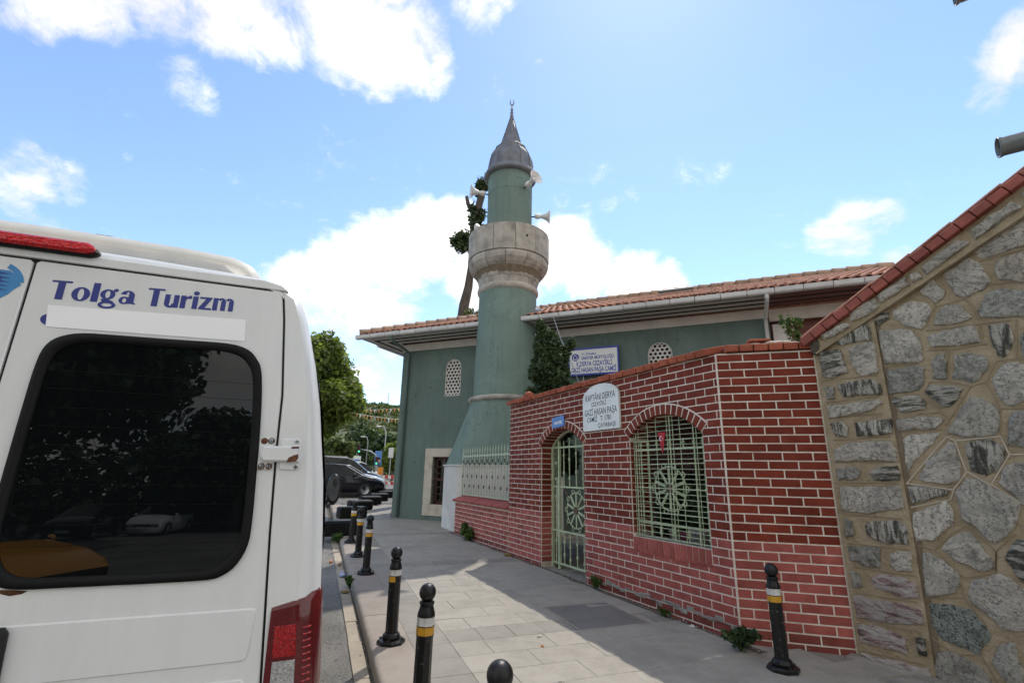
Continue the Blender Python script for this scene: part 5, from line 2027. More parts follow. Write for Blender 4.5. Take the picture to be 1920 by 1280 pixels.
secs = [(0.0, 0.078), (0.008, 0.048), (0.03, 0.018), (0.075, 0.0)] + [(q, 0.0) for q in (0.5, 1.2, 2.0, 2.8, 3.5, 3.9)] + [(4.2, 0.0), (4.5, 0.01), (4.75, 0.02), (5.0, 0.05), (5.25, 0.10), (5.4, 0.17), (5.46, 0.26)]
shell = MB()
np_ = len(PROF)
for y_, ins in secs:
    ht = vtop(y_)
    row_ = []
    for z, w_ in PROF:
        zz_ = min(z, ht)
        ww = max(0.0, (vw(zz_) if z <= ht else w_ * vw(ht) / max(vw(ht), 1e-6) * 0.97)) if z <= ht else min(w_, vw(ht))
        sc_ = ins * (1.0 if z < 1.3 else max(0.42, 1.0 - (z - 1.3) * 0.75)) if z < 2.25 else 0.42 * ins * max(0.0, (w_ / 0.85))
        zt = zz_ - (ins * 0.55 if z > 2.2 else 0)
        row_.append((max(0.0, ww - sc_), y_ + INC * (zz_ - 0.9), zt))
    for x_, yy, z in row_:
        shell.v.append((x_, yy, z))
    for x_, yy, z in row_[-2::-1]:
        shell.v.append((-x_, yy, z))
nr = 2 * np_ - 1
for i in range(len(secs) - 1):
    for k in range(nr - 1):
        shell.f.append((i * nr + k, i * nr + k + 1, (i + 1) * nr + k + 1, (i + 1) * nr + k))
shell.f.append(tuple(range((len(secs) - 1) * nr, len(secs) * nr)))
shell.build('body_shell', 'van_white', van, 'auto')


def onrear(p, off=0.0):
    return (p[0], INC * (p[1] - 0.9) - off, p[1])


def rear_panel(poly, th=0.018, proud=0.0, ch=0.004, inner=None):
    """plate lying on the rear face, rounded off along its edge"""
    n = len(poly)
    cx_ = sum(p[0] for p in poly) / n
    cz_ = sum(p[1] for p in poly) / n
    ar = 0.5 * sum(poly[i][0] * poly[(i + 1) % n][1] - poly[(i + 1) % n][0] * poly[i][1] for i in range(n))
    if ar < 0:
        poly = poly[::-1]
    ins = []
    for i in range(n):
        a, b_, c = poly[i - 1], poly[i], poly[(i + 1) % n]
        d1 = Vector((b_[0] - a[0], b_[1] - a[1])).normalized()
        d2 = Vector((c[0] - b_[0], c[1] - b_[1])).normalized()
        nrm = Vector((-(d1.y + d2.y), d1.x + d2.x))
        nrm = nrm.normalized() if nrm.length > 1e-6 else Vector((-d1.y, d1.x))
        ins.append((b_[0] + nrm.x * ch, b_[1] + nrm.y * ch))
    mbp = MB()
    vs = [onrear(p, proud - th) for p in poly] + [onrear(p, proud - ch) for p in poly] + [onrear(p, proud) for p in ins]
    fs = []
    for k in (0, 1):
        for i in range(n):
            j = (i + 1) % n
            fs.append((k * n + i, k * n + j, (k + 1) * n + j, (k + 1) * n + i))
    fs.append(tuple(range(2 * n, 3 * n)))
    mbp.add(vs, fs)
    return mbp


def ring_panel(outer, inner, proud, th=0.02):
    n = len(outer)
    mbp = MB()
    mid = [((a[0] * .5 + b_[0] * .5), (a[1] * .5 + b_[1] * .5)) for a, b_ in zip(outer, inner)]
    vs = [onrear(p, -0.01) for p in outer] + [onrear(p, proud * 0.7) for p in outer] + [onrear(p, proud) for p in mid] + [onrear(p, proud * 0.55) for p in inner] + [onrear(p, -0.01) for p in inner]
    for k in range(4):
        for i in range(n):
            j = (i + 1) % n
            mbp.f.append((k * n + i, k * n + j, (k + 1) * n + j, (k + 1) * n + i))
    mbp.v = vs
    return mbp


mir = lambda poly: [(-p[0], p[1]) for p in poly]
# black well behind the doors shows in the shut lines
rear_panel([(-0.93, 0.40), (0.93, 0.40), (0.93, 0.95), (0.86, 1.6), (0.80, 2.15), (0.77, 2.29), (-0.77, 2.29), (-0.80, 2.15), (-0.86, 1.6), (-0.93, 0.95)], 0.03, -0.012, 0.002).build('door_well', 'plastic_black', van)
edge = [(0.880, 0.50), (0.874, 0.927), (0.840, 1.382), (0.824, 1.654), (0.817, 1.869), (0.786, 2.159), (0.771, 2.255), (0.758, 2.271)]
door_r = [(0.0035, 0.48)] + [(edge[0][0], 0.48)] + edge + [(0.014, 2.271), (0.0045, 2.262)]
dr = rear_panel(door_r, 0.02, 0.0, 0.004).build('rear_door', 'van_white', van, 'auto')
dl_ = rear_panel(mir(door_r), 0.02, 0.0, 0.004).build('rear_door', 'van_white', van, 'auto')
def rear_edge(z):
    return vw(z) - 0.078 * (1.0 if z < 1.3 else max(0.42, 1.0 - (z - 1.3) * 0.75)) + 0.004


pil = [(0.888, 0.45)] + [(p[0] + 0.008, p[1]) for p in edge[1:-1]] + [(0.772, 2.276)] + [(rear_edge(z), z) for z in (2.25, 2.17, 2.0, 1.84, 1.56, 1.38, 1.19, 0.9, 0.62)] + [(0.93, 0.45)]
rear_panel(pil, 0.02, 0.001, 0.003).build('rear_pillar', 'van_white', van, 'auto')
rear_panel(mir(pil), 0.02, 0.001, 0.003).build('rear_pillar', 'van_white', van, 'auto')
rear_panel([(-0.79, 2.279), (0.79, 2.279), (0.765, 2.30), (0.70, 2.312), (-0.70, 2.312), (-0.765, 2.30)], 0.02, 0.001, 0.003).build('roof_header', 'van_white', van, 'auto')
rear_panel([(-0.93, 0.38), (0.93, 0.38), (0.93, 0.47), (-0.93, 0.47)], 0.02, 0.002, 0.003).build('sill_panel', 'van_white', van)
seal = [(0.19, 1.244), (0.30, 1.243), (0.403, 1.243), (0.55, 1.243), (0.675, 1.245), (0.722, 1.258), (0.757, 1.29), (0.781, 1.349), (0.783, 1.43), (0.776, 1.56), (0.766, 1.72), (0.753, 1.863), (0.738, 1.955), (0.718, 1.995), (0.683, 2.028), (0.619, 2.043),
        (0.50, 2.041), (0.402, 2.038), (0.28, 2.035), (0.185, 2.031), (0.128, 2.013), (0.096, 1.98), (0.084, 1.92), (0.081, 1.80), (0.081, 1.52), (0.085, 1.37), (0.104, 1.295), (0.14, 1.257)]
sc_ = (0.432, 1.643)
sm2 = []
for i in range(len(seal)):                # round off the corners of the outline
    p0_, p1_, p2_, p3_ = (Vector(seal[(i + k) % len(seal)]) for k in (-1, 0, 1, 2))
    for t in (0.0, 0.33, 0.66):
        q_ = 0.5 * ((2 * p1_) + (p2_ - p0_) * t + (2 * p0_ - 5 * p1_ + 4 * p2_ - p3_) * t * t + (3 * p1_ - p0_ - 3 * p2_ + p3_) * t ** 3)
        sm2.append((q_.x, q_.y))
seal = sm2
inner = [(sc_[0] + (p[0] - sc_[0]) * 0.915, sc_[1] + (p[1] - sc_[1]) * 0.925) for p in seal]
for s_, door in ((1, dr), (-1, dl_)):
    so = seal if s_ > 0 else mir(seal)
    si = inner if s_ > 0 else mir(inner)
    ring_panel(so, si, 0.014).build('window_seal', 'rubber_black', door, True)
    pn = MB()
    n = len(si)
    pn.v = [onrear(p, 0.004) for p in si]
    pn.f = [tuple(range(n)) if s_ > 0 else tuple(range(n))[::-1]]
    pn.build('window_pane', 'glass_tint', door)
    hx = [onrear((s_ * (0.70), 1.32 + 0.055 * q), 0.0046) for q in range(11)]
    hw_ = MB()
    for q in range(10):
        z = 1.36 + 0.06 * q
        hw_.box(s_ * 0.13 if s_ > 0 else -0.73, 0.73 if s_ > 0 else -0.13, INC * (z - .9) - 0.0050, INC * (z - .9) - 0.0043, z, z + 0.0011)
    hw_.build('heater_wires', 'jet', door)
    pr_ = [(0.04, 1.150), (0.826, 1.155), (0.838, 1.147), (0.842, 1.130), (0.833, 1.010), (0.826, 0.997), (0.81, 0.991), (0.04, 0.985)]
    rear_panel(pr_ if s_ > 0 else mir(pr_), 0.01, 0.005, 0.009).build('pressed_panel', 'van_white', door, 'auto')
    pr2 = [(0.10, 0.55), (0.82, 0.55), (0.835, 0.57), (0.84, 0.93), (0.82, 0.95), (0.10, 0.95)]
    rear_panel(pr2 if s_ > 0 else mir(pr2), 0.01, 0.004, 0.009).build('pressed_panel', 'van_white', door, 'auto')
    # hinges: two plates, a strap, bolts
    for zc in (1.652, 0.80):
        sh = 0.0 if zc > 1 else 0.03
        for a, b_ in ((0.770, 0.820), (0.842, 0.912)):
            q = [(a + sh + 0.008, zc - 0.055), (b_ + sh - 0.008, zc - 0.055), (b_ + sh, zc - 0.047), (b_ + sh - 0.004, zc + 0.047), (b_ + sh - 0.012, zc + 0.056), (a + sh + 0.004, zc + 0.056), (a + sh - 0.003, zc + 0.047), (a + sh + 0.001, zc - 0.047)]
            rear_panel(q if s_ > 0 else mir(q), 0.01, 0.008, 0.004).build('hinge_plate', 'van_white', door, 'auto')
        q = [(0.790 + sh, zc - 0.028), (0.908 + sh, zc - 0.025), (0.904 + sh, zc + 0.031), (0.786 + sh, zc + 0.027), (0.776 + sh, zc + 0.012), (0.778 + sh, zc - 0.014)]
        rear_panel(q if s_ > 0 else mir(q), 0.02, 0.026, 0.008).build('hinge_strap', 'van_white', door, 'auto')
        for bx, bz, rusty in ((0.785, 0.045, 2), (0.808, 0.046, 1), (0.787, -0.043, 1), (0.811, -0.043, 1), (0.893, 0.047, 0), (0.900, -0.043, 0)):
            c = onrear((s_ * (bx + sh), zc + bz), 0.008)
            M_ = T(*c) @ RX(R(90))
            if rusty:
                MB().lathe([(0.0115, -0.001), (0.0115, 0.0008)], 12, M_).build('rust_ring', 'rust', door)
            MB().lathe([(0.0075, 0.0), (0.0075, 0.004), (0.005, 0.006)], 10, M_).build('bolt', 'rust' if rusty == 2 else 'chrome', door)
        q = [(0.868 + sh, zc - 0.028), (0.897 + sh, zc - 0.024), (0.905 + sh, zc - 0.013), (0.903 + sh, zc + 0.002), (0.888 + sh, zc - 0.003), (0.872 + sh, zc - 0.012)]
        rear_panel(q if s_ > 0 else mir(q), 0.004, 0.0275, 0.001).build('rust_patch', 'rust', door)
        q = [(0.878 + sh, zc + 0.020), (0.903 + sh, zc + 0.022), (0.903 + sh, zc + 0.029), (0.878 + sh, zc + 0.027)]
        rear_panel(q if s_ > 0 else mir(q), 0.004, 0.0275, 0.001).build('rust_patch', 'rust', door)
    q = [(0.150, 1.233), (0.172, 1.226), (0.20, 1.230), (0.212, 1.238), (0.17, 1.243), (0.14, 1.244)]
    rear_panel(q if s_ > 0 else mir(q), 0.003, 0.0012, 0.001).build('rust_patch', 'rust', door)
q = [(-0.21, 0.88), (0.20, 0.88), (0.212, 0.90), (0.20, 1.132), (0.188, 1.148), (-0.195, 1.148), (-0.21, 1.13)]
rear_panel(q, 0.02, 0.035, 0.012).build('plate_lamp_trim', 'plastic_black', van, 'auto')
# lettering: stubby high-contrast roman


def ell(cx_, cz_, ro, rz, ri, rzi, a0=0.0, a1=360.0, n=22):
    qs = []
    for i in range(n):
        t0, t1 = R(a0 + (a1 - a0) * i / n), R(a0 + (a1 - a0) * (i + 1) / n)
        qs.append([(cx_ + ro * math.cos(t0), cz_ + rz * math.sin(t0)), (cx_ + ro * math.cos(t1), cz_ + rz * math.sin(t1)), (cx_ + ri * math.cos(t1), cz_ + rzi * math.sin(t1)), (cx_ + ri * math.cos(t0), cz_ + rzi * math.sin(t0))])
    return qs


def rc(a, b_, c, d):
    return [(a, b_), (c, b_), (c, d), (a, d)]


GL = {
    'T': (0.80, [rc(0, .90, .80, 1.0), rc(.25, 0, .55, .905)]),
    'o': (0.74, ell(.37, .36, .37, .38, .12, .30)),
    'l': (0.29, [rc(0, 0, .29, 1.02)]),
    'g': (0.74, ell(.31, .45, .31, .28, .10, .20) + ell(.36, -.12, .37, .20, .21, .09) + [[(.06, .18), (.30, .22), (.62, .06), (.50, -.02), (.12, .05)]] + ell(.62, .70, .10, .09, .0, .0) + [[(.44, .60), (.60, .62), (.62, .74), (.50, .68)]]),
    'a': (0.68, [rc(.38, 0.02, .64, .52), [(.60, 0), (.72, 0), (.72, .07), (.60, .1)]] + ell(.34, .47, .30, .27, .06, .20, 0, 170, 14) + ell(.24, .19, .24, .21, .08, .13)),
    'u': (0.72, [rc(0, .2, .26, .72), rc(.44, 0, .70, .72)] + ell(.30, .22, .30, .24, .06, .13, 180, 360, 12)),
    'r': (0.54, [rc(0, 0, .27, .72), [(.24, .46), (.36, .56), (.54, .56), (.54, .73), (.42, .74), (.25, .62)]]),
    'i': (0.29, [rc(0, 0, .27, .72)] + ell(.135, .90, .15, .12, 0, 0)),
    'z': (0.64, [rc(0, .61, .62, .72), [(.32, .62), (.61, .62), (.30, .10), (.0, .10)], rc(0, 0, .64, .11)]),
    'm': (1.10, [rc(0, 0, .25, .72), rc(.41, 0, .66, .56), rc(.82, 0, 1.07, .56)] + ell(.42, .50, .24, .24, .03, .14, 0, 150, 10) + ell(.83, .50, .24, .24, .03, .14, 0, 150, 10)),
}


def vanword(word, x, z, h_, sx, rise):
    mbw = MB()
    cx_ = 0.0
    for ch in word:
        w_, polys = GL[ch]
        for i, p in enumerate(polys):
            vs = []
            for q in p:
                lx, lz = (cx_ + q[0]) * h_ * sx, q[1] * h_
                vs.append(onrear((x + lx, z + lz + rise * lx), 0.0011 + 0.00003 * (i % 5)))
            mbw.add(vs, [tuple(range(len(vs)))])
        cx_ += w_ + 0.055
    return mbw


vanword('Tolga', 0.062, 2.140, 0.068, 1.02, 0.055).build('lettering', 'vinyl_navy', dr)
vanword('Turizm', 0.336, 2.154, 0.068, 0.93, 0.055).build('lettering', 'vinyl_navy', dr)
rear_panel([(0.078, 2.043), (0.668, 2.059), (0.660, 2.149 - 0.006), (0.068, 2.118)], 0.0016, 0.0022, 0.0004).build('redaction_strip', 'redaction_white', dr)  # redaction box built as a blank white strip, no real sticker
cpl = MB()
for qd in ell(0.098, 2.069, 0.040, 0.024, 0.014, 0.015, 100, 260, 10):
    cpl.add([onrear(p, 0.0012) for p in qd], [(0, 1, 2, 3)])
cpl.build('lettering', 'vinyl_navy', dr)
# globe emblem on the other leaf
eb = MB()
afr = [(-0.085, 2.222), (-0.055, 2.222), (-0.030, 2.205), (-0.024, 2.188), (-0.016, 2.176), (-0.030, 2.160), (-0.042, 2.140), (-0.058, 2.124), (-0.074, 2.128), (-0.086, 2.150), (-0.11, 2.17), (-0.125, 2.19), (-0.118, 2.21)]
eb.add([onrear(p, 0.0011) for p in afr], [tuple(range(len(afr)))[::-1]])
for a0, a1, r1, r2 in ((8, 70, 0.075, 0.058), (110, 165, 0.075, 0.055), (195, 235, 0.075, 0.06)):
    for qd in ell(-0.085, 2.175, r1, r1, r2, r2, a0, a1, 8):
        eb.add([onrear(p, 0.0012) for p in qd], [(0, 1, 2, 3)])
eb.build('globe_emblem', 'vinyl_sky', dl_)
eu = MB()
for qd in ell(-0.105, 2.180, 0.042, 0.046, 0.026, 0.032, 50, 310, 12):
    eu.add([onrear(p, 0.0016) for p in qd], [(0, 1, 2, 3)])
for z in (2.186, 2.168):
    eu.add([onrear(p, 0.0017) for p in rc(-0.155, z, -0.070, z + 0.009)], [(0, 1, 2, 3)])
for k in range(5):
    z = 2.150 + 0.014 * k
    eu.add([onrear(p, 0.0018) for p in [(-0.088, z), (-0.046, z + 0.004), (-0.088, z + 0.009)]], [(0, 1, 2)])
eu.build('globe_emblem_mark', 'vinyl_navy', dl_)
# tail lights


def tail(s_):
    lt = MB()
    zs = [0.52, 0.55, 0.9, 1.10, 1.16, 1.185]
    for k, z in enumerate(zs):
        w_ = vw(z)
        tp = 0.022 if k in (0, 5) else 0.0
        xa = 0.884 if z < 1.1 else 0.880
        # upper edge climbs towards the outside
        sec = [(xa, 0.02, -0.022), (xa + 0.002, -0.010 + tp, -0.022), (w_ - 0.085, -0.013 + tp, -0.008), (w_ - 0.04, -0.004 + tp, 0.0), (w_ - 0.008, 0.030, 0.004), (w_ + 0.007 - tp * .4, 0.085, 0.008), (w_ + 0.007 - tp * .4, 0.15, 0.01), (w_ - 0.03, 0.16, 0.01)]
        for x_, y_, dz in sec:
            lt.v.append((s_ * x_, y_ + INC * (z - .9), z + (dz if k >= 3 else 0)))
    m_ = 8
    for k in range(len(zs) - 1):
        for i in range(m_ - 1):
            q = (k * m_ + i, k * m_ + i + 1, (k + 1) * m_ + i + 1, (k + 1) * m_ + i)
            lt.f.append(q if s_ > 0 else q[::-1])
    lt.f.append(tuple(range(m_))[::-1])
    lt.f.append(tuple(range((len(zs) - 1) * m_, len(zs) * m_)))
    o_ = lt.build('tail_light', 'lens_red', van, 'auto')
    for mt_, q in (('lens_bright_red', [(0.902, 0.999), (0.974, 1.0), (0.966, 1.096), (0.897, 1.093)]), ('lens_clear', [(0.907, 0.905), (0.980, 0.907), (0.974, 0.990), (0.904, 0.988)]), ('lens_bright_red', [(0.910, 0.79), (0.985, 0.79), (0.981, 0.897), (0.908, 0.895)])):
        rear_panel(q if s_ > 0 else mir(q), 0.01, 0.016, 0.003).build('lens', mt_, o_)
    rib = MB()
    for k in range(20):
        z = 0.70 + k * 0.02
        x_ = vw(z)
        rib.tube([(s_ * (x_ - 0.055), -0.006 + INC * (z - .9), z), (s_ * (x_ - 0.03), 0.002 + INC * (z - .9), z + 0.004)], 0.004, 5)
    rib.build('lens_ribs', 'lens_bright_red', o_)


tail(1)
tail(-1)
bl = MB()
bo = [(-0.165, 2.302), (0.148, 2.303), (0.166, 2.310), (0.172, 2.322), (0.166, 2.334), (0.15, 2.342), (-0.15, 2.342), (-0.17, 2.322)]
for sc__, nm_, mt_, pr_ in ((1.0, 'brake_light', 'plastic_black', 0.020), (0.95, 'lens', 'lens_brake', 0.040)):
    q = [(p[0] * sc__, 2.3225 + (p[1] - 2.3225) * (1.0 if sc__ == 1 else 0.95) + (0.007 if sc__ < 1 else 0)) for p in bo]
    o_ = rear_panel(q, 0.06, pr_, 0.008).build(nm_, mt_, van if sc__ == 1.0 else o_, 'auto')
# raised fibreglass roof, weathered cream
rc_ = MB()
cp = [(0.675, 0.0), (0.665, 0.05), (0.635, 0.09), (0.57, 0.118), (0.40, 0.129), (0.0, 0.134)]
for y_, sx, sz in ((0.09, 0.90, 0.10), (0.10, 0.95, 0.55), (0.13, 0.985, 0.85), (0.20, 1.0, 1.0), (2.0, 1.0, 1.1), (3.5, 1.0, 1.0), (3.8, 0.95, 0.5), (3.9, 0.9, 0.1)):
    rr_ = [(p[0] * sx, y_, 2.325 + p[1] * sz) for p in cp]
    for p in rr_:
        rc_.v.append(p)
    for p in rr_[-2::-1]:
        rc_.v.append((-p[0], p[1], p[2]))
m_ = 11
for k in range(7):
    for i in range(m_ - 1):
        rc_.f.append((k * m_ + i, k * m_ + i + 1, (k + 1) * m_ + i + 1, (k + 1) * m_ + i))
rc_.f.append(tuple(range(m_)))
rc_.build('roof_cap', 'van_cream', van, True)
for x_ in (-0.3, 0.26, 0.54):
    MB().ball((x_, 0.32, 2.457 if x_ < 0.5 else 2.441), 0.024, 8, 5, (1, 1, 0.6)).build('roof_bolt', 'rust', van, True)
MB().box(0.10, 0.15, 0.135, 0.15, 2.434, 2.441).build('crack_patch', 'rust', van)


def side_patch(s_, y0_, y1_, z0_, z1_, off, nm_, mt_, parent=None):
    p_ = MB()
    ny = 3
    nz = 8
    for j in range(ny):
        for k in range(nz):
            z = z0_ + (z1_ - z0_) * k / (nz - 1)
            p_.v.append((s_ * (vw(z) + off), y0_ + (y1_ - y0_) * j / (ny - 1) + INC * (z - .9), z))
    for j in range(ny - 1):
        for k in range(nz - 1):
            q = (j * nz + k, (j + 1) * nz + k, (j + 1) * nz + k + 1, j * nz + k + 1)
            p_.f.append(q if s_ > 0 else q[::-1])
    return p_.build(nm_, mt_, parent or van)


for s_ in (1, -1):
    for y0_, y1_ in ((0.28, 1.45), (1.52, 2.65), (2.72, 3.62)):
        w__ = side_patch(s_, y0_ - 0.035, y1_ + 0.035, 1.27, 2.02, 0.007, 'window_seal', 'rubber_black')
        side_patch(s_, y0_, y1_, 1.31, 1.98, 0.011, 'side_window', 'glass_tint')
    side_patch(s_, 3.7, 4.2, 1.30, 1.86, 0.009, 'cab_window', 'glass_tint')
    side_patch(s_, 0.16, 4.6, 0.62, 0.72, 0.012, 'rub_strip', 'plastic_black')
    side_patch(s_, 2.66, 2.675, 0.5, 2.15, 0.003, 'shut_line', 'plastic_black')
    for y_ in (0.95, 4.45):
        Mw = T(s_ * 0.90, y_, 0.34 + vg) @ RY(R(90))
        wl = MB().lathe([(0.20, -0.11), (0.31, -0.11), (0.335, -0.08), (0.335, 0.08), (0.31, 0.11), (0.20, 0.11)], 24, Mw, cap=False).build('wheel', 'tyre', van, True)
        MB().lathe([(0.0, 0.05), (0.08, 0.06), (0.10, 0.09), (0.195, 0.07), (0.20, 0.09), (0.20, -0.09), (0.0, -0.09)], 20, T(s_ * 0.90, y_, 0.34 + vg) @ RY(R(90) * s_), cap=False).build('rim', 'rim', wl, True)
MB().cbox(-1.03, 1.03, -0.09, 0.15, 0.38, 0.56, 0.03).build('rear_bumper', 'plastic_black', van)
MB().cbox(-1.0, 1.0, 5.2, 5.55, 0.32, 0.62, 0.04).build('front_bumper', 'plastic_black', van)
ws = MB()
ws.add([(-0.82, 4.66 + .02, 1.46), (0.82, 4.66 + .02, 1.46), (0.72, 4.02 + .02, 2.19), (-0.72, 4.02 + .02, 2.19)], [(0, 1, 2, 3)])
for i_ in range(4):
    ws.v[i_] = (ws.v[i_][0], ws.v[i_][1] + 0.025, ws.v[i_][2] + 0.025)
ws.build('windscreen', 'glass_car', van)
MB().box(-0.95, 0.95, 0.3, 5.1, 0.36, 0.42).build('underbody', 'plastic_black', van)
# near-side door mirror
mr_ = MB()
mr_.ball((1.185, 4.60, 1.375), 0.1, 14, 10, (0.82, 0.75, 1.85))
mh_ = mr_.build('door_mirror', 'plastic_black', van, True)
MB().lathe([(0.0, 0.0), (0.060, 0.0), (0.064, 0.006)], 20, T(1.183, 4.530, 1.385) @ RX(R(78)) @ RY(R(6)) @ Matrix.Diagonal((1, 2.25, 1, 1))).build('mirror_glass', 'glass_tint', mh_)
MB().tube([(0.97, 4.62, 1.24), (1.08, 4.62, 1.22), (1.16, 4.61, 1.26)], 0.03, 8).build('mirror_arm', 'plastic_black', mh_)

# ================================================================ bollards


def make_bollard():
    b = thing('bollard', '', 'bollard')
    MB().lathe([(0.056, 0.03), (0.054, 0.61)], 8, a0=R(22.5)).build('post', 'bollard_chip', b)
    base = MB()
    base.lathe([(0.128, 0.0), (0.128, 0.022), (0.116, 0.034), (0.075, 0.036)], 8, a0=R(22.5))
    base.lathe([(0.076, 0.034), (0.082, 0.055), (0.074, 0.078), (0.062, 0.088)], 14)
    base.build('base_plate', 'bollard_chip', b)
    for i in range(4):
        a = R(45 + 90 * i)
        MB().lathe([(0.011, 0.034), (0.011, 0.043), (0.006, 0.047)], 6, T(0.102 * math.cos(a), 0.102 * math.sin(a), 0)).build('bolt', 'bollard_chip', b)
    MB().lathe([(0.0578, 0.572), (0.0578, 0.622)], 8, a0=R(22.5)).build('white_band', 'band_white', b)
    MB().lathe([(0.0578, 0.518), (0.0578, 0.566)], 8, a0=R(22.5)).build('yellow_band', 'band_yellow', b)
    lp = MB()
    for z in (0.514, 0.569, 0.626):
        lp.lathe([(0.0585, z - .003), (0.0605, z), (0.0585, z + .003)], 8, a0=R(22.5))
    lp.build('rib', 'bollard_black', b)
    MB().lathe([(0.058, 0.624), (0.058, 0.634), (0.055, 0.65), (0.046, 0.678), (0.043, 0.690), (0.049, 0.700), (0.050, 0.708), (0.042, 0.716)], 20).build('neck', 'bollard_black', b, True)
    MB().ball((0, 0, 0.766), 0.0555, 20, 14, (1, 1, 1.04)).build('ball_top', 'bollard_chip', b, True)
    return b


BL = [(0.786, 2.172, 'black bollard nearest the camera, only its ball top showing at the bottom edge'),
      (0.77, 3.56, 'second nearest black bollard, cut off at the bottom of the picture'),
      (0.80, 5.11, 'black kerb bollard with half its yellow band worn away, standing on its own bolted base'),
      (0.83, 8.12, 'black kerb bollard halfway along the row, in front of the two farther ones'),
      (0.82, 9.55, 'second farthest black bollard of the kerb row'),
      (0.79, 11.16, 'farthest black bollard of the kerb row, next to the black blocks'),
      (3.82, 3.54, 'lone black bollard standing in front of the short brick wall section')]
proto = make_bollard()
for i, (x_, y_, lab) in enumerate(BL):
    o_ = proto if i == 0 else copy_tree(proto)
    o_.location = (x_, y_, gz(y_))
    o_.rotation_euler = (random.uniform(-.022, .022), random.uniform(-.022, .022), R((8, 12, 17, 40, 25, 5, 30)[i]))
    o_['label'] = lab
    o_['group'] = 'black bollards with white and yellow bands'
    if i == 2:                              # torn reflective tape
        for ch in list(o_.children):
            if ch.name.startswith('yellow_band'):
                bpy.data.objects.remove(ch)
        hb_ = MB()
        for k in range(2):
            a0, a1 = R(22.5 + 45 * (3 + k)), R(22.5 + 45 * (4 + k))
            hb_.add([(0.0578 * math.cos(a), 0.0578 * math.sin(a), z) for a, z in ((a0, .518), (a1, .518), (a1, .566), (a0, .566))], [(0, 1, 2, 3)])
        hb_.build('yellow_band', 'band_yellow', o_)

# black kerb blocks towards the car park
bk = thing('kerb_block', '', 'block')
MB().cbox(-0.40, 0.40, -0.20, 0.20, 0.0, 0.30, 0.03).build('block', 'rubber_black', bk)
MB().cbox(-0.36, 0.36, -0.16, 0.16, 0.30, 0.315, 0.008).build('top_face', 'bollard_chip', bk)
for i, (x_, y_, a_, lab) in enumerate(((0.62, 12.3, 10, 'nearest black concrete block beside the farthest bollard'), (1.08, 15.9, 14, 'second black concrete block, behind the farthest bollards'),
                                       (1.50, 18.5, 15, 'third black concrete block of the curved row, in front of the dark car'), (2.02, 20.5, 18, 'fourth black concrete block of the curved row'),
                                       (2.50, 22.3, 20, 'fifth black concrete block of the curved row, by the car front wheel'), (3.04, 24.3, 22, 'sixth black concrete block of the curved row'),
                                       (3.52, 26.2, 25, 'farthest black concrete block, next to the mosque corner'))):
    o_ = bk if i == 0 else copy_tree(bk)
    o_.location = (x_, y_, gz(y_) + (0.0 if y_ < 20 else 0.012))
    o_.rotation_euler = (0, 0, R(a_))
    o_['label'] = lab
    o_['group'] = 'black concrete blocks in a curved row'

# ================================================================ cars


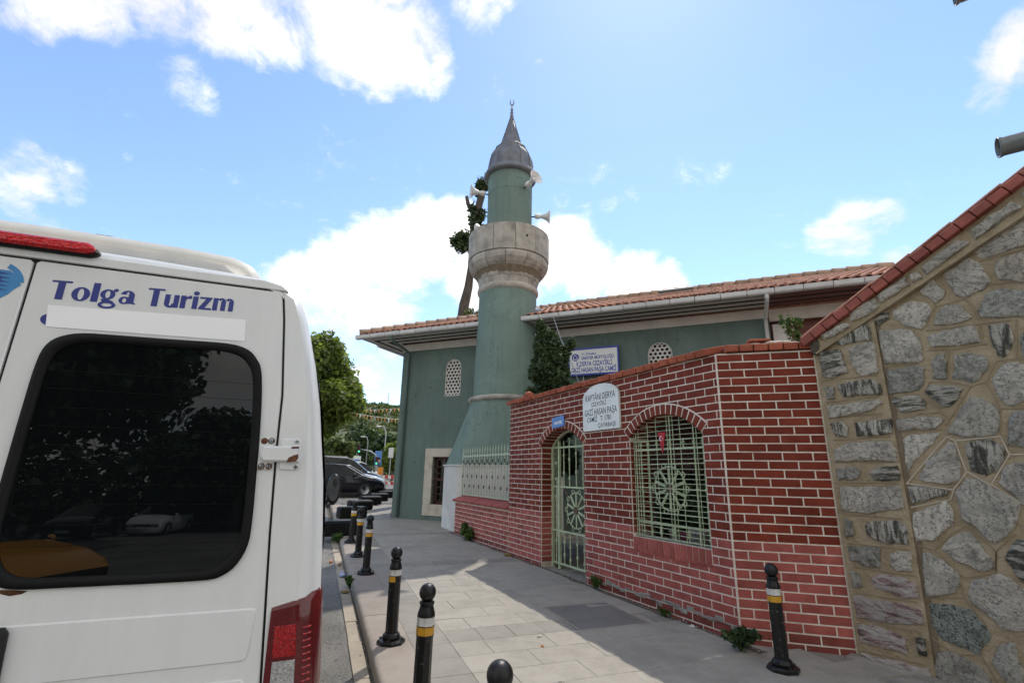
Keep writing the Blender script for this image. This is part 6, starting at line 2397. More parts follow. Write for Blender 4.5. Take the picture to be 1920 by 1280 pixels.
def car(name, label, cat, loc, rz, paint, kind='sedan', group=None, taxi=False):
    """stations along the length: (t, roof height, half width factor at roof)"""
    if kind == 'sedan':
        Ln, Wd, st = 4.6, 0.90, [(0.0, .62, .80), (.05, .86, .86), (.55, .98, .88), (.95, 1.02, .86), (1.55, 1.38, .66), (2.2, 1.44, .66), (2.8, 1.42, .66), (3.55, 1.0, .84), (4.1, .90, .86), (4.45, .76, .80), (4.58, .60, .70), (4.6, .45, .66)]
        cab, belt, wheels = (3, 7), .92, (.85, 3.75)
    elif kind == 'mpv':
        Ln, Wd, st = 4.8, 0.95, [(0.0, .8, .85), (.04, 1.2, .88), (.12, 1.70, .76), (.5, 1.86, .74), (1.6, 1.89, .75), (2.9, 1.84, .74), (3.25, 1.72, .74), (4.0, 1.15, .84), (4.5, 1.0, .82), (4.72, .82, .76), (4.8, .55, .70)]
        cab, belt, wheels = (2, 7), 1.08, (.9, 3.9)
    else:
        Ln, Wd, st = 4.0, 0.86, [(0.0, .66, .82), (.05, .95, .85), (.25, 1.12, .78), (.6, 1.40, .70), (1.6, 1.47, .69), (2.3, 1.44, .68), (3.1, 1.0, .82), (3.6, .90, .84), (3.88, .74, .78), (4.0, .48, .68)]
        cab, belt, wheels = (2, 6), .94, (.72, 3.2)
    c = thing(name, label, cat, loc, rz, group)
    body, gl, scr, rsc = MB(), {1: MB(), -1: MB()}, MB(), MB()
    secs_ = []
    for t, zt, wf in st:
        endt = 0.86 + 0.14 * math.sin(PI * min(1, max(0.0, t / Ln)) ** 1.0) ** 0.4
        w_ = Wd * endt
        bz = min(belt, zt - 0.05)
        secs_.append([(w_ * .86, .20), (w_ * .97, .30), (w_, .58), (w_ * .985, bz), (Wd * wf, zt - .035), (Wd * wf * .8, zt), (0.0, zt + .015)])
    x0_ = -Ln / 2
    for i in range(len(st) - 1):
        a, b_ = secs_[i], secs_[i + 1]
        ta, tb = st[i][0] + x0_, st[i + 1][0] + x0_
        incab = cab[0] <= i < cab[1]
        for s_ in (1, -1):
            for k in range(6):
                q = [(ta, s_ * a[k][0], a[k][1]), (ta, s_ * a[k + 1][0], a[k + 1][1]), (tb, s_ * b_[k + 1][0], b_[k + 1][1]), (tb, s_ * b_[k][0], b_[k][1])]
                if s_ > 0:
                    q = q[::-1]
                tgt = body
                if incab and k == 3:
                    tgt = gl[s_]
                elif incab and k in (4, 5) and i == cab[1] - 1:
                    tgt = scr
                elif incab and k in (4, 5) and i == cab[0]:
                    tgt = rsc
                tgt.add(q, [(0, 1, 2, 3)])
    for s_ in (1, -1):
        pass
    for idx in (0, -1):
        tt = st[idx][0] + x0_
        a = secs_[idx]
        poly = [(tt, p[0], p[1]) for p in a] + [(tt, -p[0], p[1]) for p in a[-2::-1]]
        body.add(poly, [tuple(range(len(poly)))])
    me_o = body.build('body', paint, c)
    bmx = bmesh.new()
    bmx.from_mesh(me_o.data)
    bmesh.ops.remove_doubles(bmx, verts=bmx.verts, dist=0.0005)
    bmesh.ops.recalc_face_normals(bmx, faces=bmx.faces)
    for f in bmx.faces:
        f.smooth = True
    bmx.to_mesh(me_o.data)
    bmx.free()
    gl[1].build('side_window', 'glass_car', c)
    gl[-1].build('side_window', 'glass_car', c)
    scr.build('windscreen', 'glass_car', c)
    rsc.build('rear_window', 'glass_car', c)
    for s_ in (1, -1):
        for tw in wheels:
            Mw = T(x0_ + tw, s_ * (Wd - .12), 0.31) @ RX(R(90))
            w__ = MB().lathe([(0.19, -0.10), (0.29, -0.10), (0.31, -0.08), (0.31, 0.08), (0.29, 0.10), (0.19, 0.10)], 20, Mw, cap=False).build('wheel', 'tyre', c, True)
            MB().lathe([(0.0, 0.06), (0.06, 0.07), (0.18, 0.08), (0.195, 0.10), (0.195, -0.08), (0, -0.08)], 14, T(x0_ + tw, s_ * (Wd - .12), 0.31) @ RX(R(90) * -s_), cap=False).build('rim', 'rim', w__, True)
            ar = MB()
            ar.tube([(x0_ + tw + 0.36 * math.cos(a), s_ * (Wd * 0.985), 0.31 + 0.36 * math.sin(a)) for a in [PI * k / 10 for k in range(11)]], 0.025, 5)
            ar.build('wheel_arch', 'plastic_black', c)
        MB().cbox(x0_ + Ln - 0.42, x0_ + Ln - 0.10, s_ * Wd * .52 - .12, s_ * Wd * .52 + .12, 0.58, 0.72, 0.03).build('headlight', 'lens_head', c)
        MB().cbox(x0_ - 0.012, x0_ + 0.14, s_ * Wd * .62 - .11, s_ * Wd * .62 + .11, 0.66, 0.86 if kind != 'mpv' else 1.2, 0.02).build('tail_light', 'lens_red', c)
        mt = [q for q in st if q[1] < 1.2 and q[0] > Ln * .6][0][0]
        MB().ball((x0_ + mt - 0.32, s_ * (Wd + 0.09), belt + 0.06), 0.09, 8, 6, (0.6, 1.1, 0.75)).build('door_mirror', paint, c, True)
        for k in (1, 2):
            MB().box(x0_ + Ln * (.30 + .2 * k), x0_ + Ln * (.30 + .2 * k) + 0.16, s_ * (Wd * .99) - .015, s_ * (Wd * .99) + .015, belt - 0.10, belt - 0.075).build('door_handle', 'chrome', c)
    MB().cbox(x0_ + Ln - 0.005, x0_ + Ln + 0.022, -0.26, 0.26, 0.36, 0.47, 0.004).build('number_plate', 'barrier_white', c)
    MB().box(x0_ + Ln - 0.012, x0_ + Ln + 0.012, -0.38, 0.38, 0.48, 0.58).build('grille', 'plastic_black', c)
    if taxi:
        MB().cbox(-0.35, -0.1, -0.3, 0.3, 1.46, 1.62, 0.02).build('roof_sign', 'sign_cream', c)
    if kind == 'mpv':
        MB().tube([(x0_ + 0.5, 0.68, 1.90), (x0_ + 2.9, 0.68, 1.87)], 0.02, 6).build('roof_rail', 'chrome', c)
        MB().tube([(x0_ + 0.5, -0.68, 1.90), (x0_ + 2.9, -0.68, 1.87)], 0.02, 6).build('roof_rail', 'chrome', c)
    return c


zl = gz(26) + 0.012
car('parked_car', 'dark blue-black saloon car parked nearest beyond the black blocks, seen side on', 'car', (0.72, 25.2, zl), R(-3), 'car_black', 'sedan', 'cars parked side by side beyond the blocks')
car('parked_car', 'silver car mostly hidden behind the dark saloon', 'car', (1.05, 27.3, zl), R(-2), 'car_silver', 'sedan', 'cars parked side by side beyond the blocks')
car('parked_car', 'black people carrier with roof rails, tallest of the parked cars', 'car', (1.00, 29.6, zl), R(-2), 'car_black', 'mpv', 'cars parked side by side beyond the blocks')
car('parked_car', 'white van farthest along the car park under the trees', 'van', (2.9, 44.5, zl), R(5), 'car_white', 'mpv', 'cars parked side by side beyond the blocks')
car('parked_car', 'small pale car in front of the far white van', 'car', (2.3, 38.0, zl), R(-4), 'car_silver', 'hatch', 'cars parked side by side beyond the blocks')
car('taxi', 'yellow taxi with roof sign mirrored in the minibus rear window', 'taxi', (-5.5, -7.0, gz(-7.0) - 0.125), R(24), 'car_yellow', 'sedan', None, True)
car('passing_car', 'white hatchback mirrored in the minibus rear window', 'car', (-7.4, -28.5, gz(-28.5) - 0.125), R(100), 'car_white', 'hatch')
car('passing_car', 'black car behind the taxi, mirrored in the minibus rear window', 'car', (-9.8, -26.0, gz(-26) - 0.125), R(95), 'car_black', 'hatch')

# ================================================================ trees and plants


def tree(name, label, base, height, trunk_r, crown, n, size, mat, seed, group=None, fork=0.35, lean=(0, 0)):
    g = random.Random(seed)
    t_ = thing(name, label, 'tree', base, 0, group)
    th_ = height * fork
    mbt = MB()
    mbt.tube([(0, 0, -0.2), (lean[0] * .3, lean[1] * .3, th_ * .5), (lean[0], lean[1], th_), (lean[0] * 1.3, lean[1] * 1.3, height * .75)], [trunk_r * 1.25, trunk_r, trunk_r * .8, trunk_r * .25], 9)
    cs, rs = [], []
    (cx_, cy_, cz_), (rx, ry, rz_) = crown
    for i in range(34):
        a = g.uniform(0, 2 * PI)
        e = math.asin(g.uniform(-0.75, 1.0))
        rr = g.uniform(0.45, 0.86)
        p = (cx_ + rx * rr * math.cos(a) * math.cos(e), cy_ + ry * rr * math.sin(a) * math.cos(e), cz_ + rz_ * rr * math.sin(e))
        cs.append(p)
        q = g.uniform(0.26, 0.44)
        rs.append((rx * q, ry * q, rz_ * q * 0.85))
        if i < 9:
            mid = ((lean[0] + p[0]) / 2, (lean[1] + p[1]) / 2, (th_ + p[2]) / 2 - 0.1)
            mbt.tube([(lean[0], lean[1], th_ * .95), mid, p], [trunk_r * .45, trunk_r * .28, trunk_r * .08], 6)
    mbt.build('trunk', 'bark', t_, True)
    leaves('crown', mat, cs, rs, n, size, t_, seed=seed)
    return t_


tree('street_tree', 'leafy green street tree standing behind the parked cars next to the minibus', (-0.9, 31.5, zl), 8.8, 0.2, ((0, 0, 5.0), (3.25, 3.2, 3.95)), 50000, 0.18, 'leaf_plane', 3, None, 0.26)
tree('street_tree', 'big dark tree mirrored in the left of the minibus rear window', (-9.5, -17.5, -0.4), 12, 0.3, ((0, 0, 7.2), (5.6, 5.0, 5.2)), 15000, 0.30, 'leaf_dark', 5, None, 0.3)
tree('street_tree', 'farther dark tree mirrored low in the minibus rear window', (-4.2, -30, -0.5), 7, 0.25, ((0, 0, 3.8), (5.5, 4.0, 3.0)), 9000, 0.30, 'leaf_dark', 6, None, 0.3)
for i, (x_, y_, h_, r_, lab) in enumerate(((2.2, 66, 5.4, 2.6, 'yellow-green tree under the hill, left of the traffic light'), (6.5, 92, 9.0, 4.2, 'dark round tree at the foot of the hill between the lamp posts'), (9.6, 74, 6.5, 2.6, 'dark tree touching the mosque corner under the hill'),
                                           (7.6, 56, 4.2, 1.2, 'pale green bushy tree by the mosque corner'), (3.2, 100, 7.0, 4.0, 'green tree in front of the red roofed house'), (11.5, 105, 10.0, 4.5, 'tall green tree on the lower hill slope'), (0.5, 84, 6.5, 3.0, 'green tree behind the street tree'))):
    tree('hill_tree', lab, (x_, y_, 0.3), h_, 0.15, ((0, 0, h_ * .58), (r_, r_, h_ * .45)), 2600, 0.42, ('leaf_hill', 'leaf_dark', 'leaf_dark', 'leaf_plane', 'leaf_hill', 'leaf_hill', 'leaf_plane')[i], 20 + i, 'trees at the foot of the hill', 0.3)
hg = thing('hedge', 'added long dark hedge behind the camera, darkening the low reflection in the minibus rear window', 'hedge', (-6, -34, -0.6))  # added dark row that fills the bright lower part of the window reflection
leaves('foliage', 'leaf_dark', [(-24 + 2.0 * k, random.uniform(-.6, .6), 1.7 + random.uniform(-.2, .5)) for k in range(25)], [(1.8, 1.2, 3.4)] * 25, 22000, 0.36, hg, seed=44)
MB().box(-25, 25, -0.3, 0.3, 0.0, 1.2).build('hedge_core', 'dirt', hg)
# lopped tree behind the minaret
lt_ = thing('lopped_tree', 'tall lopped tree with bare trunk and small tufts behind the minaret', 'tree', (6.25, 23.2, 0.3))
off = Vector((6.25, 23.2, 0.3))
rel = lambda p: tuple(Vector(p) - off)
tk = MB()
tk.tube([(-0.5, 0, -0.3), (-0.35, 0, 5), rel((6.02, 23.23, 8.8)), rel((6.10, 23.2, 9.9)), rel((6.28, 23.17, 10.9)), rel((6.36, 23.15, 12.0)), rel((6.36, 23.14, 13.2)), rel((6.38, 23.14, 14.2)), rel((6.55, 23.1, 15.2)), rel((6.74, 23.03, 16.2)), rel((6.80, 23.02, 16.9))], [0.4, 0.34, 0.28, 0.26, 0.22, 0.17, 0.15, 0.16, 0.19, 0.20, 0.13], 10)
tk.tube([rel((6.45, 23.1, 14.9)), rel((6.25, 23.15, 15.4)), rel((6.06, 23.22, 15.7)), rel((5.98, 23.24, 16.15))], [0.13, 0.12, 0.11, 0.10], 8)
tk.tube([rel((6.36, 23.15, 12.6)), rel((6.1, 23.2, 13.2)), rel((5.75, 23.3, 13.5))], [0.10, 0.07, 0.04], 7)
gb = random.Random(15)
for p, q in (((6.3, 23.15, 12.9), (5.5, 23.3, 13.7)), ((5.9, 23.25, 13.35), (5.45, 23.4, 13.2)), ((6.36, 23.14, 13.4), (6.15, 23.1, 13.9)), ((6.4, 23.1, 14.3), (6.75, 22.9, 14.9)), ((6.5, 23.1, 15.0), (6.95, 22.9, 15.4)), ((6.7, 23.0, 16.3), (7.05, 22.9, 17.2)), ((6.74, 23.0, 16.6), (6.5, 23.1, 17.3)), ((6.2, 23.15, 15.45), (6.35, 23.0, 15.9))):
    p, q = Vector(p), Vector(q)
    md = (p + q) / 2 + Vector((gb.uniform(-.1, .1), gb.uniform(-.1, .1), gb.uniform(0, .15)))
    tk.tube([rel(p), rel(md), rel(q)], [0.05, 0.032, 0.012], 5)
    for k in range(3):
        q2 = md.lerp(q, gb.random())
        tk.tube([rel(q2), rel(q2 + Vector((gb.uniform(-.35, .35), gb.uniform(-.2, .2), gb.uniform(.05, .35))))], [0.014, 0.006], 4)
tk.build('trunk', 'bark_dark', lt_, True)
leaves('crown', 'leaf_cypress', [rel(p) for p in ((5.62, 23.3, 13.45), (5.85, 23.25, 13.25), (5.95, 23.2, 13.75), (6.45, 23.1, 14.8), (6.55, 23.05, 14.4), (6.7, 23.0, 15.1), (6.3, 23.1, 15.4), (6.72, 23.0, 16.9), (6.9, 23.0, 17.1), (6.6, 23.1, 16.5), (6.35, 23.1, 13.2))],
       [0.50, 0.52, 0.40, 0.45, 0.42, 0.42, 0.30, 0.42, 0.45, 0.34, 0.34], 2700, 0.12, lt_, seed=9, shell=0.1)
# roof weeds behind the eave
leaves_o = leaves('roof_weed', 'leaf_hill', [(4.95, 18.0, 7.75), (5.25, 17.9, 7.7)], [0.22, 0.18], 120, 0.09, None, seed=10)
tag(leaves_o, 'little tuft of weeds on the roof ridge left of the lopped tree', 'plant')
# cypress behind the wall
cy_t = thing('cypress', 'dark green bushy cypress rising behind the brick wall beside the minaret', 'tree', (4.72, 9.97, 0.16))
MB().tube([(0, 0, -0.1), (0, 0, 2.5), (-0.1, 0, 4.4)], [0.08, 0.06, 0.02], 8).build('trunk', 'bark', cy_t)
cs, rs = [], []
gr_ = random.Random(4)
for i in range(130):
    z = gr_.uniform(1.6, 4.55)
    rr = 0.52 * (1.0 if z < 3.2 else max(0.12, 1.0 - (z - 3.2) / 1.75))
    a = gr_.uniform(0, 2 * PI)
    q = gr_.uniform(0.3, 1.0) * rr
    cs.append((q * math.cos(a) - 0.08 * (z > 3.6), q * math.sin(a), z))
    rs.append((0.16, 0.16, 0.24))
for p in ((-0.20, 0.05, 4.55), (-0.22, 0.04, 4.8), (-0.19, 0.03, 4.35), (0.34, -0.15, 4.2), (0.44, -0.2, 4.36), (0.30, -0.15, 4.0), (0.08, 0, 4.25), (-0.02, 0, 4.45)):
    cs.append(p)
    rs.append((0.12, 0.12, 0.17))
leaves('crown', 'leaf_cypress', cs, rs, 60000, 0.042, cy_t, seed=12, shell=0.2, aspect=2.2)


def weed(label, x_, y_, z_, r_, h_, n, seed, cat='weed', mat='leaf_weed', size=0.035):
    g = random.Random(seed)
    w_ = thing('weed', label, cat, (x_, y_, z_), 0, 'weeds')
    cs, rs = [], []
    stm = MB()
    for i in range(9):
        a = g.uniform(0, 2 * PI)
        q = g.uniform(0.1, 1) * r_
        p = (q * math.cos(a), q * math.sin(a), g.uniform(0.3, 1.0) * h_)
        cs.append(p)
        rs.append((r_ * .4, r_ * .4, h_ * .3))
        stm.tube([(p[0] * .2, p[1] * .2, -0.02), (p[0] * .7, p[1] * .7, p[2] * .6), p], [0.004, 0.003, 0.0015], 4)
    stm.build('stem', mat, w_)
    leaves('foliage', mat, cs, rs, n, size, w_, seed=seed, shell=0.1, aspect=2.0)


weed('leafy weed at the foot of the low brick wall', 3.21, 11.02, gz(11), 0.20, 0.30, 420, 31, size=0.05)
weed('dark green weed clump at the brick wall corner beside the lone bollard', 3.80, 3.98, gz(4), 0.16, 0.17, 750, 32, mat='leaf_dark', size=0.026)
weed('small weed by the gateway threshold at the wall foot', 3.72, 6.42, gz(6.4), 0.09, 0.13, 160, 33)
weed('weed tuft growing in the gutter beside the middle bollards', 0.60, 7.83, gz(7.8) - 0.09, 0.07, 0.11, 140, 34)
weed('weed tuft in the gutter by the nearest black block', 0.58, 11.9, gz(12) - 0.09, 0.14, 0.16, 260, 35)
weed('pale dry weed sprouting on top of the brick wall by the verge', 4.86, 3.86, 3.02, 0.10, 0.34, 260, 36, size=0.028)
weed('tiny weed in the wall-foot gap midway along the brick wall', 3.82, 5.1, gz(5.1), 0.06, 0.07, 90, 37, size=0.024)
# dirt and loose bits in the joint along the wall and the gutter
jd = MB()
gr_ = random.Random(8)
for i in range(260):
    y_ = gr_.uniform(3.6, 12.0)
    x_ = wall_x(y_) - gr_.uniform(0.005, 0.10)
    r_ = gr_.uniform(0.004, 0.014)
    jd.ball((x_, y_, gz(y_) - 0.008 + gr_.uniform(0, 0.008)), r_, 5, 4, (1.2, 1, 0.6))
for i in range(330):
    y_ = gr_.uniform(2.2, 12.0)
    x_ = gr_.uniform(0.588, 0.612) if i % 3 else gr_.uniform(0.3, 0.61)
    jd.ball((x_, y_, gz(y_) - 0.115 + gr_.uniform(0, 0.01)), gr_.uniform(0.003, 0.010), 5, 4, (1.2, 1, 0.6))
jd.build('grit', 'concrete', None, kind='stuff')
bpy.data.objects['grit']['label'] = 'loose grit in the gutter and along the wall foot'
dm = MB()
dm.add([(wall_x(y_) - o_, y_, gz(y_) - 0.007) for y_ in (3.5, 6, 9, 12.4) for o_ in (0.16, -0.02)], [(0, 1, 3, 2), (2, 3, 5, 4), (4, 5, 7, 6)])
struct(dm.build('soil_strip', 'dirt'))
dm = MB()
dm.add([(x_, y_, gz(y_) - 0.112) for y_ in (0.5, 8, 14, 26) for x_ in (0.575, 0.63)], [(0, 1, 3, 2), (2, 3, 5, 4), (4, 5, 7, 6)])
struct(dm.build('gutter_soil', 'dirt'))

# ================================================================ litter


def scrap(name, label, x_, y_, z_, mat, r_, sx, seed):
    g = random.Random(seed)
    mbs = MB()
    mbs.ball((0, 0, r_ * .5), r_, 8, 6, (sx, 0.8, 0.55))
    mbs.v = [(v[0] + g.uniform(-.2, .2) * r_, v[1] + g.uniform(-.2, .2) * r_, max(0, v[2] + g.uniform(-.25, .25) * r_)) for v in mbs.v]
    o_ = mbs.build(name, mat)
    o_.location = (x_, y_, z_)
    o_.rotation_euler = (0, 0, g.uniform(0, 6))
    tag(o_, label, 'litter', 'litter')


scrap('crushed_packet', 'crushed blue and white packet lying in the gutter', 0.535, 8.54, gz(8.5) - 0.105, 'litter_blue', 0.06, 1.4, 1)
scrap('paper_scrap', 'orange scrap on the road edge beside the gutter', 0.39, 9.8, gz(9.8) - 0.12, 'litter_orange', 0.035, 1.6, 2)
scrap('paper_scrap', 'small white paper scrap on the sunlit slabs', 2.18, 4.87, gz(4.9), 'litter_white', 0.016, 1.6, 3)
scrap('paper_scrap', 'small orange scrap on the sunlit slabs', 2.10, 4.62, gz(4.6), 'litter_orange', 0.014, 1.6, 4)
scrap('paper_scrap', 'white scrap in the dirt at the wall foot', 3.88, 4.72, gz(4.7) - 0.01, 'litter_white', 0.022, 1.6, 5)
scrap('dry_leaf', 'dry brown leaf in the gutter near the packet', 0.52, 7.5, gz(7.5) - 0.105, 'dry_leaf', 0.035, 1.8, 6)
scrap('dry_leaf', 'dry leaf on the channel stone farther along the gutter', 0.52, 9.4, gz(9.4) - 0.105, 'dry_leaf', 0.035, 1.8, 7)
scrap('dry_leaf', 'curled dead leaf at the brick wall foot left of the gateway', 3.40, 9.0, gz(9.0), 'dry_leaf', 0.05, 1.8, 8)

# ================================================================ yard seen through the grille and gate


def LWp(x_, y_, z_):
    v = Matrix.Rotation(A_LW, 4, 'Z') @ Vector((x_, y_, 0))
    return (CX + v.x, CY + v.y, z_)


lean = thing('added_lean_to', 'added unseen tin roof and boards in the yard, keeping light out behind the gate and grille', 'added shelter', (CX, CY, 0), A_LW)  # unseen roof and boards, added to block light through the gate and grille
for i in range(11):
    x_ = -5.0 + i * 0.45
    MB().cbox(x_, x_ + 0.44, 0.31, 2.3, 2.62, 2.65, 0.006, T(0, 0, 0.02 * (i % 2))).build('roof_sheet', 'galvanised', lean)
for i in range(17):
    x_ = -5.3 + i * 0.33
    MB().box(x_, x_ + 0.322, 2.30, 2.33, 0.0, 2.66).build('board', 'porch_red', lean)
for x_ in (-4.9, -2.4, -0.05):
    MB().box(x_ - .04, x_ + .04, 2.2, 2.28, 0.0, 2.62).build('post', 'iron_rust', lean)
sh = thing('plant_shelf', 'grey concrete shelf behind the grille window', 'shelf', (CX, CY, 0), A_LW)
MB().cbox(-1.7, -0.15, 0.36, 0.75, 0.70, 0.78, 0.01).build('top', 'concrete', sh)
for x_ in (-1.6, -0.9, -0.25):
    MB().box(x_ - .06, x_ + .06, 0.40, 0.70, 0.05, 0.70).build('leg', 'concrete', sh)
for i, (x_, r_, h_, mt_, lab, lm) in enumerate(((-1.33, 0.075, 0.15, 'pot_white', 'small white flower pot left in the grille window', 'leaf_dark'), (-1.16, 0.06, 0.14, 'pot_pink', 'magenta flower pot in the grille window', 'leaf_dark'), (-0.92, 0.12, 0.19, 'pot_white', 'large white flower pot in the middle of the grille window', 'leaf_dark'),
                                               (-0.50, 0.12, 0.17, 'pot_white', 'white flower pot right in the grille window', 'leaf_weed'), (-0.25, 0.07, 0.14, 'pot_white', 'white flower pot at the right edge of the grille window', 'leaf_dark'))):
    p = LWp(x_, 0.52, 0.78)
    pt = thing('flower_pot', lab, 'flower pot', p, 0, 'flower pots behind the grille')
    MB().lathe([(r_ * .72, 0.0), (r_ * .95, h_ * .85), (r_ * 1.05, h_ * .85), (r_ * 1.05, h_), (r_ * .92, h_), (r_ * .9, h_ * .9), (0, h_ * .88)], 18, cap=False).build('pot', mt_, pt, True)
    gg = random.Random(50 + i)
    leaves('plant', lm, [(gg.uniform(-.1, .1), gg.uniform(-.1, .1), h_ + gg.uniform(.05, .5)) for _ in range(8)], [0.10] * 8, 420, 0.05, pt, seed=60 + i, shell=0.1, aspect=2)
for i, (x_, y_, h_, r_, lab) in enumerate(((-1.0, 2.2, 1.7, 0.9, 'dark shrub inside the yard behind the grille window'), (-2.9, 2.6, 1.8, 0.8, 'dark shrub inside the yard behind the gate'), (-0.2, 1.6, 1.4, 0.6, 'dark shrub at the yard corner behind the grille'))):
    tree('yard_shrub', lab, LWp(x_, y_, 0.1), h_, 0.05, ((0, 0, h_ * .55), (r_, r_, h_ * .5)), 3800, 0.09, 'leaf_dark', 70 + i, 'shrubs in the yard', 0.2)
cb = MB()
cb.tube([(5.43, 11.36, 5.77), (5.46, 10.9, 4.95), (5.50, 10.3, 4.05), (5.53, 10.0, 3.5), (5.55, 9.9, 0.2)], 0.011, 5)
tag(cb.build('cable', 'pole_grey'), 'thin grey cable slanting down from the eave past the notice board', 'cable')

# ================================================================ far street furniture


def lamp(label, x_, y_, z_, h_, arm):
    l_ = thing('street_lamp', label, 'street lamp', (x_, y_, z_), 0, 'far street lamps')
    MB().tube([(0, 0, 0), (0, 0, h_ * .9), (arm * .4, 0, h_), (arm, 0, h_ + .03)], [0.10, 0.07, 0.06, 0.05], 8).build('pole', 'pole_grey', l_, True)
    MB().ball((arm * 1.25, 0, h_ + .02), 0.2, 10, 6, (1.9, 0.8, 0.45)).build('lamp_head', 'barrier_white', l_, True)


lamp('taller grey street lamp right of the traffic light', 7.0, 59.6, 0.3, 6.3, -0.7)
lamp('shorter looking street lamp farther away, behind the traffic light arm', 6.35, 74.7, 0.3, 6.0, -0.6)
tl2 = thing('traffic_light', 'traffic light on a curved grey arm showing green', 'traffic light', (4.95, 47.74, zl))
MB().tube([(0, 0, 0), (0, 0, 2.2), (-0.12, 0, 2.6), (-0.6, 0, 2.9), (-1.75, 0, 3.1)], [0.07, 0.06, 0.06, 0.05, 0.04], 8).build('pole', 'pole_grey', tl2, True)
for x_, z_ in ((-1.62, 2.72), (0.0, 1.7)):
    hd_ = MB().cbox(x_ - .13, x_ + .13, -0.22, -0.06, z_, z_ + .72, 0.03).build('signal_head', 'plastic_black', tl2)
    for k, mt_ in enumerate(('lens_green', 'lens_red', 'lens_red')):
        MB().lathe([(0.09, 0), (0.07, 0.03), (0, 0.04)], 12, T(x_, -0.222, z_ + .13 + .22 * k) @ RX(R(90))).build('lens', mt_, hd_)
po = thing('billboard', 'upright street poster with a pale blue field and a dark portrait', 'poster', (5.3, 49.7, zl), R(6))
MB().box(-0.04, 0.04, 0.03, 0.10, 0, 3.0).build('post', 'pole_grey', po)
MB().cbox(-0.32, 0.32, -0.03, 0.03, 1.6, 3.0, 0.01).build('panel', 'sign_light_blue', po)
MB().ball((0.05, -0.03, 2.15), 0.2, 12, 8, (0.9, 0.06, 1.1)).build('printed_head', 'skin', po, True)
MB().ball((0.02, -0.045, 2.32), 0.2, 12, 8, (1.0, 0.05, 0.6)).build('printed_hair', 'plastic_black', po, True)
MB().prism([(-0.30, 1.62), (0.30, 1.62), (0.22, 1.9), (0.0, 1.98), (-0.2, 1.9)], -0.036, -0.031).build('printed_shoulders', 'cloth_blue', po)
sg = thing('road_sign', 'white road sign with a blue stripe on a pole above the parked cars', 'sign', (2.85, 41.9, zl), R(4))
MB().tube([(0, 0.05, 0), (0, 0.05, 2.4)], 0.035, 6).build('pole', 'pole_grey', sg)
MB().cbox(-0.28, 0.28, -0.02, 0.02, 1.72, 2.28, 0.01).build('panel', 'sign_white', sg)
MB().box(-0.22, 0.22, -0.024, -0.0205, 1.90, 2.02).build('stripe', 'sign_light_blue', sg)
for i, (x_, y_, a_, lab) in enumerate(((4.20, 31.6, 20, 'nearest red and white barrier by the mosque corner'), (4.35, 33.6, -10, 'second red and white barrier behind the first'))):
    br = thing('road_barrier', lab, 'barrier', (x_, y_, zl), R(a_), 'red and white barriers')
    for s_ in (-0.55, 0.55):
        MB().cbox(s_ - .04, s_ + .04, -0.2, 0.2, 0, 0.06, 0.01).build('foot', 'barrier_red', br)
        MB().box(s_ - .03, s_ + .03, -0.03, 0.03, 0.06, 1.0).build('post', 'barrier_red', br)
    for z_ in (0.35, 0.72):
        for k in range(6):
            MB().box(-0.6 + .2 * k, -0.4 + .2 * k, -0.05, -0.031, z_, z_ + .2).build('board', 'barrier_red' if k % 2 else 'barrier_white', br)
os_ = thing('road_sign', 'small orange works sign beyond the parked cars', 'sign', (4.25, 37.7, zl), R(8))
MB().tube([(0, 0.04, 0), (0, 0.04, 1.3)], 0.03, 6).build('pole', 'pole_grey', os_)
MB().cbox(-0.2, 0.2, -0.02, 0.02, 0.92, 1.42, 0.01).build('panel', 'sign_orange', os_)
wp = thing('post_box', 'white box on a pole at the mosque corner', 'sign', (5.15, 39.6, zl))
MB().tube([(0, 0, 0), (0, 0, 2.9)], 0.04, 6).build('pole', 'pole_grey', wp)
MB().cbox(-0.18, 0.18, -0.1, 0.1, 2.15, 2.9, 0.02).build('box', 'barrier_white', wp)


def bunting(label, a, b_, sag, n_, size):
    bt = thing('bunting', label, 'bunting', (0, 0, 0), 0, 'strings of bunting')
    a, b_ = Vector(a), Vector(b_)
    pts = []
    for i in range(n_ * 2 + 1):
        t = i / (n_ * 2)
        p = a.lerp(b_, t)
        p.z -= sag * 4 * t * (1 - t)
        pts.append(p)
    MB().tube(pts, 0.012, 4).build('cord', 'barrier_white', bt)
    for i in range(n_):
        p, q = pts[2 * i], pts[2 * i + 1]
        c = (p + q) / 2 + Vector((random.uniform(-.05, .05), random.uniform(-.15, .15), -size))
        o_ = Vector((0, 0.004, 0))
        mbf = MB().add([p, q, c, p + o_, q + o_, c + o_], [(0, 1, 2), (5, 4, 3), (0, 3, 4, 1), (1, 4, 5, 2), (2, 5, 3, 0)])
        mbf.build('pennant', ('flag_orange', 'barrier_white', 'flag_orange', 'flag_yellow')[i % 4], bt)


bunting('string of orange and white pennants across the street by the mosque corner', (-3.0, 30.4, 6.0), (4.9, 29.6, 4.55), 0.35, 40, 0.26)
bunting('second string of orange pennants higher up over the street', (-6, 60, 8.7), (9.5, 59.5, 9.0), 0.5, 34, 0.42)
# pole the bunting is tied to
bpz = thing('bunting_pole', 'slim grey pole behind the mosque corner holding the bunting', 'pole', (4.9, 29.6, zl))
MB().tube([(0, 0, 0), (0, 0, 4.3)], 0.04, 6).build('pole', 'pole_grey', bpz)
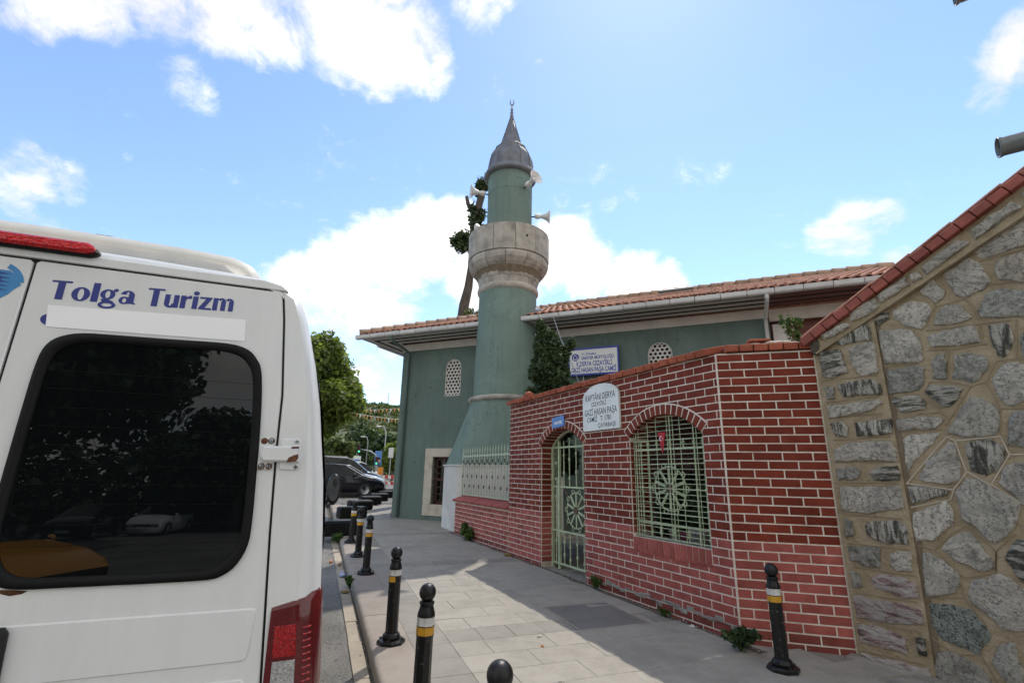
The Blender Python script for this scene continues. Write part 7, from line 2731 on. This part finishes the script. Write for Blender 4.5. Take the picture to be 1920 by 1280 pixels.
# far hill with woods, a house with a red roof, hilltop building and mast
hm = MB()
nx, ny = 40, 30
for j in range(ny):
    for i in range(nx):
        x_ = -260 + 560 * i / (nx - 1)
        y_ = 150 + 420 * j / (ny - 1)
        t = min(1.0, (y_ - 150) / 270)
        h_ = 51 * (t * t * (3 - 2 * t)) * (0.82 + 0.18 * math.cos((x_ - 60) / 130)) + 1.5 * math.sin(x_ * .09 + y_ * .05)
        hm.v.append((x_, y_, h_ - 0.5))
for j in range(ny - 1):
    for i in range(nx - 1):
        hm.f.append((j * nx + i, j * nx + i + 1, (j + 1) * nx + i + 1, (j + 1) * nx + i))
struct(hm.build('hill', 'hill_soil', None, True))
cs, rs = [], []
gr_ = random.Random(77)
for i in range(900):
    x_ = gr_.uniform(-30, 110)
    y_ = gr_.uniform(150, 430)
    t = min(1.0, (y_ - 150) / 270)
    h_ = 51 * (t * t * (3 - 2 * t)) * (0.82 + 0.18 * math.cos((x_ - 60) / 130)) + 1.5 * math.sin(x_ * .09 + y_ * .05)
    r_ = gr_.uniform(1.6, 3.4)
    cs.append((x_, y_, h_ + r_ * .45))
    rs.append((r_, r_, r_ * .8))
wd = leaves('hillside_woods', 'leaf_hill', cs, rs, 60000, 0.95, None, 'stuff', seed=78)
wd['label'] = 'wooded slope of the far hill'
hs = thing('house', 'house with red roof among the trees below the hill', 'house', (5.6, 112, 0.3))
MB().box(-2.2, 2.2, 0, 6, 0, 5.6).build('wall', 'house_wall', hs)
MB().prism([(-2.6, 5.6), (2.6, 5.6), (1.2, 7.6), (-1.2, 7.6)], -0.4, 6.4).build('roof', 'roof_tile', hs)
for x_ in (-1.2, 1.0):
    MB().box(x_ - .4, x_ + .4, -0.03, 0.05, 3.2, 4.6).build('window', 'glass_window', hs)
hb2 = thing('hilltop_building', 'low pale building with an orange dome on the hilltop', 'building', (36, 432, 50.6))
MB().box(-10, 12, 0, 8, 0, 3.6).build('wall', 'house_wall', hb2)
MB().prism([(-10.5, 3.6), (4, 3.6), (3, 5.4), (-9, 5.8)], -0.5, 8).build('roof', 'flag_orange', hb2)
MB().ball((7.5, 3, 3.6), 3.2, 14, 8, (1.2, 1, 0.75)).build('dome', 'flag_yellow', hb2, True)
for x_ in (-7, -3, 1, 5, 9):
    MB().box(x_ - .7, x_ + .7, -0.05, 0.1, 1.2, 2.6).build('window', 'glass_window', hb2)
ms_ = thing('radio_mast', 'thin grey radio mast on the hilltop', 'mast', (49.2, 422, 50))
MB().tube([(0, 0, 0), (0, 0, 16)], [0.5, 0.25], 5).build('mast', 'pole_grey', ms_)
